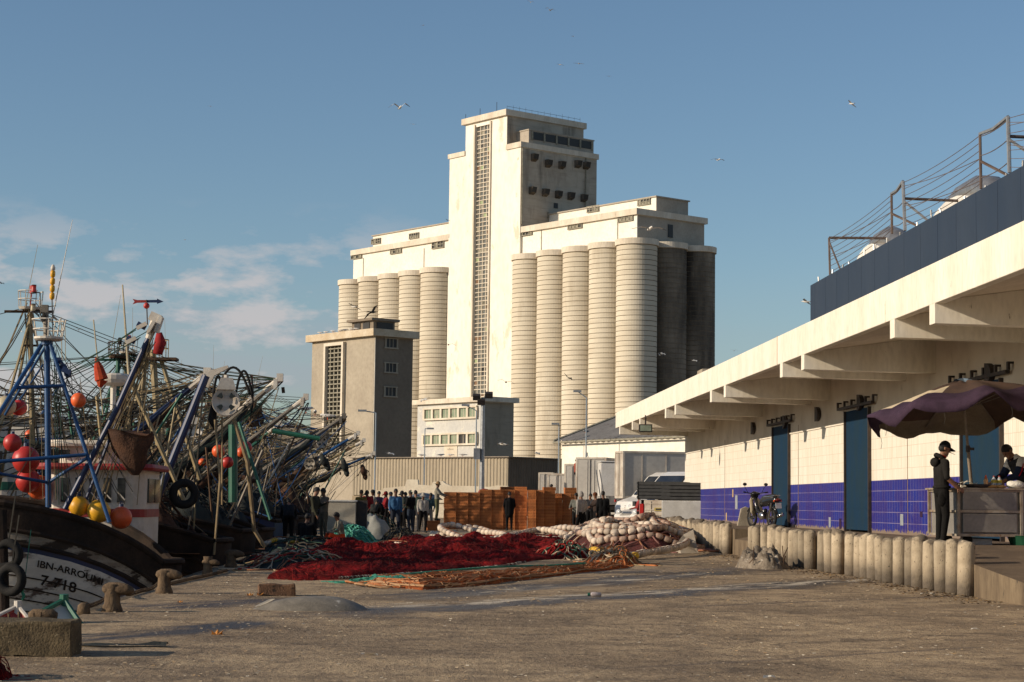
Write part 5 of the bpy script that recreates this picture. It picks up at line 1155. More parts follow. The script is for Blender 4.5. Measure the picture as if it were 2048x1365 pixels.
def rough_block(c, size, rz, seed, amp, mat, name, label, n=7):
    bm = MB(); bm.s = False; vs = {}
    hx, hy, hz = size[0]/2, size[1]/2, size[2]; R = rotz(rz); idx = {}
    def vert(p):
        k = tuple(round(q, 4) for q in p)
        if k not in idx:
            w_ = V(p); o = V((noise.noise(w_*5+V((seed, 0, 0))), noise.noise(w_*5+V((0, seed, 0))), noise.noise(w_*5+V((0, 0, seed)))))*amp
            e = sum(abs(abs(q)-h_) < 1e-6 for q, h_ in ((p[0], hx), (p[1], hy))) + (abs(p[2]-hz) < 1e-6)
            if e >= 2: o -= V((p[0], p[1], p[2]*.5)).normalized()*amp*.7
            idx[k] = len(bm.v); bm.v.append(tuple(V(c)+R @ (w_+o)))
        return idx[k]
    def face(f):
        for i in range(n):
            for j in range(n):
                q = [vert(f(i/n, j/n)), vert(f((i+1)/n, j/n)), vert(f((i+1)/n, (j+1)/n)), vert(f(i/n, (j+1)/n))]; bm.f.append(q); bm.m.append(0); bm.sm.append(False)
    face(lambda u, v: (hx*(2*u-1), -hy, hz*v)); face(lambda u, v: (hx*(1-2*u), hy, hz*v)); face(lambda u, v: (hx, hy*(2*u-1), hz*v)); face(lambda u, v: (-hx, hy*(1-2*u), hz*v)); face(lambda u, v: (hx*(2*u-1), hy*(2*v-1), hz))
    return tag(bm.build(name, mat, None, loc=V(c)), label, 'block')
M_blk = pm('mossy_block', (0.16, 0.12, 0.07), (0.09, 0.068, 0.042), 5, .95, bmp=.9, bscale=45, spots=(((.30, .24, .15), 18, .62), ((.03, .025, .02), 7, .62)))
c = gp(30, 1312); rough_block(c+V((-.05, .2, 0)), (1.08, .55, .30), .0, 3, .018, M_blk, 'mooring_block', 'weathered concrete block with iron studs at the lower left corner', 12)
c = gp(552, 1192); rough_block(c+V((0, .12, 0)), (.52, .30, .165), .06, 8, .02, pm('rust_block', (.19, .105, .06), (.11, .066, .045), 6, .95, bmp=.9, bscale=40, spots=((.04, .03, .025), 12, .6)), 'rust_stained_block', 'rust stained broken block lying before the low dome', 9)
b = MB()
for x, y in ((20, 1243), (38, 1240), (66, 1242), (80, 1240)): p = at(x, y, 17.5); b.tube([p-V((0, 0, .06)), p+V((rnd.uniform(-.02, .02), 0, .07))], .012, 6)
tag(b.build('iron_studs', M_bol, None, loc=at(50, 1242, 17.5)), 'bent iron studs sticking out of the lower left concrete block', 'iron studs')
b = MB(); b.s = True; p = at(86, 1232, 17.9); b.tube([p+V((-.13, 0, 0)), p+V((-.09, 0, .005)), p+V((.09, 0, .005)), p+V((.13, 0, 0))], [.03, .058, .058, .03], 12)
tag(b.build('roller', M_bol, None, loc=p), 'short rusty iron roller lying on the lower left block', 'roller')
# prow of a rowing boat below the quay edge
db = thing('rowing_boat', 'white and green bow of a small rowing boat peeping over the quay edge', 'rowing boat', at(125, 1232, 20.5))
b = MB(); A = at(128, 1200, 21.3); b.prism([A, A+V((-.42, -.6, -.28)), A+V((-.42, -.6, -.5)), A+V((.0, 0, -.35)), A+V((.28, -.25, -.42)), A+V((.28, -.25, -.3))], (0, .05, .0)); b.build('bow', M_plank, db)
b = MB(); b.tube([A+V((0, 0, .06)), A+V((0, .02, -.36))], .05, 8); b.tube([A, A+V((.3, -.3, -.32))], .03, 6); b.tube([A, A+V((-.44, -.62, -.28))], .03, 6); b.build('stem', M_greenp, db)
db = thing('rowing_boat', 'red and white bow of a small rowing boat at the far left quay edge', 'rowing boat', at(30, 1232, 19))
b = MB(); A = at(36, 1212, 19.3); b.prism([A, A+V((-.35, -.3, -.2)), A+V((-.35, -.3, -.4)), A+V((0, 0, -.3)), A+V((.22, -.2, -.34)), A+V((.22, -.2, -.24))], (0, .05, 0)); b.build('bow', M_redp, db)
b = MB(); b.tube([A+V((0, 0, .05)), A+V((0, 0, -.3))], .04, 8); b.tube([A, A+V((.24, -.2, -.22))], .02, 6); b.tube([A, A+V((-.37, -.3, -.2))], .02, 6); b.build('stem', M_plank, db)
# low dome
c = gp(622, 1219); d_ = thing('manhole_dome', 'low grey scraped metal dome lying on the quay', 'dome', c)
b = MB(); b.s = True; n = 40; vs = []
for i in range(9):
    t = i/8; r = 1-t
    for j in range(n): a = 2*PI*j/n; vs.append(c+V((.73*r*math.cos(a)+.1*t, .45*r*math.sin(a), .165*(1-r**2.4)+.008*noise.noise(V((r*math.cos(a)*4, r*math.sin(a)*4, 2))))))
b.add(vs, [(i*n+j, i*n+(j+1) % n, (i+1)*n+(j+1) % n, (i+1)*n+j) for i in range(8) for j in range(n)])
b.build('shell', pm('dome_metal', (.25, .215, .165), (.14, .12, .09), 4, .6, .1, bmp=.3, spots=(((.62, .57, .48), 5, .68), ((.05, .045, .04), 9, .68))), d_)
b = MB()
for j in range(9):
    t = -.5+.09*j; a = PI+t*.9; b.bar(c+V((.70*math.cos(a), .43*math.sin(a), .03)), c+V((.52*math.cos(a), .30*math.sin(a), .118)), .012, .008)
b.build('scrape_mark', pm('scrape', (.6, .55, .47), None, 9, .8), d_)
# cloth strip in front of the block, litter
b = MB(); b.s = True; A = gp(215, 1292); vs = []
for i in range(15):
    for j in range(4): vs.append(A+V((-.5+.075*i, -.09+.06*j+.04*math.sin(i*.7), .012+.03*max(0, math.sin(i*.9+j))*(i/14))))
b.add(vs, [(i*4+j, (i+1)*4+j, (i+1)*4+j+1, i*4+j+1) for i in range(14) for j in range(3)])
tag(b.build('dark_cloth', M_netk, None, loc=A), 'dark rag lying beside the lower left block', 'rag')
M_peelo = pm('orange_peel', (.62, .27, .06), (.5, .2, .04), 9, .6)
for px_, py_, s, lb in ((434, 1272, 1.0, 'crumpled orange peel on the open quay'), (500, 1193, .8, 'orange scrap left of the rust stained block'), (520, 1192, .8, 'orange scrap touching the rust stained block'), (360, 1207, .6, 'tiny orange scrap beyond the nearer bollard')):
    c = gp(px_, py_); b = MB()
    for k_ in range(6): a = k_*1.1; b.add([c+V((0, 0, .01)), c+V((.05*s*math.cos(a), .05*s*math.sin(a), .03*s)), c+V((.07*s*math.cos(a+.5), .07*s*math.sin(a+.5), .05*s*(k_ % 2)+.01)), c+V((.05*s*math.cos(a+1), .05*s*math.sin(a+1), .03*s))], [(0, 1, 2, 3)])
    tag(b.build('fruit_peel', M_peelo, None, loc=c), lb, 'fruit peel')
c = gp(1188, 1194); bt = thing('plastic_bottle', 'crushed clear plastic bottle with a green cap lying on the wet streak', 'bottle', c)
b = MB(); b.s = True; b.tube([c+V((-.06, 0, .035)), c+V((-.03, 0, .035)), c+V((.10, .01, .03)), c+V((.11, .01, .03))], [.014, .035, .032, .02], 10); b.build('body', pm('clear_plastic', (.45, .38, .36), (.3, .25, .24), 9, .2), bt)
b = MB(); b.tube([c+V((-.095, 0, .035)), c+V((-.06, 0, .035))], .024, 10); b.build('cap', M_greenp, bt)
for px_, py_, s, lb in ((1855, 1194, 1.3, 'white crumpled paper scrap lying below the post row'), (1950, 1262, .5, 'small white paper fleck at right'), (1540, 1365, .5, 'yellowish flat scrap at the bottom edge'), (738, 1317, .7, 'pale flat scrap on the open quay')):
    c = gp(px_, min(py_, 1360)); b = MB(); q = random.Random(px_)
    vs = [c+V((.12*s*(i/3-.5)*1.6+q.uniform(-.02, .02)*s, .09*s*(j/2-.5)+q.uniform(-.02, .02)*s, .012+q.random()*.05*s)) for i in range(4) for j in range(3)]
    b.add(vs, [(i*3+j, (i+1)*3+j, (i+1)*3+j+1, i*3+j+1) for i in range(3) for j in range(2)])
    tag(b.build('paper_scrap', pm('paper', (.75, .70, .62), (.6, .55, .46), 6, .9), None, loc=c), lb, 'paper')
# chaff and fish scraps littering the ground: countless
b = MB(); q = random.Random(3)
for _ in range(9000):
    Y = 12.5+42*q.random()**1.6; x = q.uniform(max(quay_x(Y)+.15, -.27*Y+.6), min(8.2, .32*Y)); s = q.uniform(.002, .0065)*(.5+Y/30)*(1 if noise.noise(V((x*.5, Y*.3, 8))) > -.1 else .6); a = q.gauss(0, .5)
    c = V((x, Y, gz(x, Y)+.008)); e = V((math.cos(a), math.sin(a), q.uniform(-.1, .1)))*s*2.4; f = V((-math.sin(a)-.3, math.cos(a), q.uniform(.1, .8)))*s*.5
    b.add([c-e-f, c+e-f, c+e+f+V((0, 0, s*.3)), c-e+f], [(0, 1, 2, 3)], q.choice((0, 0, 0, 0, 1, 1, 2, 3)))
for _ in range(1500):
    Y = q.uniform(27, 52); x = 8.28-abs(q.gauss(0, .3)); s = q.uniform(.008, .02); c = V((x, Y, zg(Y)+.01+.03*max(0, 1-(8.3-x)*4))); a = q.uniform(0, PI)
    e = V((math.cos(a), math.sin(a), 0))*s*1.3; f = V((-math.sin(a), math.cos(a), .5))*s*.7; b.add([c-e-f, c+e-f, c+e+f, c-e+f], [(0, 1, 2, 3)], q.choice((0, 1, 3)))
tag(b.build('ground_litter', [pm('chaff', (.46, .37, .25), (.34, .26, .17), 3, .9), pm('chaff_dark', (.14, .10, .07), None, 3, .9), pm('chaff_white', (.60, .53, .42), None, 3, .9), pm('chaff_tan', (.45, .3, .15), None, 3, .9)]), 'pale chaff and scraps strewn over the quay', 'litter', kind='stuff')
# rubbish heap at the posts
c = gp(1532, 1138); rb = thing('rubbish_heap', 'heap of sacks, ash and rubbish dumped against the concrete posts', 'rubbish', c)
b = heap(c+V((.02, .5, 0)), .56, 1.0, .46, 2.6, 26, .3); b.build('ash', pm('ash', (.32, .265, .20), (.17, .135, .10), 5, .95, bmp=1, bscale=30, spots=((.66, .6, .52), 7, .63)), rb)
b = MB(); b.s = True; b.ball(c+V((-.06, .10, .17)), (.19, .17, .12), 10); b.ball(c+V((-.26, .25, .10)), (.17, .14, .09), 10)
for i, v_ in enumerate(b.v): b.v[i] = tuple(V(v_)+V((1, 1, 1))*.05*noise.noise(V(v_)*7))
b.build('sack', pm('sack', (.46, .39, .30), (.32, .26, .2), 6, .9, bmp=.8), rb)
b = MB()
for _ in range(11): a = c+V((rnd.uniform(-.5, .4), rnd.uniform(-.4, .5), .12)); b.tube([a, a+V((rnd.uniform(-.25, .25), rnd.uniform(-.2, .2), rnd.uniform(0, .4)))], rnd.uniform(.008, .02), 4)
b.build('stick', M_rustd, rb)
# concrete lump on the dock left of the motorbike
c = V((atx(1492, 1050, 10.4).x, atx(1492, 1050, 10.4).y, DZ))
b = MB(); s = .27; b.prism([c+V((-s, 0, 0)), c+V((s, 0, 0)), c+V((s*.45, 0, .56)), c+V((0, 0, .62)), c+V((-s*.55, 0, .55))], (.1, .8, 0))
tag(b.build('concrete_block', M_conc, None, loc=c), 'pale wedge shaped concrete block standing on the dock by the step gap', 'block')
# --- nets ---------------------------------------------------------------------
def netmat(name, c1, c2, c3, sc=1.2):
    mt, nt, bs = newmat(name); p = pos(nt); pl = pos(nt, (.6, 1.6, 1.5))
    c = mixc(nt, ramp(nt, nz(nt, p, sc, 5), [(.40, 0), (.60, 1)]), c1, c2); c = mixc(nt, ramp(nt, nz(nt, pl, sc*6, 6, .7), [(.45, 0), (.68, 1)]), c, c3)
    setin(nt, bs, 'Base Color', c); bs.inputs['Roughness'].default_value = 1.0; bs.inputs['Specular IOR Level'].default_value = .05
    bump(nt, bs, mth(nt, 'ADD', mth(nt, 'MULTIPLY', nz(nt, pl, 22, 6, .75), .6), mth(nt, 'MULTIPLY', nz(nt, p, 4, 5, .55), 2.5)), 1.0, .05); return mt
M_netr = netmat('net_red', (.27, .012, .012), (.11, .009, .008), (.032, .007, .006))
M_neto = netmat('net_orange', (.44, .12, .035), (.34, .10, .035), (.20, .06, .03), 2.0)
M_fib = [pm('fibre_red', (.32, .022, .018), (.2, .015, .012), 5, 1), pm('fibre_dark', (.06, .018, .014), (.1, .02, .016), 5, 1)]
def sheetnet(front, back, nu, nv, hfun, name, mats, label, cat, fib=0, fr=.006, seed=1, fmi=(1, 2)):
    def lerpl(L, t): t *= len(L)-1; i = min(int(t), len(L)-2); return L[i].lerp(L[i+1], t-i)
    Fp = [gp(*q) for q in front]; Bp = [gp(*q) for q in back]; b = MB(); b.s = True; vs = []
    def hpnt(u, v):
        p = lerpl(Fp, u).lerp(lerpl(Bp, u), v); e = min(1, min(u, 1-u)*14, min(v, 1-v)*7); return V((p.x+.1*noise.noise(p*1.5), p.y+.2*noise.noise(p*1.1+V((9, 0, 0))), zg(p.y)+hfun(p, u, v)*max(0, e)**.5 - (.02 if e < .01 else 0)))
    for i in range(nu+1):
        for j in range(nv+1): vs.append(hpnt(i/nu, j/nv))
    k = nv+1; b.add(vs, [(i*k+j, (i+1)*k+j, (i+1)*k+j+1, i*k+j+1) for i in range(nu) for j in range(nv)], 0); q = random.Random(seed)
    for _ in range(fib):
        u, v = q.uniform(.01, .99), q.uniform(.02, .98); h = q.uniform(0, 2*PI); pts = []; n = q.randint(4, 9)
        for i in range(n): pts.append(hpnt(min(1, max(0, u)), min(1, max(0, v)))+V((0, 0, .01+.035*q.random()))); h += q.uniform(-.6, .6); u += .010*math.cos(h); v += .035*math.sin(h)
        b.tube(pts, fr*q.uniform(.5, 1.2), 3, q.choice(fmi), False)
    o = b.build(name, mats, None, loc=gp(*front[len(front)//2])); tag(o, label, cat); return hpnt
def hred(p, u, v):
    a = noise.noise(V((p.x*.55, p.y*.16, 5))); c_ = noise.noise(V((p.x*1.7, p.y*.55, 1))); d = abs(noise.noise(V((p.x*4, p.y*1.6, 2)))); f = noise.noise(V((p.x*9, p.y*5, 2)))
    return max(.05, 0.20+.24*a+.15*c_+.09*d+.025*f+.02*noise.noise(V((p.x*20, p.y*10, 7)))) * (.75+.5*v)
hp_red = sheetnet([(533, 1157), (600, 1160), (700, 1158), (760, 1154), (821, 1150), (917, 1143), (1014, 1133), (1062, 1124), (1170, 1116)], [(640, 1112), (690, 1100), (740, 1095), (790, 1090), (850, 1086), (930, 1084), (1010, 1080), (1080, 1078), (1150, 1080)], 230, 64, hred, 'red_net', [M_netr]+M_fib, 'great spread heap of dark red fishing net on the quay', 'net', 380, .0045, 4)
b = MB()
for i in range(170):
    u = .22+.62*i/170; p = hp_red(u, .0); b.ball(V((p.x, p.y-.06, p.z+.05)), (.035, .03, .025), 6, mi=0 if rnd.random() < .35 else 1)
tag(b.build('lead_line', [pm('lead_pale', (.5, .42, .34), None, 8, .8), pm('lead_dark', (.10, .06, .05), None, 8, .8)], None, loc=hp_red(.5, 0)), 'weighted line edging the front of the great red net', 'rope')
def horng(p, u, v): return max(.03, .055+.03*math.sin(v*44+noise.noise(p*.8)*5)+.04*noise.noise(V((p.x*1.3, p.y*.6, 0)))+.025*noise.noise(V((p.x*7, p.y*3, 3))))
hp_or = sheetnet([(735, 1171), (845, 1181), (960, 1172), (1060, 1160), (1170, 1147), (1262, 1136)], [(735, 1160), (830, 1156), (960, 1149), (1060, 1143), (1170, 1135), (1235, 1127)], 150, 40, horng, 'orange_net', [M_neto, pm('fibre_orange', (.5, .19, .07), (.36, .11, .04), 6, 1), pm('fibre_tan', (.5, .33, .18), (.4, .2, .1), 6, 1)], 'long flat strip of orange net stretched before the red heap', 'net', 500, .007, 9)
b = MB()
for i in range(34):
    v = rnd.uniform(.03, .97); u0 = rnd.uniform(0, .25) if i % 2 else 0; u1 = rnd.uniform(.6, .98); b.tube([hp_or(u0+(u1-u0)*j/26, v+.02*math.sin(j*.5+i))+V((0, 0, .02)) for j in range(27)], .014, 5, mi=i % 2)
for i in range(16):
    p = gp(745+rnd.uniform(-25, 130), 1160+rnd.uniform(0, 18))+V((0, 0, .03)); r = rnd.uniform(.06, .13); b.tube([p+V((r*2.6*math.cos(t*.45), r*1.5*math.sin(t*.45), .02*math.sin(t))) for t in range(12)], .014, 5, mi=i % 2)
tag(b.build('net_ropes', [pm('rope_orange', (.52, .22, .10), (.4, .15, .06), 6, .9), pm('rope_pale', (.46, .28, .16), (.34, .2, .1), 6, .9)], None, loc=hp_or(.4, .5)), 'orange and tan ropes laid lengthwise along the flat orange net', 'rope')
M_teal = netmat('net_teal', (.10, .38, .27), (.07, .28, .2), (.04, .16, .12), 3)
c = gp(775, 1166); b = heap(c, .42, .45, .14, 2.2, 16, .3); strands(b, c, .62, .5, .1, 40, .008, 5)
tag(b.build('teal_net', M_teal, None, loc=c), 'small frayed teal net patch at the left end of the orange net', 'net')
b = MB(); b.tube(spline([gp(700, 1163)+V((0, 0, .02)), gp(760, 1160)+V((0, 0, .05)), gp(900, 1154)+V((0, 0, .12)), gp(1010, 1148)+V((0, 0, .14)), gp(1100, 1143)+V((0, 0, .12)), gp(1180, 1138)+V((0, 0, .12))], .2), .02, 5)
tag(b.build('teal_rope', M_teal, None, loc=gp(900, 1154)), 'teal rope lying along the orange net', 'rope')
def tangle(c, rx, ry, hz, n, mats, seed, name, label, cat='rope', r=.017, base=None, rings=0):
    c = V(c); b = heap(c, rx, ry, hz*.85, seed, 18, .25); q = random.Random(seed)
    for i in range(n): strands(b, c, rx, ry, hz, 1, r*q.uniform(.6, 1.3), seed*99+i, q.randrange(1, len(mats)), 10)
    for i in range(rings):
        a = q.uniform(0, 2*PI); d = q.random()**.5*.8; p = c+V((rx*d*math.cos(a), ry*d*math.sin(a), hz*(1-d*d)**.6+.05)); b.torus(p, q.uniform(.06, .1), .014, (q.uniform(-.6, .6), -1, q.uniform(0, 1)), 14, 5, mi=q.randrange(1, len(mats)))
    return tag(b.build(name, mats, None, loc=c), label, cat)
MR = [M_netk, M_ropet, pm('rope_rust', (.30, .13, .07), (.2, .09, .05), 6, .9), pm('rope_cream', (.52, .42, .30), (.4, .3, .2), 6, .9), M_ropeg, pm('rope_red2', (.3, .03, .025), None, 6, .9)]
tangle(gp(600, 1132), 1.0, 2.6, .32, 90, MR, 3, 'rope_tangle', 'tangle of tan and rust ropes at the left end of the red net')
tangle(gp(560, 1128)+V((-.2, .6, 0)), .7, 2.0, .2, 40, MR, 8, 'rope_tangle', 'thin spill of mixed ropes beside the far bollard')
tangle(gp(615, 1105), 1.1, 4.0, .4, 60, [M_netk, M_rope, M_ropeg, M_netb], 12, 'dark_net', 'black net heap between the crew and the rope tangle', 'net')
tangle(gp(745, 1072), 1.05, 4.0, .75, 80, [M_netk, M_ropeg, M_rope, M_ropet, M_netb], 15, 'dark_net', 'tall dark green net heap beside the seated man', 'net')
tangle(gp(800, 1082), .6, 2.2, .42, 40, [M_netb, M_ropet, M_rope], 17, 'brown_net', 'brown net heap left of the orange crates', 'net')
tangle(gp(700, 1084), .8, 3.0, .50, 50, [M_teal, M_teal, pm('rope_teal', (.16, .46, .36), (.1, .34, .26), 5, .9)], 21, 'teal_net', 'teal green net heap in front of the seated man', 'net', .03)
tangle(gp(1128, 1116), .75, 1.6, .33, 60, [M_netr, M_fib[0], MR[3], M_ropeg], 25, 'red_net', 'smaller dark red net bundle with pale loops at the right end', 'net', .02, rings=8)
tangle(gp(1225, 1128), .62, 1.3, .30, 70, [M_neto, pm('fibre_orange', (0, 0, 0)), MR[3], M_ropet], 29, 'orange_net', 'frayed orange net bundle with metal rings by the yellow floats', 'net', .016, rings=18)
tangle(gp(1005, 1086), 2.0, 3.5, .25, 30, [M_netr, M_fib[1], M_fib[0]], 33, 'red_net', 'low dark net ridge under the white float line', 'net')
c = gp(12, 1352); tangle(V((c.x-.12, c.y-.25, 0)), .2, .35, .22, 30, [M_netr, M_fib[0], M_fib[1]], 37, 'red_net', 'maroon net clump cut by the bottom left corner', 'net', .006)
# --- float lines --------------------------------------------------------------
def floatmesh(name, mt, L=.235, r=.098):
    b = MB(); b.s = True; R = Matrix(((0, 0, 1), (1, 0, 0), (0, 1, 0)))
    b.lathe([(.025, -L/2), (r*.62, -L*.48), (r*.93, -L*.34), (r, -L*.1), (r, L*.1), (r*.93, L*.34), (r*.62, L*.48), (.025, L/2)], (0, 0, 0), 12, R); return b.mesh(name, mt)
M_flo = pm('float_white', (.60, .50, .39), (.47, .37, .28), 4, .7, bmp=.3, spots=(((.26, .17, .12), 9, .6), ((.16, .1, .07), 4, .66)), rv=.55)
M_flb = pm('float_tan', (.42, .29, .21), (.34, .22, .16), 4, .7, bmp=.3, spots=((.2, .1, .07), 9, .66), rv=.3)
M_fly = pm('float_yellow', (.74, .44, .03), (.58, .33, .03), 4, .6, spots=((.3, .2, .1), 9, .68), rv=.2)
FM = dict(w=floatmesh('float', M_flo), t=floatmesh('float', M_flb), y=floatmesh('float', M_fly), s=floatmesh('float', M_flo, .15, .06), z=floatmesh('float', M_fly, .15, .06))
def floatline(pts, kind, label, step=.262, mt=None, alt=None):
    P_ = spline(pts, step); root = thing('float_line', label, 'float line', P_[0], group='strings of net floats')
    b = MB(); b.tube([p-V((0, 0, .01)) for p in P_], .02, 5, mi=0); b.tube([p+V((.05, .03, .085)) for p in P_], .013, 4, mi=0); b.build('rope', MR[2], root)
    for i in range(len(P_)-1):
        d = P_[i+1]-P_[i]; k = kind if not alt else (alt if (i//3) % 2 else kind)
        o = bpy.data.objects.new('float', FM[k]); COL.objects.link(o); o.parent = root; o.location = (P_[i]+P_[i+1])/2-P_[0]
        o.rotation_mode = 'QUATERNION'; o.rotation_quaternion = d.to_track_quat('X', 'Z'); s = rnd.uniform(.92, 1.08); o.scale = (1, s, s)
def A_(l): return [at(*q) for q in l]
floatline(A_([(862, 1074, 62), (895, 1079, 61), (930, 1075, 62), (975, 1080, 60), (1010, 1070, 61), (950, 1062, 63), (905, 1050, 63.5), (880, 1055, 62.5), (900, 1068, 61.5), (945, 1084, 60.5)]), 'w', 'white float line doubled in a long loop left of the black coated man')
floatline(A_([(930, 1054, 66), (960, 1058, 66), (985, 1066, 65), (1020, 1072, 64), (1060, 1075, 62), (1105, 1080, 60.5)]), 'w', 'white float line trailing across behind the red net')
floatline(A_([(1000, 1076, 60), (1040, 1068, 61), (1075, 1060, 62), (1110, 1063, 61), (1135, 1072, 60), (1100, 1080, 59.4), (1060, 1082, 59.2), (1030, 1079, 59.6)]), 'w', 'white float line bunched at the foot of the black coated man')
floatline(A_([(1085, 1065, 63), (1120, 1056, 62), (1160, 1058, 61), (1180, 1064, 60), (1150, 1072, 59), (1120, 1078, 58.6)]), 'w', 'white float line running into the big mound')
floatline(A_([(862, 1068, 63), (890, 1070, 62.4), (915, 1066, 62.8)]), 'w', 'short white float string at the crate corner')
floatline(A_([(725, 1100, 52), (765, 1088, 54), (810, 1090, 53), (790, 1097, 52), (735, 1096, 53)]), 's', 'thin pale float string beside the teal net heap', .17)
floatline(A_([(530, 1088, 50), (555, 1080, 51), (600, 1086, 50.5), (650, 1092, 50), (690, 1090, 50.5), (660, 1096, 49.5), (600, 1094, 49.5), (545, 1096, 49)]), 's', 'yellow and white float string at the feet of the crew', .17, alt='z')
# the big mound at the right
MC = gp(1268, 1098); MC = MC+V((0, 1.2, 0))
def mound(x, y):
    u, v = (x-MC.x)/2.05, (y-MC.y)/4.2; r2 = u*u+v*v
    return zg(y)+max(0, 1-r2)**.7*(.80+.22*noise.noise(V((x*.9, y*.5, 2)))+.12*noise.noise(V((x*2.2, y*1.4, 4))))
b = MB(); b.s = True; n = 44; vs = []
for i in range(n+1):
    for j in range(n+1): x, y = MC.x+2.15*(2*i/n-1), MC.y+4.4*(2*j/n-1); vs.append(V((x, y, mound(x, y)-.02+.05*noise.noise(V((x*6, y*5, 0))))))
k = n+1; b.add(vs, [(i*k+j, (i+1)*k+j, (i+1)*k+j+1, i*k+j+1) for i in range(n) for j in range(n)], 0)
q = random.Random(77)
for _ in range(90):
    x, y = MC.x+q.uniform(-1.9, 1.9), MC.y+q.uniform(-4, 2); h = q.uniform(0, 6.3); pts = []
    for i in range(14): pts.append(V((x, y, mound(x, y)+.03+.04*q.random()))); h += q.uniform(-.45, .45); x += .16*math.cos(h); y += .2*math.sin(h)
    b.tube(pts, q.choice((.02, .026, .014)), 5, q.choice((1, 1, 2, 3)))
tag(b.build('net_mound', [netmat('net_mauve', (.15, .05, .045), (.09, .04, .035), (.045, .02, .018)), MR[2], MR[3], pm('rope_mauve', (.26, .13, .11), None, 5, .9)], None, loc=MC), 'mound of maroon net and rope under the piled floats', 'net')
def arc(cx, cy, rx, ry, a0, a1, lift=.11, n=16, wob=.1, sd=0):
    out = []
    for i in range(n+1):
        a = math.radians(a0+(a1-a0)*i/n); w_ = 1+wob*math.sin(a*3+sd); x, y = MC.x+cx+rx*w_*math.cos(a), MC.y+cy+ry*w_*math.sin(a); out.append(V((x, y, max(zg(y)+.1, mound(x, y)+lift))))
    return out
floatline(arc(-.1, -.3, 1.5, 2.2, 170, 500), 'w', 'white float line coiled round the whole mound')
floatline(arc(.0, .8, 1.2, 1.5, 200, -40, .15), 't', 'mauve stained float line arched over the mound top')
floatline(arc(-.5, -1.2, .75, 1.2, 40, 330, .13, sd=1), 'w', 'white float line curled on the left shoulder of the mound')
floatline(arc(.75, -1.0, .8, 1.5, -160, 130, .14, sd=2), 'w', 'white float line curled on the right shoulder of the mound')
floatline(arc(.15, .2, .55, .9, -200, 60, .2, sd=.5), 't', 'mauve float line hooped at the middle of the mound')
floatline(arc(-.2, 1.4, 1.7, 1.6, 200, -20, .08), 'w', 'white float line along the far rim of the mound')
floatline(arc(.3, -2.4, 1.5, 1.2, 190, 350, .06, sd=3), 't', 'tan float line along the near foot of the mound')
floatline(arc(.9, .9, .8, 1.3, 150, -60, .16, sd=4), 'w', 'white float line over the rear right of the mound')
floatline(arc(-.3, -1.9, 1.2, 1.1, 150, 390, .12, sd=6), 'w', 'white float line sagging across the near face of the mound')
floatline(arc(.35, -1.6, .6, 1.3, 20, 380, .14, sd=7), 't', 'mauve float line looped on the near face of the mound')
floatline(arc(-.9, -2.0, .6, 1.2, 60, 400, .10, sd=8), 'w', 'white float line looped at the near left foot of the mound')
floatline(arc(1.2, -.2, .6, 2.2, 90, 420, .12, sd=9), 'w', 'white float line looped down the right flank of the mound')
floatline(arc(-1.4, .3, .8, 1.8, -60, 200, .1, sd=10), 'w', 'white float line spilling off the left flank of the mound')
floatline(arc(-1.1, -.6, .5, 1.6, 0, 300, .10, sd=5), 't', 'tan float line ringed at the left foot of the mound')
floatline(A_([(1262, 1113, 47), (1290, 1106, 48), (1320, 1102, 49), (1350, 1096, 50), (1370, 1088, 52), (1378, 1075, 56)]), 'w', 'tan float string trailing to the dock posts')
floatline(A_([(1182, 1100, 49), (1205, 1104, 48), (1225, 1108, 47.5), (1250, 1110, 47)]), 'y', 'yellow float string on the left of the orange bundle')
floatline(A_([(1190, 1118, 46), (1215, 1122, 45.5), (1250, 1118, 45.6), (1278, 1110, 46.5)]), 'y', 'yellow float string bent round the orange bundle')
b = MB(); c = at(1377, 1085, 53); b.add([c+V((-.25, -.3, -.3)), c+V((.25, -.2, -.3)), c+V((.2, .5, .35)), c+V((-.1, .4, .2)), c+V((-.3, 0, .0))], [(0, 1, 2, 3, 4)]); b.add([c+V((-.25, -.3, -.3)), c+V((-.5, .2, -.28)), c+V((-.3, 0, 0))], [(0, 1, 2)])
tag(b.build('tarpaulin', pm('tarp', (.42, .36, .28), (.3, .25, .19), 3, .8), None, loc=c), 'grey tarpaulin scrap leaning on the first far dock post', 'tarpaulin')
# --- crates -------------------------------------------------------------------
M_crate = pm('crate_orange', (.52, .185, .05), (.40, .135, .04), 5, .7, rv=.4, spots=((.14, .06, .03), 9, .66))
cb = MB(); CW, CD, CH = .56, .38, .148
for z in (.006, CH*.52, CH-.016):
    for y in (-CD/2+.008, CD/2-.008): cb.box((0, y, z+.007), (CW, .016, .022))
    for x in (-CW/2+.008, CW/2-.008): cb.box((x, 0, z+.007), (.016, CD-.034, .022))
for y in (-CD/2+.010, CD/2-.010):
    for i in range(7): cb.box((-CW/2+.02+(CW-.04)*i/6, y, CH/2), (.028 if i in (0, 6) else .018, .013, CH-.03))
    for i in range(6):
        for r_, o_ in ((.26, 0), (.76, .5)): cb.box((-CW/2+.06+(CW-.12)*i/5, y, CH*r_), (.05, .008, .026))
for x in (-CW/2+.010, CW/2-.010):
    for i in range(5): cb.box((x, -CD/2+.02+(CD-.04)*i/4, CH/2), (.013, .018, CH-.03))
    cb.torus((x, 0, CH*.5), .05, .012, (1, 0, 0), 10, 4)
cb.box((0, 0, .014), (CW-.03, CD-.03, .008))
for y in (-CD/2+.020, CD/2-.020): cb.box((0, y, CH*.17), (CW-.04, .006, CH*.22)); cb.box((0, y, CH*.60), (CW-.04, .006, CH*.16))
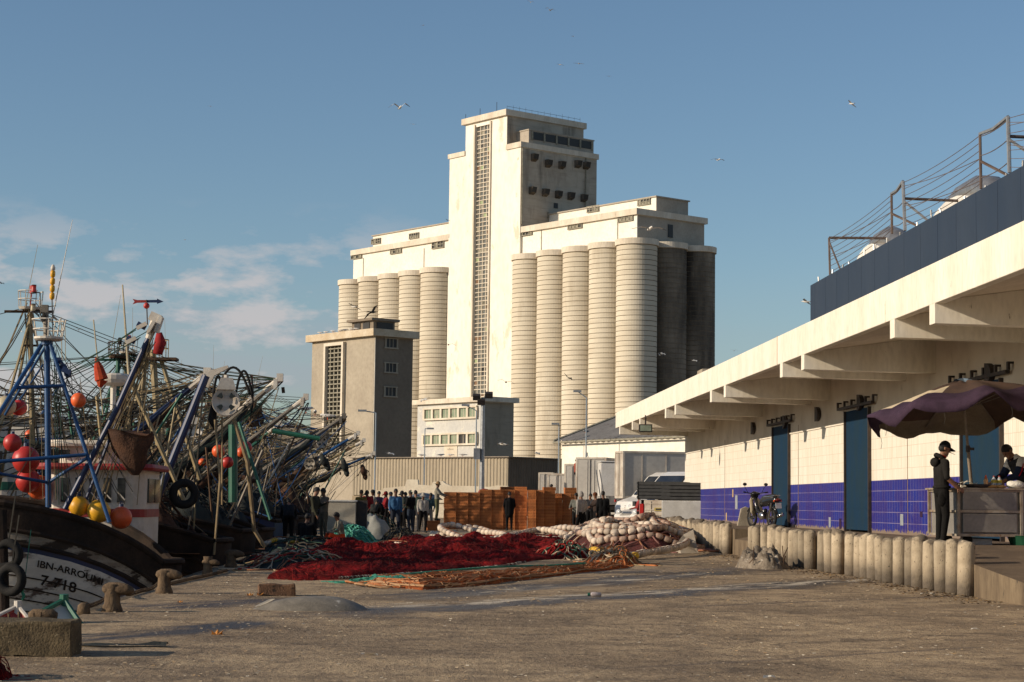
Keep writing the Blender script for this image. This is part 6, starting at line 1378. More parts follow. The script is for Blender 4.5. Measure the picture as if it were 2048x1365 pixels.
for x in (-CW/2+.020, CW/2-.020): cb.box((x, 0, CH*.25), (.006, CD-.04, CH*.3)); cb.box((x, 0, CH*.75), (.006, CD-.04, CH*.2))
for y in (-CD/2+.022, CD/2-.022): cb.box((0, y, CH*.5), (CW-.05, .005, CH*.9), mi=1)  # inner panels: dirtier plastic, darkened further for shade inside the holes
for x in (-CW/2+.022, CW/2-.022): cb.box((x, 0, CH*.5), (.005, CD-.05, CH*.9), mi=1)
cmesh = cb.mesh('crate', [M_crate, pm('crate_inner', (.30, .085, .022), (.22, .06, .018), 5, .8, rv=.4)]); ncr = 0
def stack(x, y, rz, n, name, topname=True):
    global ncr
    for i in range(n):
        o = bpy.data.objects.new('fish_crate', cmesh); COL.objects.link(o); o.location = (x+rnd.uniform(-.012, .012), y+rnd.uniform(-.012, .012), zg(y)+CH*.94*i); o.rotation_euler = (0, 0, rz+rnd.uniform(-.015, .015))
        w_ = 'bottom crate' if i == 0 else ('topmost crate' if i == n-1 else '%s crate up' % ords[i])
        tag(o, 'fish crate, %s, %s' % (w_, name), 'crate', 'orange fish crates stacked on the quay'); ncr += 1
SY = 87.0
for i, n in enumerate((12, 12, 12, 13, 13, 13, 14)):
    x = at(900+i*23.6, 1050, SY).x; stack(x, SY+.02*i, -.08, n, '%s column of the front wall from the left' % ords[i])
for k_, (px_, n, rz, Y, nm) in enumerate(((1064, 13, 1.45, 86.6, 'dim column just right of the black coated man'), (1080, 13, 1.45, 86.8, 'second dim column right of the black coated man'), (1097, 14, .1, 86.9, 'bright column right of the dim pair'), (1116, 12, 1.45, 87.6, 'dim column of the last group'), (1133, 12, 1.45, 87.8, 'bright column of the last group'), (1140, 14, .1, 89.2, 'tall column behind the last group'))):
    stack(at(px_, 1050, Y).x, Y, rz, n, nm)
for k_, (px_, n, Y) in enumerate(((1012, 14, 88.2), (1036, 14, 88.2), (960, 13, 88.1))): stack(at(px_, 1050, Y).x, Y, .05, n, '%s column of the rear wall' % ords[k_]) if k_ < 2 else None
stack(at(866, 1058, 83).x, 83, .2, 3, 'short stack under the man standing on crates')
# ------------------------------------------------------------------ vehicles
M_truck = pm('truck_grey', (.46, .43, .38), (.38, .35, .31), .8, .6, spots=(((.25, .2, .16), 1.6, .68), ((.60, .56, .5), 3, .72)))
M_trim = pm('truck_trim', (.58, .52, .43), (.40, .33, .26), 2, .6, spots=((.22, .12, .07), 4, .64))
M_black = pm('black_plastic', (.015, .015, .016), (.03, .03, .03), 5, .6)
M_carw = pm('car_white', (.74, .71, .66), (.66, .62, .56), 2, .25)
M_carg = pm('car_grey', (.42, .41, .39), (.34, .33, .31), 2, .3)
M_glass = pm('car_glass', (.015, .02, .028), (.03, .035, .045), 2, .06)
M_redl = pm('tail_red', (.45, .02, .015), None, 5, .3)
M_lampc = pm('head_glass', (.62, .63, .62), (.45, .46, .46), 9, .12)
M_plate = pm('plate_yellow', (.55, .42, .12), None, 5, .5)
def wheel(root, x, y, r, w_, R=None, nm='wheel'):
    """axis along local y"""
    RT = Matrix(((1, 0, 0), (0, 0, 1), (0, -1, 0)))
    b = MB(); b.s = True; b.lathe([(r*.55, -w_/2), (r*.93, -w_/2), (r, -w_*.35), (r, w_*.35), (r*.93, w_/2), (r*.55, w_/2)], (x, y, r), 22, RT); o = b.build(nm, M_rubber, root, world=False)
    b = MB(); b.lathe([(.02, -w_*.42), (r*.3, -w_*.44), (r*.57, -w_*.5), (r*.57, w_*.5), (r*.3, w_*.44), (.02, w_*.42)], (x, y, r), 16, RT); c = b.build('rim', M_steel, root, world=False); c.parent = o
def truck(loc, rz, L, hb, ht, wd, label, box=M_truck, door=None, cab=True):
    """box truck in local axes: rear door at x=0 facing -x, body towards +x"""
    t = thing('box_truck', label, 'truck', loc, rz, 'box trucks parked beyond the crates')
    b = MB(); b.box((L/2, 0, (hb+ht)/2), (L, wd, ht-hb)); bd = b.build('cargo_box', box, t, world=False, bevel=.02)
    b = MB()
    for y in (-wd/2, wd/2):
        b.box((-.02, y, (hb+ht)/2), (.10, .10, ht-hb+.06)); b.box((L/2, y, ht), (L+.1, .09, .09)); b.box((L/2, y, hb), (L+.1, .09, .12))
    b.box((-.02, 0, ht), (.1, wd-.1, .1)); b.box((-.02, 0, hb), (.1, wd-.1, .12)); b.build('frame_trim', M_trim, t, world=False)
    for s in (-1, 1):
        b = MB(); b.box((-.03, s*wd/4, (hb+ht)/2), (.05, wd/2-.12, ht-hb-.14)); dr = b.build('rear_door', door or box, t, world=False)
        b = MB()
        for q in (.12,): b.tube([(-.07, s*wd*q, hb+.1), (-.07, s*wd*q, ht-.1)], .013, 5)
        c = b.build('lock_rod', box, t, world=False); c.parent = dr
    b = MB()
    for i in range(int(L/1.2)):
        for y in (-wd/2-.012, wd/2+.012): b.box((.9+1.2*i, y, (hb+ht)/2), (.03, .02, ht-hb-.2))
    b.build('side_seam', M_trim, t, world=False)
    b = MB(); b.box((L/2+.5, 0, hb-.22), (L+1, .8, .2)); b.box((.05, 0, hb-.5), (.12, wd-.2, .16)); b.build('chassis', M_black, t, world=False)
    for y in (-wd/2+.04, wd/2-.04):
        b = MB(); b.box((-.05, y, hb-.18), (.06, .18, .12)); b.build('tail_lamp', M_redl, t, world=False)
    for x in (1.0, L*.8):
        for y in (-wd/2+.2, wd/2-.2): wheel(t, x, y, .46, .3)
    if cab:
        b = MB(); z = .6; b.prism([(L+.15, -wd/2+.1, z), (L+1.9, -wd/2+.1, z), (L+1.9, -wd/2+.1, z+1.0), (L+1.6, -wd/2+.1, z+2.0), (L+.15, -wd/2+.1, z+2.05)], (0, wd-.2, 0)); b.build('cab', M_carw, t, world=False, bevel=.05)
        b = MB(); b.prism([(L+.5, -wd/2+.085, z+1.05), (L+1.7, -wd/2+.085, z+1.05), (L+1.5, -wd/2+.085, z+1.8), (L+.5, -wd/2+.085, z+1.8)], (0, wd-.17, 0)); b.build('cab_window', M_glass, t, world=False)
    return t
def tl(px, Y): p = at(px, 1000, Y); return V((p.x, Y, zg(Y)))
HP = PI/2
truck(tl(1240, 92)+V((0, 0, 0)), .15, 8.5, 1.55, 3.72, 1.5, 'largest grey curtain sided truck with a peeling cream rear frame', cab=False, door=M_trim)
truck(tl(1182, 99), HP-.35, 6, 1.2, 3.55, 1.55, 'plain grey box truck with a blank rear left of the largest truck')
truck(tl(1216, 103), HP-.3, 6, 1.3, 3.5, 1.6, 'pale bluish box truck half hidden between two bigger trucks', box=pm('truck_blue', (.42, .44, .46), (.36, .38, .40), 1, .6))
truck(tl(1148, 105), HP-.3, 6, 1.2, 3.30, 1.0, 'narrow grey box truck with a man clinging high on its rear')
truck(tl(1116, 110), HP-.2, 6, 1.1, 2.82, 1.15, 'small white box truck with its rear open beside the crates', box=pm('truck_white', (.55, .51, .45), (.48, .43, .37), 1, .6))
truck(tl(1091, 116), HP-.2, 6, 1.0, 2.95, .8, 'farthest grey box truck at the dark shed wall')
b = MB(); p = at(1217, 960, 97); b.box(p, (.95, 1.6, 1.7)); b.box(p+V((0, 0, .9)), (1.02, 1.7, .06))
tag(b.build('cold_box', M_carw, None, bevel=.03, loc=p), 'small white insulated box standing before the largest truck', 'box')
b = MB(); A = at(1196, 945, 96)
for dx in (0, .18): b.bar(at(1192+dx*40, 940, 95), at(1202+dx*40, 1000, 95), .07, .05)
tag(b.build('plank_pair', M_steel, None, loc=A), 'two grey planks leaning up beside the men at the trucks', 'planks')
# dome tent like sheet seen behind the crates
c = at(1042, 985, 97); b = MB(); b.s = True; b.lathe([(.9-.9*(i/8)**2+.001, .1+.32*i/8*1.6) for i in range(9)], (c.x, 97, zg(97)+1.3), 16)
tag(b.build('sheet_cover', pm('cover', (.6, .55, .45), (.45, .4, .32), 3, .8), None, loc=(c.x, 97, zg(97)+1.3)), 'pale bulging sheet showing over the orange crates', 'cover')
# vans and pickup facing left, close to the hall corner
def van(loc, rz, label, prof, L, wd, col, win, name='van', lamp=(.62, .95), wl=(.85, 3.1), cat='van'):
    t = thing(name, label, cat, loc, rz, 'vehicles parked at the hall corner')
    if cat == 'van': t.scale = (1.3,)*3
    else: t.scale = (1.1,)*3
    b = MB(); b.s = False; n = len(prof); vs = []
    for k_, y in ((.86, -wd/2), (1, -wd/2+.12), (1, wd/2-.12), (.86, wd/2)):
        for x, z in prof:
            cz = .75; sh = .10 if z > 1.0 and k_ < 1 else (.02 if k_ < 1 else 0); vs.append((x*(1)+(.05 if k_ < 1 and x < .3 else 0), y*(1-(.10 if z > 1.05 else 0)), z-(sh*.5 if z > 1.3 else 0)))
    fs = [(j*n+i, j*n+(i+1) % n, (j+1)*n+(i+1) % n, (j+1)*n+i) for j in range(3) for i in range(n)]+[tuple(range(n-1, -1, -1)), tuple(3*n+i for i in range(n))]
    b.add(vs, fs); b.build('body', col, t, world=False, bevel=.03)
    for w_ in win:
        b = MB(); b.prism(w_[0], w_[1]); b.build(w_[2], M_glass, t, world=False)
    for x in wl:
        for y in (-wd/2+.1, wd/2-.1): wheel(t, x, y, .33, .2)
    for y in (-wd/2+.26, wd/2-.26):
        b = MB(); b.s = True; b.ball((.10, y, (lamp[0]+lamp[1])/2), (.10, .17, .14), 10); b.build('headlight', M_lampc, t, world=False)
    b = MB(); b.box((-.0, 0, .42), (.12, wd-.16, .2)); b.build('bumper', M_black if col is M_carw else col, t, world=False)
    b = MB()
    for i in range(4): b.box((.03, 0, .66+.06*i), (.06, .7, .02))
    b.build('grille', M_black, t, world=False)
    for y in (-wd/2-.1, wd/2+.1):
        b = MB(); b.box((1.15, y, 1.15), (.1, .16, .2)); b.build('mirror', M_black, t, world=False)
    return t
vp = [(0, .35), (0, .8), (.12, 1.0), (.75, 1.18), (1.55, 1.95), (1.9, 2.08), (4.6, 2.1), (4.75, .9), (4.75, .35)]
vw = [([(.80, -.72, 1.235), (.80, .72, 1.235), (1.50, .66, 1.90), (1.50, -.66, 1.90)], (-.03, 0, .035), 'windscreen'), ([(.95, -.87, 1.2), (1.9, -.87, 1.2), (1.9, -.83, 1.85), (1.55, -.83, 1.85)], (0, 1.72, 0), 'side_window')]
cp = [(0, .3), (0, .68), (.15, .82), (1.15, 1.0), (1.8, 1.42), (3.1, 1.46), (3.9, 1.05), (4.2, .95), (4.25, .35)]
cw = [([(1.2, -.66, 1.05), (1.2, .66, 1.05), (1.76, .6, 1.40), (1.76, -.6, 1.40)], (-.03, 0, .04), 'windscreen'), ([(1.4, -.80, 1.03), (3.5, -.80, 1.03), (3.0, -.76, 1.40), (1.85, -.76, 1.38)], (0, 1.58, 0), 'side_window')]
ang = .62
van(tl(1262, 89)+V((0, 0, .05)), ang, 'farther white van with a dark windscreen at the hall corner', vp, 4.7, 1.9, M_carw, vw)
van(tl(1284, 86)+V((0, 0, .05)), ang, 'nearer white van with a dark windscreen behind the dark cargo box', vp, 4.7, 1.9, M_carw, vw)
van(tl(1250, 84), ang-.1, 'white hatchback with clear headlamps left of the pickup', cp, 4.2, 1.65, M_carw, cw, 'car', cat='car')
pk = thing('pickup_truck', 'pickup with a white tailgate, yellow plate and tarred black cargo rack', 'pickup', tl(1320, 80), HP-.36, 'vehicles parked at the hall corner'); pk.scale = (1.32,)*3
b = MB(); b.box((.03, 0, .80), (.07, 1.05, .58)); tg = b.build('tailgate', M_trim, pk, world=False, bevel=.015)
b = MB()
for z in (.62, .78, .98): b.box((-.015, 0, z), (.02, 1.0, .03))
for y in (-.3, .3): b.box((-.016, y, .8), (.02, .03, .5))
o = b.build('tailgate_rib', M_trim, pk, world=False); o.parent = tg
b = MB(); b.box((-.03, .0, .80), (.02, .36, .10)); b.build('number_plate', M_plate, pk, world=False)
b = MB(); b.box((-.045, 0, .80), (.01, .26, .05)); b.build('plate_digits', M_black, pk, world=False)
for y in (-.6, .6):
    b = MB(); b.box((.02, y, .80), (.10, .12, .34)); b.build('tail_lamp', M_redl, pk, world=False)
b = MB(); b.box((.02, 0, .42), (.14, 1.35, .14)); b.build('bumper', M_trim, pk, world=False)
for y in (-.66, .66):
    b = MB(); b.box((1.1, y, .80), (2.1, .06, .6)); b.build('bed_side', M_carg, pk, world=False)
b = MB(); b.box((1.1, 0, .5), (2.1, 1.3, .1)); b.box((3.2, 0, .45), (2.6, .8, .2)); b.build('bed_floor', M_black, pk, world=False)
b = MB(); b.prism([(2.2, -.7, .5), (2.2, -.68, 1.65), (3.3, -.68, 1.65), (4.0, -.7, 1.1), (4.9, -.7, 1.0), (4.9, -.7, .5)], (0, 1.4, 0)); b.build('cab', M_carg, pk, world=False, bevel=.04)
b = MB()
for i in range(5): b.box((1.0, -.72, 1.18+.11*i), (2.2, .04, .09)); b.box((-.06, 0, 1.18+.11*i), (.04, 1.44, .09)); b.box((1.0, .72, 1.18+.11*i), (2.2, .04, .09))
b.box((1.0, 0, 1.40), (2.08, 1.46, .56)); b.build('cargo_rack', M_black, pk, world=False)
for x in (.7, 3.9):
    for y in (-.62, .62): wheel(pk, x, y, .33, .2)
p2 = thing('pickup_truck', 'grey pickup with a dark slatted rack half hidden by the hall wall', 'pickup', tl(1364, 78)+V((.1, 0, 0)), HP-.36, 'vehicles parked at the hall corner'); p2.scale = (1.32,)*3
b = MB(); b.box((1.3, 0, .78), (2.5, 1.5, .62)); b.build('bed', M_carg, p2, world=False, bevel=.04)
b = MB()
for i in range(5): b.box((1.2, 0, 1.16+.11*i), (2.3, 1.5, .085))
b.build('cargo_rack', M_black, p2, world=False)
for x in (.6, 3.6):
    for y in (-.65, .65): wheel(p2, x, y, .33, .2)
b = MB(); b.prism([(2.6, -.7, .5), (2.6, -.68, 1.6), (3.5, -.68, 1.6), (4.2, -.7, 1.1), (5, -.7, 1.0), (5, -.7, .5)], (0, 1.4, 0)); b.build('cab', M_carg, p2, world=False, bevel=.04)
# ------------------------------------------------------------------ motorbike on the dock, seen from behind at an angle
mp_ = atx(1541, 1052, 10.55); mb_ = thing('motorbike', 'black underbone motorbike parked against the blue sliding door', 'motorbike', (10.55, mp_.y-.2, DZ), math.radians(109))
M_mblk = pm('gloss_black', (.012, .012, .013), (.02, .02, .02), 5, .15); M_chrome = pm('chrome', (.6, .58, .55), (.4, .38, .36), 9, .18, .9)
M_cowl = pm('leg_shield', (.50, .42, .28), (.4, .33, .22), 5, .4)
W1, W0, WR = 1.22, 0.0, .285
def mwheel(x, nm):
    b = MB(); b.s = True; b.torus((x, 0, WR), WR-.035, .04, (0, 1, 0), 26, 8); o = b.build(nm, M_rubber, mb_, world=False)
    b = MB(); b.torus((x, 0, WR), WR-.075, .016, (0, 1, 0), 24, 6)
    for i in range(10): a = PI*i/5; b.tube([(x, .02*(1 if i % 2 else -1), WR), (x+(WR-.07)*math.cos(a), 0, WR+(WR-.07)*math.sin(a))], .005, 4)
    b.lathe([(.05, -.06), (.06, 0), (.05, .06)], (x, 0, WR), 10, Matrix(((1, 0, 0), (0, 0, 1), (0, -1, 0)))); c = b.build('rim', M_chrome, mb_, world=False); c.parent = o
mwheel(0, 'rear_wheel'); mwheel(W1, 'front_wheel')
b = MB(); b.s = True
b.tube([(1.02, 0, .92), (.98, 0, .72), (.85, 0, .48), (.6, 0, .40), (.35, 0, .52)], [.05, .06, .07, .07, .06], 8); b.build('frame', M_mblk, mb_, world=False)
b = MB(); b.s = True; b.tube([(.62, 0, .70), (.35, 0, .76), (.05, 0, .80), (-.32, 0, .84), (-.40, 0, .86)], [.09, .13, .14, .11, .04], 12); b.build('tail_body', M_mblk, mb_, world=False)
b = MB(); b.s = True; b.tube([(.66, 0, .79), (.45, 0, .84), (.15, 0, .87), (-.20, 0, .90), (-.28, 0, .91)], [.06, .12, .13, .11, .05], 12); b.build('seat', M_black, mb_, world=False)
for s in (-1, 1):
    b = MB(); b.s = True; b.prism([(1.10, s*.06, .96), (1.02, s*.20, .80), (.90, s*.22, .45), (.84, s*.17, .32), (.93, s*.06, .34), (1.02, s*.03, .6)], (.025, 0, .01)); b.build('leg_shield', M_cowl, mb_, world=False)
b = MB(); b.s = True; b.ball((1.08, 0, .98), (.14, .13, .12), 12); b.ball((1.0, 0, 1.02), (.12, .15, .06), 10); b.build('headlamp_cowl', M_mblk, mb_, world=False)
b = MB(); b.s = True; b.ball((1.18, 0, .98), (.06, .09, .08), 10); b.build('headlight', M_lampc, mb_, world=False)
b = MB(); b.tube([(1.03, -.33, 1.06), (1.05, -.15, 1.03), (1.06, 0, 1.02), (1.05, .15, 1.03), (1.03, .33, 1.06)], .016, 6); b.build('handlebar', M_chrome, mb_, world=False)
for s in (-1, 1):
    b = MB(); b.tube([(1.03, s*.33, 1.06), (1.0, s*.43, 1.07)], .022, 8); b.build('grip', M_rubber, mb_, world=False)
    b = MB(); b.tube([(1.05, s*.24, 1.05), (1.07, s*.33, 1.20), (1.04, s*.36, 1.26)], .008, 5); b.s = True; b.ball((1.02, s*.37, 1.31), (.02, .075, .05), 10); b.build('mirror', M_mblk, mb_, world=False)
    b = MB(); b.tube([(1.05, s*.05, .9), (W1, s*.09, WR)], .025, 8); b.build('fork', M_chrome, mb_, world=False)
    b = MB(); b.tube([(-.15, s*.10, .74), (0, s*.10, WR+.02)], .028, 8); b.build('shock', M_chrome, mb_, world=False)
    b = MB(); b.s = True; b.ball((-.36, s*.12, .80), .03, 8); b.build('indicator', M_orange, mb_, world=False)
b = MB(); b.s = True; b.tube([(W1-.30, 0, .50), (W1-.15, 0, .60), (W1+.05, 0, .62), (W1+.25, 0, .48)], .05, 8); b.build('mudguard', M_mblk, mb_, world=False)
b = MB(); b.s = True; b.tube([(.08, 0, .62), (-.18, 0, .60), (-.34, 0, .42)], [.06, .06, .03], 8); b.build('mudguard', M_mblk, mb_, world=False)
b = MB(); b.s = True; b.tube([(.72, 0, .36), (.50, 0, .36)], [.10, .12], 12); b.ball((.45, -.10, .34), (.14, .06, .12), 12); b.ball((.45, .10, .34), (.14, .06, .12), 12); b.build('engine', M_chrome, mb_, world=False)
b = MB(); b.s = True; b.tube([(.6, -.12, .25), (.3, -.15, .24), (.05, -.16, .30), (-.36, -.17, .40)], [.02, .025, .05, .055], 10); b.build('exhaust', M_chrome, mb_, world=False)
b = MB(); b.tube([(.25, .14, .92), (-.05, .13, .93), (-.34, .10, .96), (-.40, 0, .97), (-.34, -.10, .96), (-.05, -.13, .93), (.25, -.14, .92)], .013, 6); b.build('grab_rail', M_chrome, mb_, world=False)
b = MB(); b.s = True; b.ball((-.42, 0, .83), (.04, .11, .05), 10); b.build('tail_lamp', pm('bike_lamp', (.16, .012, .01), None, 5, .25), mb_, world=False)
b = MB(); b.box((-.42, 0, .66), (.012, .20, .17), Matrix.Rotation(.25, 3, 'Y')); b.build('number_plate', pm('plate_white', (.7, .68, .62), None, 6, .5), mb_, world=False)
b = MB(); b.tube([(.5, .12, .28), (.42, .2, .02)], .014, 6); b.tube([(.3, .1, .28), (.2, .18, .0)], .014, 6); b.tube([(.3, -.1, .28), (.2, -.18, .0)], .014, 6); b.build('stand', M_iron, mb_, world=False)
# ------------------------------------------------------------------ food stall
CX, CY = 9.32, 33.0; RZ = .10; cart = thing('food_cart', 'grey sheet metal food cart standing on the dock under the parasol', 'food cart', (CX, CY, DZ), RZ)
M_sheet = pm('sheet_steel', (.30, .275, .24), (.22, .20, .175), 2.0, .55, .35, bmp=.25, bscale=5, spots=(((.20, .11, .06), 4, .68), ((.45, .42, .38), 5, .70)))
M_frame = pm('cart_frame', (.42, .37, .29), (.28, .2, .13), 5, .55, .3, spots=((.2, .1, .05), 9, .62))
CL, CDp, Z0, Z1 = 2.2, 1.35, .17, .97
b = MB(); b.box((CL/2, CDp/2, (Z0+Z1)/2), (CL-.04, CDp-.04, Z1-Z0-.02)); b.build('body_panel', M_sheet, cart, world=False)
b = MB()
for z in (Z0, .585, Z1-.02): b.box((CL/2, -.005, z), (CL, .045, .045)); b.box((-.0, CDp/2, z), (.04, CDp, .04))
for x in (0, 1.16, CL): b.box((x, -.012, (Z0+Z1)/2), (.05, .05, Z1-Z0))
for y in (CDp*.5, CDp): b.box((-.012, y, (Z0+Z1)/2), (.05, .04, Z1-Z0))
b.build('frame_rail', M_frame, cart, world=False)
for x in (.58, 1.68):
    for z in (.38, .77): b = MB(); b.box((x, -.012, z), (1.0, .03, .33)); b.build('front_panel', M_sheet, cart, world=False, bevel=.012)
b = MB(); b.box((CL/2-.02, CDp/2, Z1+.012), (CL+.1, CDp+.1, .03)); b.build('counter', M_frame, cart, world=False)
for x, y in ((.25, .2), (.25, CDp-.2), (CL-.3, .2), (CL-.3, CDp-.2)):
    RT = Matrix(((1, 0, 0), (0, 0, 1), (0, -1, 0))); b = MB(); b.lathe([(.04, -.03), (.085, -.03), (.085, .03), (.04, .03)], (x, y, .085), 14, RT); b.box((x, y, .14), (.06, .05, .08)); b.build('caster', M_rubber, cart, world=False)
def ct(x, y, z=0): return V((CX, CY, DZ))+rotz(RZ) @ V((x, y, Z1+.028+z))
b = MB(); q = V((CX, CY, DZ))+rotz(RZ) @ V((.75, .35, .0)); b.box(q+V((-.25, .1, .05)), (.5, .3, .1))
tag(b.build('white_tub', M_carw, None, loc=q), 'small white tub on the dock under the cart', 'tub')
b = MB(); q = V((CX, CY, DZ))+rotz(RZ) @ V((1.35, .15, 0)); b.lathe([(.30, .0), (.36, .16), (.37, .17), (.33, .16)], q, 20)
tag(b.build('green_basin', pm('basin_green', (.012, .07, .035), None, 5, .4), None, loc=q), 'dark green plastic basin on the dock under the cart', 'basin')
sb = thing('sauce_bottle', 'orange squeeze bottle of sauce on the food cart', 'sauce bottle', ct(.62, .25), group='bottles on the food cart')
q = ct(.62, .25); b = MB(); b.s = True; b.lathe([(.04, 0), (.043, .02), (.040, .06), (.043, .13), (.028, .165), (.015, .17)], q, 14); b.build('body', pm('sauce', (.72, .38, .16), (.66, .33, .13), 9, .35), sb)
b = MB(); b.s = True; b.lathe([(.026, .165), (.024, .185), (.007, .23), (.003, .232)], q, 12); b.build('nozzle', M_orange, sb)
for k_, (x, lb) in enumerate(((.80, 'clear water bottle with a yellow label, left of the pair on the cart'), (.90, 'clear water bottle with a yellow label, right of the pair on the cart'))):
    q = ct(x, .32); wb = thing('water_bottle', lb, 'water bottle', q, group='bottles on the food cart')
    b = MB(); b.s = True; b.lathe([(.04, 0), (.044, .01), (.040, .05), (.044, .1), (.042, .15), (.018, .19), (.016, .2)], q, 14); b.build('body', pm('pet', (.45, .46, .47), (.35, .37, .4), 12, .1), wb)
    b = MB(); b.lathe([(.0455, .095), (.0455, .145)], q, 14); b.build('label_band', pm('label_yellow', (.65, .5, .05), None, 9, .5), wb)
    b = MB(); b.lathe([(.018, .2), (.018, .22)], q, 10); b.build('cap', M_redp, wb)
b = MB(); q = ct(.42, .12); b.s = True; b.lathe([(.0, 0), (.16, .0), (.24, .06), (.235, .065), (.15, .012)], q, 18, Matrix.Rotation(.0, 3, 'X')); tag(b.build('dark_tray', M_iron, None, loc=q), 'dark pan of grilled food on the food cart', 'pan')
M_bread = pm('bread', (.52, .31, .13), (.40, .21, .08), 9, .8, bmp=.4)
for k_, (x, y, a, lb) in enumerate(((.62, .06, .2, 'flat bread loaf nearest the cart front'), (.80, .10, -.3, 'bread loaf under the vendor hand'), (.36, .22, .5, 'bread piece lying on the dark pan'))):
    q = ct(x, y, .025); b = MB(); b.s = True; b.ball(q, (.14, .06, .032), 12, R=rotz(a)); tag(b.build('bread', M_bread, None, loc=q), lb, 'bread')
q = ct(1.12, .12, .06); b = MB(); b.s = True; b.ball(q, (.17, .12, .075), 12)
for i, v_ in enumerate(b.v): b.v[i] = tuple(V(v_)+V((0, 0, .03))*noise.noise(V(v_)*14)+V((.02, 0, 0))*noise.noise(V(v_)*17))
tag(b.build('plastic_bag', pm('bag_white', (.78, .74, .66), (.66, .62, .54), 12, .4, bmp=.8), None, loc=q), 'crumpled white plastic bag of bread at the vendor side', 'bag')
q = ct(.36, .5); b = MB()
for _ in range(9): a = q+V((rnd.uniform(-.14, .14), rnd.uniform(-.1, .1), rnd.uniform(.02, .12))); b.box(a, (.13, .08, .006), Matrix.Rotation(rnd.uniform(-.7, .7), 3, 'Y') @ rotz(rnd.uniform(0, 3)))
b.box(q+V((0, 0, .03)), (.24, .16, .05)); tag(b.build('paper_pile', pm('napkin', (.62, .57, .48), (.45, .41, .34), 9, .9), None, loc=q), 'pile of crumpled papers at the back of the cart', 'papers')
q = ct(.13, .35); b = MB(); b.s = True; b.lathe([(.05, 0), (.055, .07), (.052, .075), (.045, .01)], q, 14); tag(b.build('tin', M_chrome, None, loc=q), 'small shiny tin at the left end of the counter', 'tin')
# parasol
UX, UY = 9.75, 34.0; base = V((UX, UY, DZ)); top = at(1912, 748, 33.4)
um = thing('parasol', 'large patched purple and beige parasol with a sagging edge over the food cart', 'parasol', at(1948, 1060, 34))
pb = at(1951, 1060, 34.0); pt_ = at(1924, 770, 33.5)
b = MB(); b.tube([pb, pb.lerp(pt_, .55)], .032, 10); b.tube([pb.lerp(pt_, .5), pt_], .024, 10); b.build('pole', pm('pole_wood', (.26, .2, .14), (.16, .13, .1), 9, .6), um)
b = MB(); q = pb.lerp(pt_, .56); b.box(q+V((.05, 0, 0)), (.12, .04, .05)); b.tube([q-V((0, 0, .06)), q+V((0, 0, .06))], .042, 8); b.build('clamp', M_iron, um)
M_purp = pm('parasol_purple', (.058, .034, .056), (.038, .023, .037), 4, .9, bmp=.3, spots=((.5, .44, .42), 10, .735)); M_beig = pm('parasol_beige', (.62, .51, .34), (.52, .42, .28), 4, .9, spots=((.28, .2, .14), 8, .7)); M_brn = pm('parasol_brown', (.10, .062, .045), (.075, .05, .04), 4, .9, spots=((.45, .4, .35), 12, .74)); M_gry = pm('parasol_grey', (.22, .18, .135), (.17, .14, .1), 4, .9)
NR, NS = 8, 7; rad = 1.78; tilt = Matrix.Rotation(math.radians(-5), 3, 'Y') @ Matrix.Rotation(math.radians(-7), 3, 'X')
def umb(t, a, valance=0.0):
    """t 0 at the hub, 1 at the rim; a in radians; cloth sags between the ribs"""
    ph = (a*NR/(2*PI)) % 1; sg = math.sin(PI*ph); r = rad*t*(1-.11*sg*t); z = -.50*t**1.25-.08*sg*t*t+.02*math.sin(9*a+4*t)
    if valance: z -= valance*(.07+.13*sg+.03*math.sin(a*13)+.04*math.sin(a*5+1)); r += .015*math.sin(a*21)
    return pt_+V((0, 0, .06))+tilt @ V((r*math.cos(a), r*math.sin(a), z))
b = MB(); b.s = True; na = NR*8; vs = []; rows = [i/NS for i in range(NS+1)]
for i, t in enumerate(rows):
    for j in range(na): vs.append(umb(max(t, .01), 2*PI*j/na+.2))
for j in range(na): vs.append(umb(1.0, 2*PI*j/na+.2, .5))
for j in range(na): vs.append(umb(1.0, 2*PI*j/na+.2, 1.0))
def mi_(i, j):
    s = int(j/8) % NR
    if i >= NS-1: return (2, 3, 3, 0, 0, 0, 0, 0)[s]
    if i > 4: return (2, 3, 2, 1, 0, 0, 0, 0)[s]
    return (2, 3, 2, 1, 1, 2, 2, 2)[s] if i > 2 else (2, 2, 3, 2, 2, 2, 2, 2)[s]
for i in range(NS+2):
    for j in range(na): b.add([], []); b.f.append([i*na+j, i*na+(j+1) % na, (i+1)*na+(j+1) % na, (i+1)*na+j]); b.m.append(mi_(i, j)); b.sm.append(True)
b.v = [tuple(p) for p in vs]; cn = b.build('canopy', [M_purp, M_beig, M_brn, M_gry], um)
sm = cn.modifiers.new('solid', 'SOLIDIFY'); sm.thickness = .006
for s in range(NR):
    b = MB(); a = .2+2*PI*s/NR; b.tube([umb(t, a)-V((0, 0, .02)) for t in (.02, .3, .6, .98)], .011, 5); b.tube([pt_-V((0, 0, .45)), umb(.5, a)-V((0, 0, .03))], .009, 5); b.build('rib', M_grey, um)
b = MB(); q = umb(.01, 0)
for i in range(5): a = i*1.3; b.add([q+V((0, 0, .06)), q+V((.22*math.cos(a), .22*math.sin(a), -.02+.05*(i % 2))), q+V((.26*math.cos(a+.7), .26*math.sin(a+.7), -.04)), q+V((.16*math.cos(a+1.2), .16*math.sin(a+1.2), .04))], [(0, 1, 2, 3)])
b.build('top_patch', pm('patch_blue', (.16, .22, .29), (.12, .16, .2), 9, .8), um)
b = MB()
for a in (.5, 2.6, 3.4, 4.2, 4.9, 5.6): p = umb(1.0, a, 1.0); b.tube([p, p+V((.02, 0, -.10)), p+V((.0, 0, -.2))], .004, 4)
b.build('fringe_cord', M_rope, um)
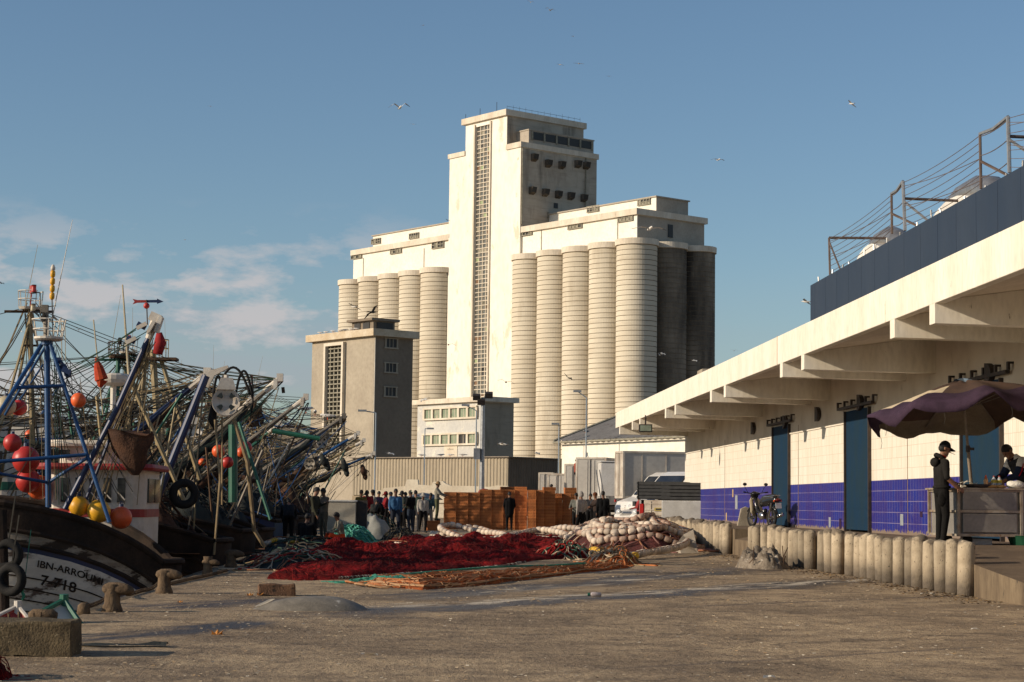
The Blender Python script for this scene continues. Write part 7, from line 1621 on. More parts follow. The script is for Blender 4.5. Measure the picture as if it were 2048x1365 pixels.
# ------------------------------------------------------------------ people
M_skin = pm('skin', (.24, .115, .065), (.20, .095, .055), 20, .55); M_skd = pm('skin_dark', (.15, .07, .042), (.12, .058, .035), 20, .55)
M_hair = pm('hair_black', (.012, .010, .009), None, 30, .7)
_cl = {}
def cloth(c, rough=.9):
    k = tuple(round(x, 3) for x in c)
    if k not in _cl: _cl[k] = pm('cloth_%d' % len(_cl), c, tuple(x*.7 for x in c), 9, rough, bmp=.3, bscale=25)
    return _cl[k]
POSE = dict(pel=(0, 0, .93), wst=(0, 0, 1.08), chs=(.0, 0, 1.30), nck=(.0, 0, 1.47), hd=(.03, 0, 1.615),
    sL=(0, .185, 1.40), sR=(0, -.185, 1.40), eL=(-.03, .23, 1.13), eR=(-.03, -.23, 1.13), wL=(.06, .24, .89), wR=(.06, -.24, .89),
    hL=(0, .09, .90), hR=(0, -.09, .90), kL=(.02, .10, .49), kR=(.02, -.10, .49), aL=(-.02, .10, .09), aR=(-.02, -.10, .09), fL=(0, 0, 0), fR=(0, 0, 0))
def remesh(b, vox, smooth=4, fac=.5):
    me = b.mesh('tmp', M_skin); o = bpy.data.objects.new('tmp', me); COL.objects.link(o)
    m_ = o.modifiers.new('r', 'REMESH'); m_.mode = 'VOXEL'; m_.voxel_size = vox
    s_ = o.modifiers.new('s', 'SMOOTH'); s_.factor = fac; s_.iterations = smooth
    dg = bpy.context.evaluated_depsgraph_get(); r = bpy.data.meshes.new_from_object(o.evaluated_get(dg)); bpy.data.objects.remove(o); return r
def segd(p, a, b_):
    ab = b_-a; t = max(0, min(1, (p-a).dot(ab)/max(1e-9, ab.dot(ab)))); return (p-(a+ab*t)).length
def person(loc, rz, label, H_=1.72, shirt=(.1, .1, .1), pants=(.05, .05, .06), pose=None, hair='hair', hatc=None, group=None, vox=.026, skin=None, boots=(.03, .028, .026), detail=False, lean=0.0, hood=False, apron=None):
    P_ = {k: V(v) for k, v in POSE.items()}
    for k, v in (pose or {}).items(): P_[k] = V(v) if isinstance(v, tuple) else v
    k = H_/1.75; skin = skin or M_skin
    root = thing('person', label, 'person', loc, rz, group); root.scale = (k, k, k)
    segs = []   # (a, b, r0, r1, mat, flatten)
    def S_(a, b_, r0, r1, m_): segs.append((V(a), V(b_), r0, r1, m_))
    pel, wst, chs, nck, hd = P_['pel'], P_['wst'], P_['chs'], P_['nck'], P_['hd']
    if detail: S_(wst+V((-.01, 0, 0)), chs+V((-.005, 0, 0)), .130, .135, 1); S_(pel+V((-.02, 0, -.02)), pel+V((-.01, 0, .08)), .128, .125, 2)
    for s in (-1, 1):
        o = V((0, .07*s, 0)); S_(pel+o, wst+o*.9, .105, .10, 2 if True else 1); S_(wst+o*.9, chs+o*1.1, .105, .115, 1); S_(chs+o*1.1, nck+V((0, .06*s, -.09)), .115, .07, 1)
    S_(pel+V((0, 0, .06)), wst, .10, .11, 1)
    S_(nck-V((0, 0, .08)), nck.lerp(hd, .45), .062, .055, 0)
    for q, s in (('L', 1), ('R', -1)):
        S_(P_['s'+q], P_['e'+q], .068, .050, 1); S_(P_['e'+q], P_['w'+q], .047, .034, 1 if not detail else 4); S_(nck+V((0, .05*s, -.06)), P_['s'+q], .06, .068, 1)
        d = (P_['w'+q]-P_['e'+q]).normalized()
        if not detail: S_(P_['w'+q], P_['w'+q]+d*.13, .036, .026, 0)
        S_(P_['h'+q], P_['k'+q], .098, .068, 2); S_(P_['k'+q], P_['a'+q], .066, .050, 2)
        a = P_['a'+q]; sh = (a-P_['k'+q]).normalized(); fd = V((1, 0, 0)) if abs(sh.x) < .8 else V((.2, 0, -1)).normalized(); f0 = P_['f'+q]
        S_(a-V((0, 0, .03))-fd*.04, a-V((0, 0, .045))+fd*.15+V((0, .025*s, 0))+f0, .048, .04, 3)
    up = (hd-nck).normalized(); fw = V((1, 0, 0))-up*up.x; fw.normalize()
    if P_.get('fw'): fw = (V(P_['fw'])-up*V(P_['fw']).dot(up)).normalized()
    sd = up.cross(fw); RH = Matrix((fw, sd, up)).transposed()
    b = MB()
    for a, b_, r0, r1, m_ in segs: b.caps(a, b_, r0, r1, 12)
    # head: skull, jaw, nose, ears
    b.ball(hd+up*.03, (.098, .076, .105), 16, R=RH); b.ball(hd+fw*.030-up*.055, (.066, .056, .070), 14, R=RH)
    if detail:
        b.caps(hd+fw*.094+up*.018, hd+fw*.113-up*.022, .010, .016, 8); b.caps(hd+fw*.085+sd*.038+up*.034, hd+fw*.085-sd*.038+up*.034, .012, .012, 8)
        b.caps(hd+fw*.085-up*.062-sd*.018, hd+fw*.085-up*.062+sd*.018, .011, .011, 8); b.caps(hd+fw*.078-up*.098, hd+fw*.074-up*.102, .02, .018, 8)
        for s in (-1, 1): b.ball(hd+sd*.078*s-fw*.012, (.024, .010, .034), 8, R=RH)
        for q, s in (('L', 1), ('R', -1)): hand(b, P_['w'+q], P_.get('hd'+q) or (P_['w'+q]-P_['e'+q]).normalized(), P_.get('hn'+q) or V((0, -s, 0)), s, P_.get('curl'+q, .5))
    me = remesh(b, vox, 3 if detail else 2, .4)
    mats = [skin, cloth(shirt), cloth(pants), cloth(boots), skin if P_.get('bare') else cloth(shirt)]
    if apron: mats.append(cloth(apron))
    me.materials.clear()
    for m_ in mats: me.materials.append(m_)
    handk = [P_['wL'], P_['wR']]
    for pl in me.polygons:
        c = pl.center; best = (1e9, 0)
        for a, b_, r0, r1, m_ in segs:
            d = segd(c, a, b_)-max(r0, r1)*.6
            if d < best[0]: best = (d, m_)
        mi = best[1]
        if (c-hd).length < .17 and (c-nck).dot(up) > .045: mi = 0
        if detail:
            for q in 'LR':
                d = (P_['w'+q]-P_['e'+q]).normalized()
                if (c-P_['w'+q]).dot(d) > -.03 and (c-P_['w'+q]).length < .24 and mi in (1, 4): mi = 0
        if mi == 2 and c.z > wst.z-.10 and pel.z > .6: mi = 1
        pl.material_index = mi; pl.use_smooth = True
    bd = bpy.data.objects.new('body', me); COL.objects.link(bd); bd.parent = root
    if detail:
        b = MB()
        for s in (-1, 1): b.ball(hd+fw*.088+sd*.032*s+up*.012, (.008, .012, .008), 8, R=RH)
        b.build('eye', M_hair, root, world=False, smooth=True)
        b = MB()
        for s in (-1, 1): b.caps(hd+fw*.094+sd*.018*s+up*.036, hd+fw*.083+sd*.052*s+up*.036, .0055, .004, 6)
        b.build('eyebrow', M_hair, root, world=False, smooth=True)
        b = MB(); b.caps(hd+fw*.094-up*.062-sd*.016, hd+fw*.094-up*.062+sd*.016, .0045, .0045, 6); b.build('lips', pm('lip', (.16, .06, .045), None, 20, .5), root, world=False, smooth=True)
    # hair or headwear
    b = MB(); b.s = True; n = 14; vs = []
    top = hd+up*.035; lo = {'hair': -.25, 'cap': .02, 'beanie': -.05, 'hat': .02, 'hood': -.6, 'short': -.12}[hair]
    rr = {'hair': 1.06, 'cap': 1.08, 'beanie': 1.12, 'hat': 1.10, 'hood': 1.32, 'short': 1.035}[hair]
    for i in range(9):
        t = i/8
        for j in range(n):
            a = 2*PI*j/n; el0 = lo-(.5 if hair in ('hair', 'short') else .15)*(1-math.cos(a))/2+(.45*max(0, math.cos(a)) if hair in ('hair', 'short', 'hood') else 0)
            e = el0+(PI/2-.02-el0)*t; ce = math.cos(e); vs.append(top+RH @ V((.098*rr*ce*math.cos(a), .078*rr*ce*math.sin(a), .107*rr*math.sin(e)+(.012 if hair == 'beanie' else 0))))
    b.add(vs, [(i*n+j, i*n+(j+1) % n, (i+1)*n+(j+1) % n, (i+1)*n+j) for i in range(8) for j in range(n)]+[tuple(range(8*n, 9*n))])
    hm = M_hair if hair in ('hair', 'short') else cloth(hatc or (.05, .05, .05)); nm = {'hair': 'hair', 'short': 'hair', 'cap': 'cap', 'beanie': 'beanie', 'hat': 'hat', 'hood': 'hood'}[hair]
    if hair == 'cap':
        m0 = top+up*.012; vs = []
        for i in range(9):
            a = -1.15+2.3*i/8
            for r_, z in ((.085, 0), (.165+.02*math.cos(a*1.2), -.030-.004*abs(i-4))): vs.append(m0+RH @ V((r_*math.cos(a*.62)+(.02 if r_ > .1 else 0), r_*.62*math.sin(a), z+.004)))
        b.add(vs, [(2*i, 2*i+2, 2*i+3, 2*i+1) for i in range(8)]); b.add([p+up*.008 for p in vs], [(2*i, 2*i+1, 2*i+3, 2*i+2) for i in range(8)])
    if hair == 'hat':
        vs = [top+RH @ V((r_*math.cos(2*PI*j/n), r_*math.sin(2*PI*j/n)*.95, z)) for r_, z in ((.09, .01), (.17, -.025)) for j in range(n)]; b.add(vs, [(j, (j+1) % n, n+(j+1) % n, n+j) for j in range(n)])
    o = b.build(nm, hm, root, world=False)
    if hair in ('cap', 'hat') : 
        b = MB(); b.s = True; b.ball(hd+up*.005-fw*.02, (.092, .0765, .075), 12, R=RH); b.build('hair', M_hair, root, world=False)
    if hood:
        b = MB(); b.s = True; c = nck+V((-.10, 0, -.03)); b.torus(nck+V((-.035, 0, .0)), .085, .038, up+fw*.35, 18, 8); b.ball(c+V((-.03, 0, -.05)), (.075, .12, .085), 12); b.build('hood', cloth(shirt), root, world=False)
    return root
def hand(b, w_, d, nrm, s, curl):
    """palm with five bent fingers; d along the forearm, nrm the palm normal"""
    d = V(d).normalized(); nrm = V(nrm); nrm = (nrm-d*nrm.dot(d)).normalized(); sd = d.cross(nrm)*s
    for i in range(4): o = sd*(.027-.018*i); b.caps(w_+o*.6, w_+d*.085+o, .016, .0135, 8)
    b.caps(w_-d*.02, w_+d*.03, .03, .026, 8)
    for i in range(4):
        o = sd*(.029-.0195*i); L = (.072, .082, .076, .058)[i]; p0 = w_+d*.085+o; dd = d
        for j in range(3):
            dd = (dd+nrm*curl*(.35+.2*j)).normalized(); p1 = p0+dd*L*(.42, .32, .26)[j]; b.caps(p0, p1, .0095-.001*j, .0088-.001*j, 8); p0 = p1
    p0 = w_+d*.03+sd*.030; dd = (d*.6+sd*.75+nrm*.25).normalized(); p1 = p0+dd*.045; b.caps(p0, p1, .013, .011, 8); dd = (d*.85+sd*.2+nrm*(.2+curl*.4)).normalized(); b.caps(p1, p1+dd*.042, .011, .009, 8)
# --- customer in a dark hoodie and cap, standing in profile at the cart (local +x faces the cart)
c1 = person((at(1884, 1080, 33.0).x, 33.0, DZ), .12, 'young man in a grey hooded sweatshirt and black cap waiting at the food cart', 1.78, (.020, .018, .016), (.012, .011, .010),
    dict(pel=(0, 0, .95), hd=(.055, 0, 1.64), nck=(.01, 0, 1.49), eR=(.0, -.24, 1.15), wR=(.19, -.22, .985), eL=(.05, .22, 1.15), wL=(.30, .17, 1.06), hdR=(.85, .0, -.52), hnR=(-.3, .9, 0), hdL=(1, -.05, -.08), hnL=(0, 0, -1), curlR=.45, curlL=.35, bare=1, kR=(.035, -.10, .50), kL=(.0, .10, .50)), 'cap', (.016, .016, .018), vox=.0075, detail=True, hood=True)
def extra(root, nm, b, mt): return b.build(nm, mt, root, world=False)
b = MB(); b.s = True; b.torus((.015, 0, 1.515), .062, .016, (.35, 0, 1), 20, 8); extra(c1, 'collar', b, cloth((.40, .02, .015)))
b = MB(); b.tube([(.165, -.02, 1.575), (.235, -.04, 1.545)], .0045, 6); extra(c1, 'cigarette', b, cloth((.5, .45, .38)))
b = MB(); b.s = True; b.ball((-.03, -.13, .78), (.10, .055, .14), 12); extra(c1, 'cargo_pocket', b, cloth((.012, .011, .010)))
b = MB(); b.s = True; b.torus((0, 0, .985), .165, .026, (0, 0, 1), 24, 8)
for i, v_ in enumerate(b.v): b.v[i] = (v_[0]*.80, v_[1]*1.0, v_[2])
extra(c1, 'hem', b, cloth((.020, .018, .016)))
# --- vendor leaning over the far side of the counter (faces -x and down)
vz = DZ
c2 = person((at(2043, 1000, 34.9).x, 34.75, vz), PI+.25, 'vendor in a white and navy track jacket leaning over the food cart', 1.85, (.035, .032, .036), (.03, .03, .035),
    dict(pel=(-.10, 0, .96), wst=(-.03, 0, 1.12), chs=(.10, 0, 1.32), nck=(.20, 0, 1.49), hd=(.305, 0, 1.60), fw=(.8, 0, -.7), sL=(.15, .19, 1.43), sR=(.15, -.19, 1.43), eL=(.27, .24, 1.18), wL=(.50, .20, 1.09), eR=(.29, -.22, 1.18), wR=(.54, -.12, 1.07), hdL=(.9, -.1, -.35), hnL=(0, 0, -1), hdR=(.9, .1, -.35), hnR=(0, 0, -1), curlL=.5, curlR=.45), 'short', vox=.0075, detail=True)
# white yoke, navy sleeves and red piping as separate jacket pieces, grown slightly over the body
def shell(root, parts, nm, mt, vox=.009):
    b = MB()
    for a, b_, r0, r1 in parts: b.caps(a, b_, r0, r1, 12)
    me = remesh(b, vox, 2, .4); me.materials.clear(); me.materials.append(mt); me.polygons.foreach_set('use_smooth', [True]*len(me.polygons)); o = bpy.data.objects.new(nm, me); COL.objects.link(o); o.parent = root; return o
shell(c2, [((.10, .12, 1.36), (.17, .06, 1.47), .13, .08), ((.10, -.12, 1.36), (.17, -.06, 1.47), .13, .08), ((.15, .19, 1.43), (.20, .21, 1.33), .084, .076), ((.15, -.19, 1.43), (.20, -.205, 1.33), .084, .076), ((.07, .09, 1.33), (.07, -.09, 1.33), .13, .13)], 'jacket_yoke', cloth((.74, .68, .62)))
for s in (1, -1):
    shell(c2, [((.21, .212*s, 1.30), (.275, .235*s, 1.18), .078, .068), ((.275, .235*s, 1.18), (.49, .18*s, 1.09), .066, .050)], 'sleeve', cloth((.022, .030, .062)))
    b = MB(); b.tube([(.185, .292*s, 1.39), (.23, .302*s, 1.25), (.28, .298*s, 1.17)], .010, 5); extra(c2, 'piping', b, cloth((.5, .02, .03)))
b = MB(); b.s = True; b.torus((.205, 0, 1.50), .072, .022, (.7, 0, 1), 20, 8); extra(c2, 'collar', b, cloth((.03, .012, .016)))
# --- man in black before the crates (seen from behind)
def gnd(px, Y): p = at(px, 1000, Y); return V((p.x, Y, zg(Y)))
person(gnd(1019, 84.5), HP+.1, 'man in a long black coat standing with his back turned before the crate wall', 1.72, (.008, .008, .009), (.007, .007, .008), dict(eL=(-.02, .25, 1.13), eR=(-.02, -.25, 1.13), wL=(.10, .17, .92), wR=(.10, -.17, .92)), 'short', vox=.02)
sh_ = [c for c in bpy.data.objects if c.name.startswith('person')][-1]
shell(sh_, [((0, .08, .80), (0, .1, 1.3), .125, .125), ((0, -.08, .80), (0, -.1, 1.3), .125, .125), ((0, 0, .74), (0, 0, 1.34), .15, .14), ((0, .0, 1.38), (0, 0, 1.44), .12, .08)], 'coat', cloth((.008, .008, .009)), .02)
walk = dict(kL=(.16, .10, .50), aL=(.10, .10, .10), kR=(.0, -.1, .49), aR=(-.20, -.1, .14), wL=(-.02, .25, .9), wR=(.16, -.24, .92))
bend = dict(pel=(-.08, 0, .90), wst=(.0, 0, 1.02), chs=(.20, 0, 1.14), nck=(.38, 0, 1.22), hd=(.50, 0, 1.30), sL=(.32, .18, 1.17), sR=(.32, -.18, 1.17), eL=(.38, .22, .92), eR=(.38, -.22, .92), wL=(.45, .14, .70), wR=(.45, -.14, .70))
sit = dict(pel=(0, 0, .28), wst=(.02, 0, .43), chs=(.08, 0, .65), nck=(.12, 0, .82), hd=(.17, 0, .95), sL=(.10, .19, .76), sR=(.10, -.19, .76), eL=(.20, .24, .52), eR=(.20, -.24, .52), wL=(.40, .12, .46), wR=(.40, -.12, .46), hL=(.02, .1, .24), hR=(.02, -.1, .24), kL=(.42, .17, .36), kR=(.42, -.17, .36), aL=(.60, .15, .08), aR=(.60, -.15, .08))
fold = dict(eL=(.03, .25, 1.15), eR=(.03, -.25, 1.15), wL=(.20, -.02, 1.18), wR=(.22, .02, 1.14))
reach = dict(eL=(.16, .22, 1.22), wL=(.36, .16, 1.15), eR=(.14, -.22, 1.2), wR=(.34, -.16, 1.1))
DK = (.010, .0095, .010); G_ = 'crew and porters on the quay'
crowd = [ # px, Y, dir deg (0 = faces right, 90 = away, 270 = towards camera), height, shirt, pants, pose, head, hat colour, label
 (685, 56, 200, 1.70, (.20, .19, .15), (.62, .07, .02), sit, 'hair', None, 'man in a grey shirt and orange oilskin trousers seated mending nets'),
 (791, 72, 250, 1.74, (.05, .13, .26), (.03, .035, .05), walk, 'short', None, 'man in a bright blue shirt with a dark bundle walking over the nets'),
 (822, 76, 170, 1.72, DK, (.03, .04, .06), fold, 'short', None, 'bare armed man in a black shirt with folded hands beside the striped shirt'),
 (846, 79, 300, 1.72, (.40, .37, .33), DK, None, 'hat', (.4, .37, .32), 'man in a striped top with a pale sun hat and dark backpack'),
 (832, 81, 90, 1.74, (.04, .06, .05), (.05, .05, .055), None, 'hair', None, 'dark clothed man standing behind the bare armed man'),
 (874, 82.9, 20, 1.70, (.27, .25, .20), (.11, .115, .06), reach, 'hat', (.32, .2, .1), 'man in a grey hoodie and camouflage trousers standing on crates'),
 (722, 80, 280, 1.70, (.14, .11, .03), (.04, .1, .26), None, 'beanie', (.02, .02, .02), 'man in an olive yellow top and blue trousers by the white box'),
 (736, 82, 260, 1.72, (.30, .03, .03), DK, None, 'cap', (.03, .03, .03), 'man in a red top and dark cap in the crowd'),
 (746, 84, 230, 1.72, (.36, .33, .28), DK, None, 'hair', None, 'man in a pale grey hoodie in the crowd'),
 (762, 80, 90, 1.66, DK, DK, bend, 'hair', None, 'dark clothed man bending over the blue sheet'),
 (748, 75, 60, 1.62, (.03, .03, .028), DK, bend, 'hair', None, 'man in a black jacket stooping in front of the crowd'),
 (772, 86, 180, 1.70, (.25, .02, .025), DK, None, 'cap', (.2, .02, .02), 'man in dark red with a red cap farther back'),
 (757, 89, 270, 1.72, (.09, .05, .1), DK, None, 'hair', None, 'man in a purple top at the back of the crowd'),
 (770, 92, 0, 1.7, (.04, .05, .09), DK, None, 'short', None, 'man in navy at the back of the crowd beside the lamp pole'),
 (783, 90, 200, 1.74, (.10, .03, .07), DK, walk, 'beanie', (.05, .05, .06), 'man in maroon with a grey beanie behind the blue shirt'),
 (806, 86, 270, 1.72, (.06, .07, .06), DK, None, 'cap', (.04, .04, .04), 'man in dark green under the small umbrella'),
 (812, 92, 180, 1.7, (.30, .22, .05), DK, None, 'hair', None, 'man in a mustard top in the shade of the small umbrella'),
 (858, 86, 300, 1.74, (.05, .10, .12), (.3, .27, .22), None, 'hair', None, 'man in teal with pale trousers behind the sun hat'),
 (578, 56, 100, 1.70, (.018, .018, .02), DK, bend, 'cap', (.04, .04, .03), 'man in a dark jacket with a pale reflective band working at the boat stern'),
 (630, 58, 330, 1.72, (.045, .045, .03), DK, None, 'hair', None, 'man in dull green standing in the shade of the hull'),
 (612, 51, 60, 1.65, (.012, .012, .014), DK, sit, 'hair', None, 'dark man squatting over the float string by the hull'),
 (648, 62, 190, 1.72, (.16, .12, .09), (.10, .08, .06), reach, 'hair', None, 'man in brown reaching up beside the white box'),
 (1163, 73, 100, 1.74, (.34, .31, .28), DK, walk, 'hood', (.34, .31, .28), 'man in a pale grey hooded top walking away right of the crates'),
 (1152, 78, 250, 1.70, (.14, .14, .12), DK, None, 'hair', None, 'man in grey half hidden by the hooded man'),
 (1206, 77, 80, 1.74, (.008, .008, .009), (.008, .008, .009), None, 'hair', None, 'man all in black with his back turned at the trucks'),
 (1192, 80, 200, 1.76, (.045, .03, .025), DK, reach, 'beanie', (.16, .06, .03), 'man in a dark jacket and rust beanie at the planks'),
 (1180, 84, 280, 1.72, (.05, .05, .055), DK, None, 'hair', None, 'man in dark grey before the truck rears'),
 (1160, 92, 270, 1.72, (.08, .06, .14), DK, None, 'beanie', (.12, .08, .2), 'man in a violet top behind the last crates'),
 (1278, 84, 180, 1.72, (.32, .05, .05), DK, None, 'cap', (.7, .66, .6), 'man in red with a white cap before the largest truck'),
 (1114, 96, 180, 1.7, (.05, .05, .05), DK, None, 'hair', None, 'dark head showing above the last crates'),
 (1085, 95, 180, 1.7, (.05, .05, .06), DK, None, 'short', None, 'dark head showing above the middle crates'),
]
hipp = dict(eL=(-.06, .30, 1.16), wL=(.04, .15, 1.02), eR=(.03, -.24, 1.13), wR=(.22, -.20, 1.05), aR=(.05, -.14, .09))
carry = dict(eL=(.10, .24, 1.14), wL=(.32, .10, 1.10), eR=(.10, -.24, 1.14), wR=(.32, -.10, 1.08), chs=(-.03, 0, 1.30), nck=(-.03, 0, 1.47), hd=(.01, .02, 1.61))
slouch = dict(chs=(.06, .02, 1.27), nck=(.11, .03, 1.43), hd=(.17, .05, 1.56), eL=(.05, .26, 1.10), wL=(.20, .20, .93), eR=(.0, -.22, 1.1), kL=(.06, .12, .49), aL=(.04, .16, .09))
turn = dict(sL=(.08, .17, 1.41), sR=(-.08, -.17, 1.39), eL=(.14, .2, 1.16), wL=(.34, .12, 1.25), hd=(.04, .05, 1.61), kR=(-.02, -.12, .49), aR=(-.10, -.12, .1))
for px_, Y, dg, hh, sh_c, pc, po, hr, hc, lb in crowd:
    if po is None: po = rnd.choice((hipp, carry, slouch, turn, slouch, walk))
    dg += rnd.uniform(-35, 35) if 'seated' not in lb else 0; Y += rnd.uniform(-2.5, 2.5) if 'crates' not in lb and 'seated' not in lb else 0; hh *= rnd.uniform(.94, 1.03)
    p = gnd(px_, Y)
    if lb.endswith('standing on crates'): p = p+V((0, 0, .42))
    person(p, math.radians(dg), lb, hh, sh_c, pc, po, hr, hc, G_, skin=rnd.choice((M_skin, M_skd)))
p = at(1154, 955, 101); person(V((p.x, 101.6, p.z-.62)), .3, 'man in a rust red top and white cap clinging high on a truck rear', 1.65, (.32, .09, .06), DK, dict(reach, kL=(.25, .1, .62), aL=(.1, .1, .25)), 'cap', (.7, .65, .6), G_)
p = at(1104, 975, 106); person(V((p.x, 107, zg(107)+.55)), .2, 'man in a red shirt standing in the open truck rear', 1.68, (.42, .03, .03), (.2, .02, .02), reach, 'hair', None, G_)
# white box, blue sheet, small umbrella in the crowd
c = gnd(684, 64); wbx = thing('fish_box', 'tall grey white insulated box standing behind the seated man', 'box', c)
b = MB(); b.box(c+V((0, .3, .66)), (.95, .7, 1.25)); b.build('body', pm('box_worn', (.50, .45, .36), (.36, .31, .24), 2, .8, spots=((.15, .11, .08), 3, .66)), wbx, bevel=.02)
b = MB(); b.box(c+V((0, .3, 1.31)), (1.02, .76, .05)); b.build('lid', M_carw, wbx)
b = MB(); b.box(c+V((.66, .45, .68)), (.34, .5, 1.3)); tag(b.build('dark_cabinet', M_iron, None, loc=c), 'dark upright cabinet beside the grey white box', 'cabinet')
c = gnd(742, 70); b = heap(c, .9, .8, .62, 6.1, 18, .12); tag(b.build('blue_sheet', pm('sheet_blue', (.03, .13, .36), (.05, .2, .45), 4, .6), None, loc=c), 'blue plastic sheet over gear in front of the crowd', 'sheet')
c = gnd(735, 66); b = heap(c, .9, .6, .85, 9.4, 18, .12); tag(b.build('grey_sheet', pm('sheet_grey', (.34, .34, .31), (.25, .25, .22), 4, .8), None, loc=c), 'grey green sheet bundle beside the dark net heap', 'sheet')
c = at(846, 987, 94); su = thing('small_umbrella', 'small faded blue and tan umbrella above the crowd', 'umbrella', (c.x, 94, zg(94)))
b = MB(); b.s = True; b.lathe([(1.0, -.32), (.8, -.16), (.5, -.04), (.02, .04)], c, 16); b.build('canopy', pm('umb_blue', (.16, .19, .22), (.34, .27, .16), .9, .9, lo=.48, hi=.52), su)
b = MB(); b.tube([(c.x, 94, zg(94)), (c.x, 94, c.z)], .025, 6); b.build('pole', M_iron, su)
b = MB(); c = at(969, 986, 100); b.s = True; b.ball(c, (.35, .3, .22), 12); tag(b.build('red_bundle', M_redp, None, loc=c), 'red and white bundle showing above the crate wall', 'bundle')
# ------------------------------------------------------------------ gulls
M_gw = pm('gull_white', (.72, .68, .62), (.6, .56, .5), 9, .8); M_gg = pm('gull_grey', (.20, .19, .185), (.15, .14, .14), 9, .8); M_gb = pm('gull_brown', (.10, .08, .065), (.06, .05, .04), 9, .8)
def gull(kind, dih, bend_, fold_=False):
    top, tipm = ((M_gg, M_hair), (M_gb, M_gb), (M_gw, M_gg))[kind]
    r = thing('gull', '', 'gull', (0, 0, 0), 0, 'gulls over the harbour')
    b = MB(); b.s = True; b.tube([(-.30, 0, .0), (-.20, 0, .0), (-.05, 0, .0), (.10, 0, .01), (.17, 0, .03), (.22, 0, .04), (.255, 0, .035), (.30, 0, .02)], [.03, .035, .065, .06, .04, .042, .025, .006], 10)
    b.add([(-.28, -.03, 0), (-.28, .03, 0), (-.42, .075, .0), (-.42, -.075, 0)], [(0, 1, 2, 3)]); b.build('body', M_gw if kind != 1 else M_gb, r, world=False)
    for s in (-1, 1):
        b = MB(); b.s = True
        if fold_:
            b.add([(.10, .06*s, .03), (.0, .075*s, .04), (-.3, .04*s, .0), (-.42, .02*s, -.01), (-.2, .05*s, -.035), (.05, .065*s, -.02)], [(0, 1, 2, 5), (2, 3, 4, 5)], 0)
        else:
            y1, z1_ = .36*math.cos(dih), .36*math.sin(dih); y2, z2 = y1+.34*math.cos(dih-bend_), z1_+.34*math.sin(dih-bend_)
            st = [(.09, -.10, .04*s, .02), (.10, -.10, y1*.6*s, z1_*.6+.02), (.11, -.07, y1*s, z1_+.02), (.02, -.10, (y1+y2)/2*s, (z1_+z2)/2+.02), (-.11, -.16, y2*s, z2+.02)]
            vs = []
            for xa, xb, y, z in st: vs += [(xa, y, z), ((xa+xb)/2, y, z+.012), (xb, y, z-.004)]
            for i in range(4):
                for j in range(2): b.add([], []); b.f.append([i*3+j, i*3+j+1, (i+1)*3+j+1, (i+1)*3+j]); b.m.append(0 if i < 3 else 1); b.sm.append(True)
            b.v = vs
        b.build('wing', [top, tipm], r, world=False)
    b = MB()
    b.tube([(.29, 0, .025), (.345, 0, .012)], .009, 5, r1=.003); b.build('beak', M_yel, r, world=False)
    if fold_:
        b = MB(); b.tube([(0, .025, -.05), (0, .025, -.15)], .008, 4); b.tube([(0, -.025, -.05), (0, -.025, -.15)], .008, 4); b.build('leg', M_orange, r, world=False)
    return r
protos = [gull(0, .5, .9), gull(1, .35, .8), gull(2, .6, 1.1), gull(2, .1, .3), gull(1, -.1, -.6), gull(0, 0, 0, True)]; used_ = set()
def putgull(k, px_, py_, span, rz, tilt_, label, Y=None, yaw=None):
    Yd = Y or min(230, max(18, .95*FP/span)); p = at(px_, py_, Yd); o = protos[k]
    if k in used_: o = dup(o)
    used_.add(k); o.location = p; s = span/FP*Yd/.95 if not Y or k != 5 else 1.0; s = min(1.6, max(.5, s)) if k != 5 else 1.15; o.scale = (s, s, s); o.rotation_euler = (tilt_, 0, rz); o['label'] = label
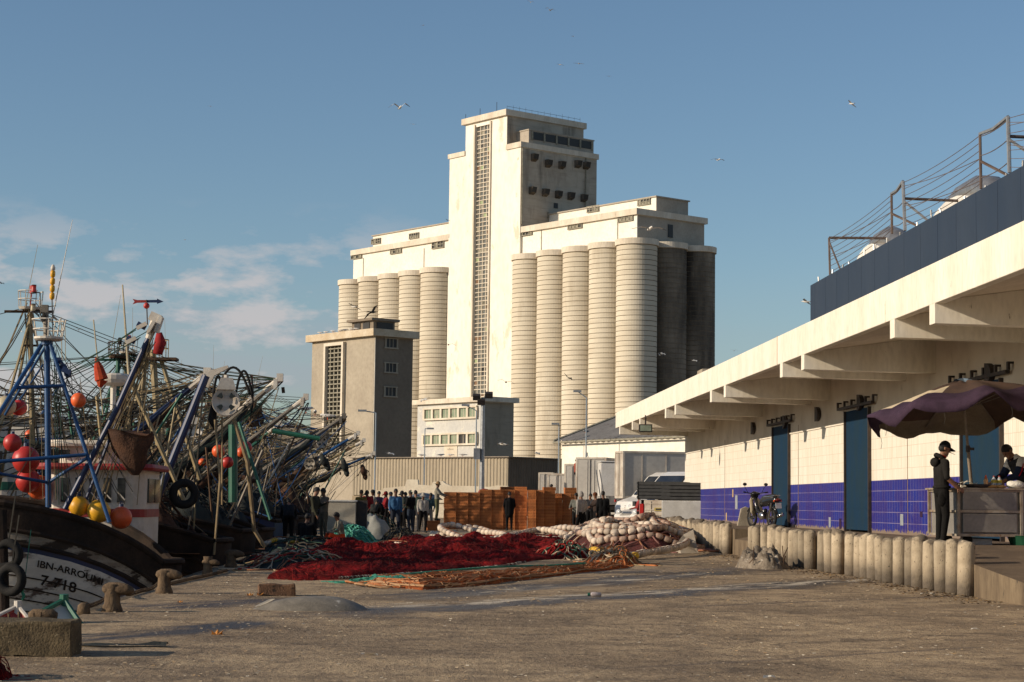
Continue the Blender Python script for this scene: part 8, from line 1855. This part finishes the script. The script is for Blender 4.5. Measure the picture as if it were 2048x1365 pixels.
G2 = [(2, 800, 216, 36, -1.3, .1, 'large white gull with raised wings left of the tower top'), (3, 1703, 208, 20, 2.3, .4, 'gull with wings angled high above the market roof'), (3, 1437, 320, 22, -1.2, .0, 'pale gull gliding in the clear sky right of the tower'), (1, 897, 690, 22, 1.6, .1, 'brown gull before the white tower face'), (1, 1012, 765, 26, 1.4, .2, 'dark gull beside the office roof corner'), (4, 1140, 757, 22, .9, .5, 'dark gull banking before the right silos'), (3, 1300, 458, 50, -1.4, .0, 'broad winged pale gull at the silo gallery corner'), (3, 1326, 708, 16, .5, .3, 'small pale gull before the sooty silo, upper'), (3, 1390, 722, 18, .3, .2, 'small pale gull before the sooty silo, right'), (2, 1320, 711, 12, 1.0, .2, 'tiny pale gull before the sooty silo, left'), (4, 1358, 884, 30, .4, .9, 'gull with one wing hanging at the hall corner'), (3, 1612, 604, 30, 2.6, .2, 'pale gull flying before the end of the blue parapet'), (2, 1468, 702, 12, 1.3, .1, 'small gull just above the canopy line'), (1, 745, 625, 34, .8, -.6, 'dark gull taking off from the grey tower hut'), (3, 708, 614, 26, 2.4, .3, 'pale gull just left of the tower hut'), (1, 806, 737, 14, .2, .1, 'small brown gull before the shaded tower side'), (2, 736, 820, 14, 1.7, .4, 'small gull at the foot of the grey tower corner'), (4, 765, 879, 16, 2.0, .4, 'dark gull low before the shaded tower side'), (3, 782, 908, 22, .6, .2, 'pale gull low over the corrugated shed'), (3, 1005, 889, 30, 2.8, .1, 'dim gull low before the office side wall'), (3, 1075, 907, 18, .4, .2, 'pale gull low before the silo foot'), (3, 848, 800, 24, 2.6, -.3, 'pale gull above the office roof left end'),
 (2, 157, 660, 16, 1.5, .1, 'small white gull right of the blue mast top'), (2, 43, 664, 10, 2.2, .4, 'small white gull left of the blue mast top'), (3, 370, 480, 6, .4, .1, 'speck of a gull in the sky left of the silos'), (1, 3, 567, 14, 1.0, .3, 'dark gull cut by the left edge of the sky'), (2, 1061, 5, 12, 1.5, .2, 'gull at the top edge above the tower'), (2, 1100, 21, 18, 1.2, .3, 'gull near the top edge right of the topmost one'), (3, 1158, 128, 16, 1.4, .1, 'gull in the sky above the tower top'), (3, 1120, 130, 12, 1.9, .1, 'fainter gull left of the one above the tower'), (3, 1218, 153, 8, 1.2, .1, 'tiny gull right above the tower'), (3, 826, 249, 10, 1.5, .1, 'tiny gull below the large white gull'), (3, 1146, 73, 8, .6, .1, 'tiny gull high above the tower'), (3, 846, 51, 6, .9, .1, 'speck of a gull high in the left sky'), (3, 421, 213, 6, 1.2, .1, 'speck of a gull in the open left sky'), (1, 895, 441, 10, 2.2, .2, 'small dark gull at the left tower edge')]
for a in G2: putgull(*a)
for k_, o in enumerate(protos):
    if k_ not in used_ and k_ != 5:
        for ch in list(o.children): bpy.data.objects.remove(ch)
        bpy.data.objects.remove(o)
nthg = 0
for i, (px_, dz) in enumerate(((640, 0), (652, 0), (666, 0), (680, 0), (690, 0), (702, 0), (712, 0))):
    q = atp(px_, 660, S(0, -.3, 0, GO), W_); putgull(5, px_, 660, 10, rnd.choice((.3, 2.9, 2.5)), 0, 'gull perched on the grey tower cornice, %s from the left' % ords[i], Y=q.y); protos[5]
    o = [o for o in bpy.data.objects if o.name.startswith('gull') and o.get('label', '').startswith('gull perched on the grey tower cornice, %s' % ords[i])][-1]; o.location = V((q.x, q.y, 18.2+.17))
for i, (px_, Y, z) in enumerate(((843, 149, None), (882, 149, None), (900, 149, None), (925, 149, None), (957, 149, None))):
    q = atp(px_, 915, CO, w2); o = dup(protos[5], V((q.x, q.y, 5.08+.16)), (0, 0, rnd.choice((.5, 2.6, 3.0))), 'gull perched on the corrugated shed roof, %s from the left' % ords[i], (1.15,)*3)
for i, (px_, py_, Y) in enumerate(((630, 824, 66), (655, 832, 70), (612, 818, 64))):
    q = at(px_, py_, Y); dup(protos[5], q, (0, 0, rnd.uniform(0, 3)), 'gull perched on the rigging, %s of the three by the grey tower' % ords[i], (1.0,)*3)
for i in range(8):
    t = (i+.6)/8; q = hp(-1-rnd.uniform(0, 8), 1+6*rnd.random(), 0); u = -1.0-1.5*i; w_ = 1.2+((i*37) % 5); dup(protos[5], hp(u, w_, 5.25+.38*w_+.17), (0, 0, rnd.uniform(0, 3)), 'gull resting on the grey warehouse roof, %s from the left' % ords[i], (1.15,)*3)
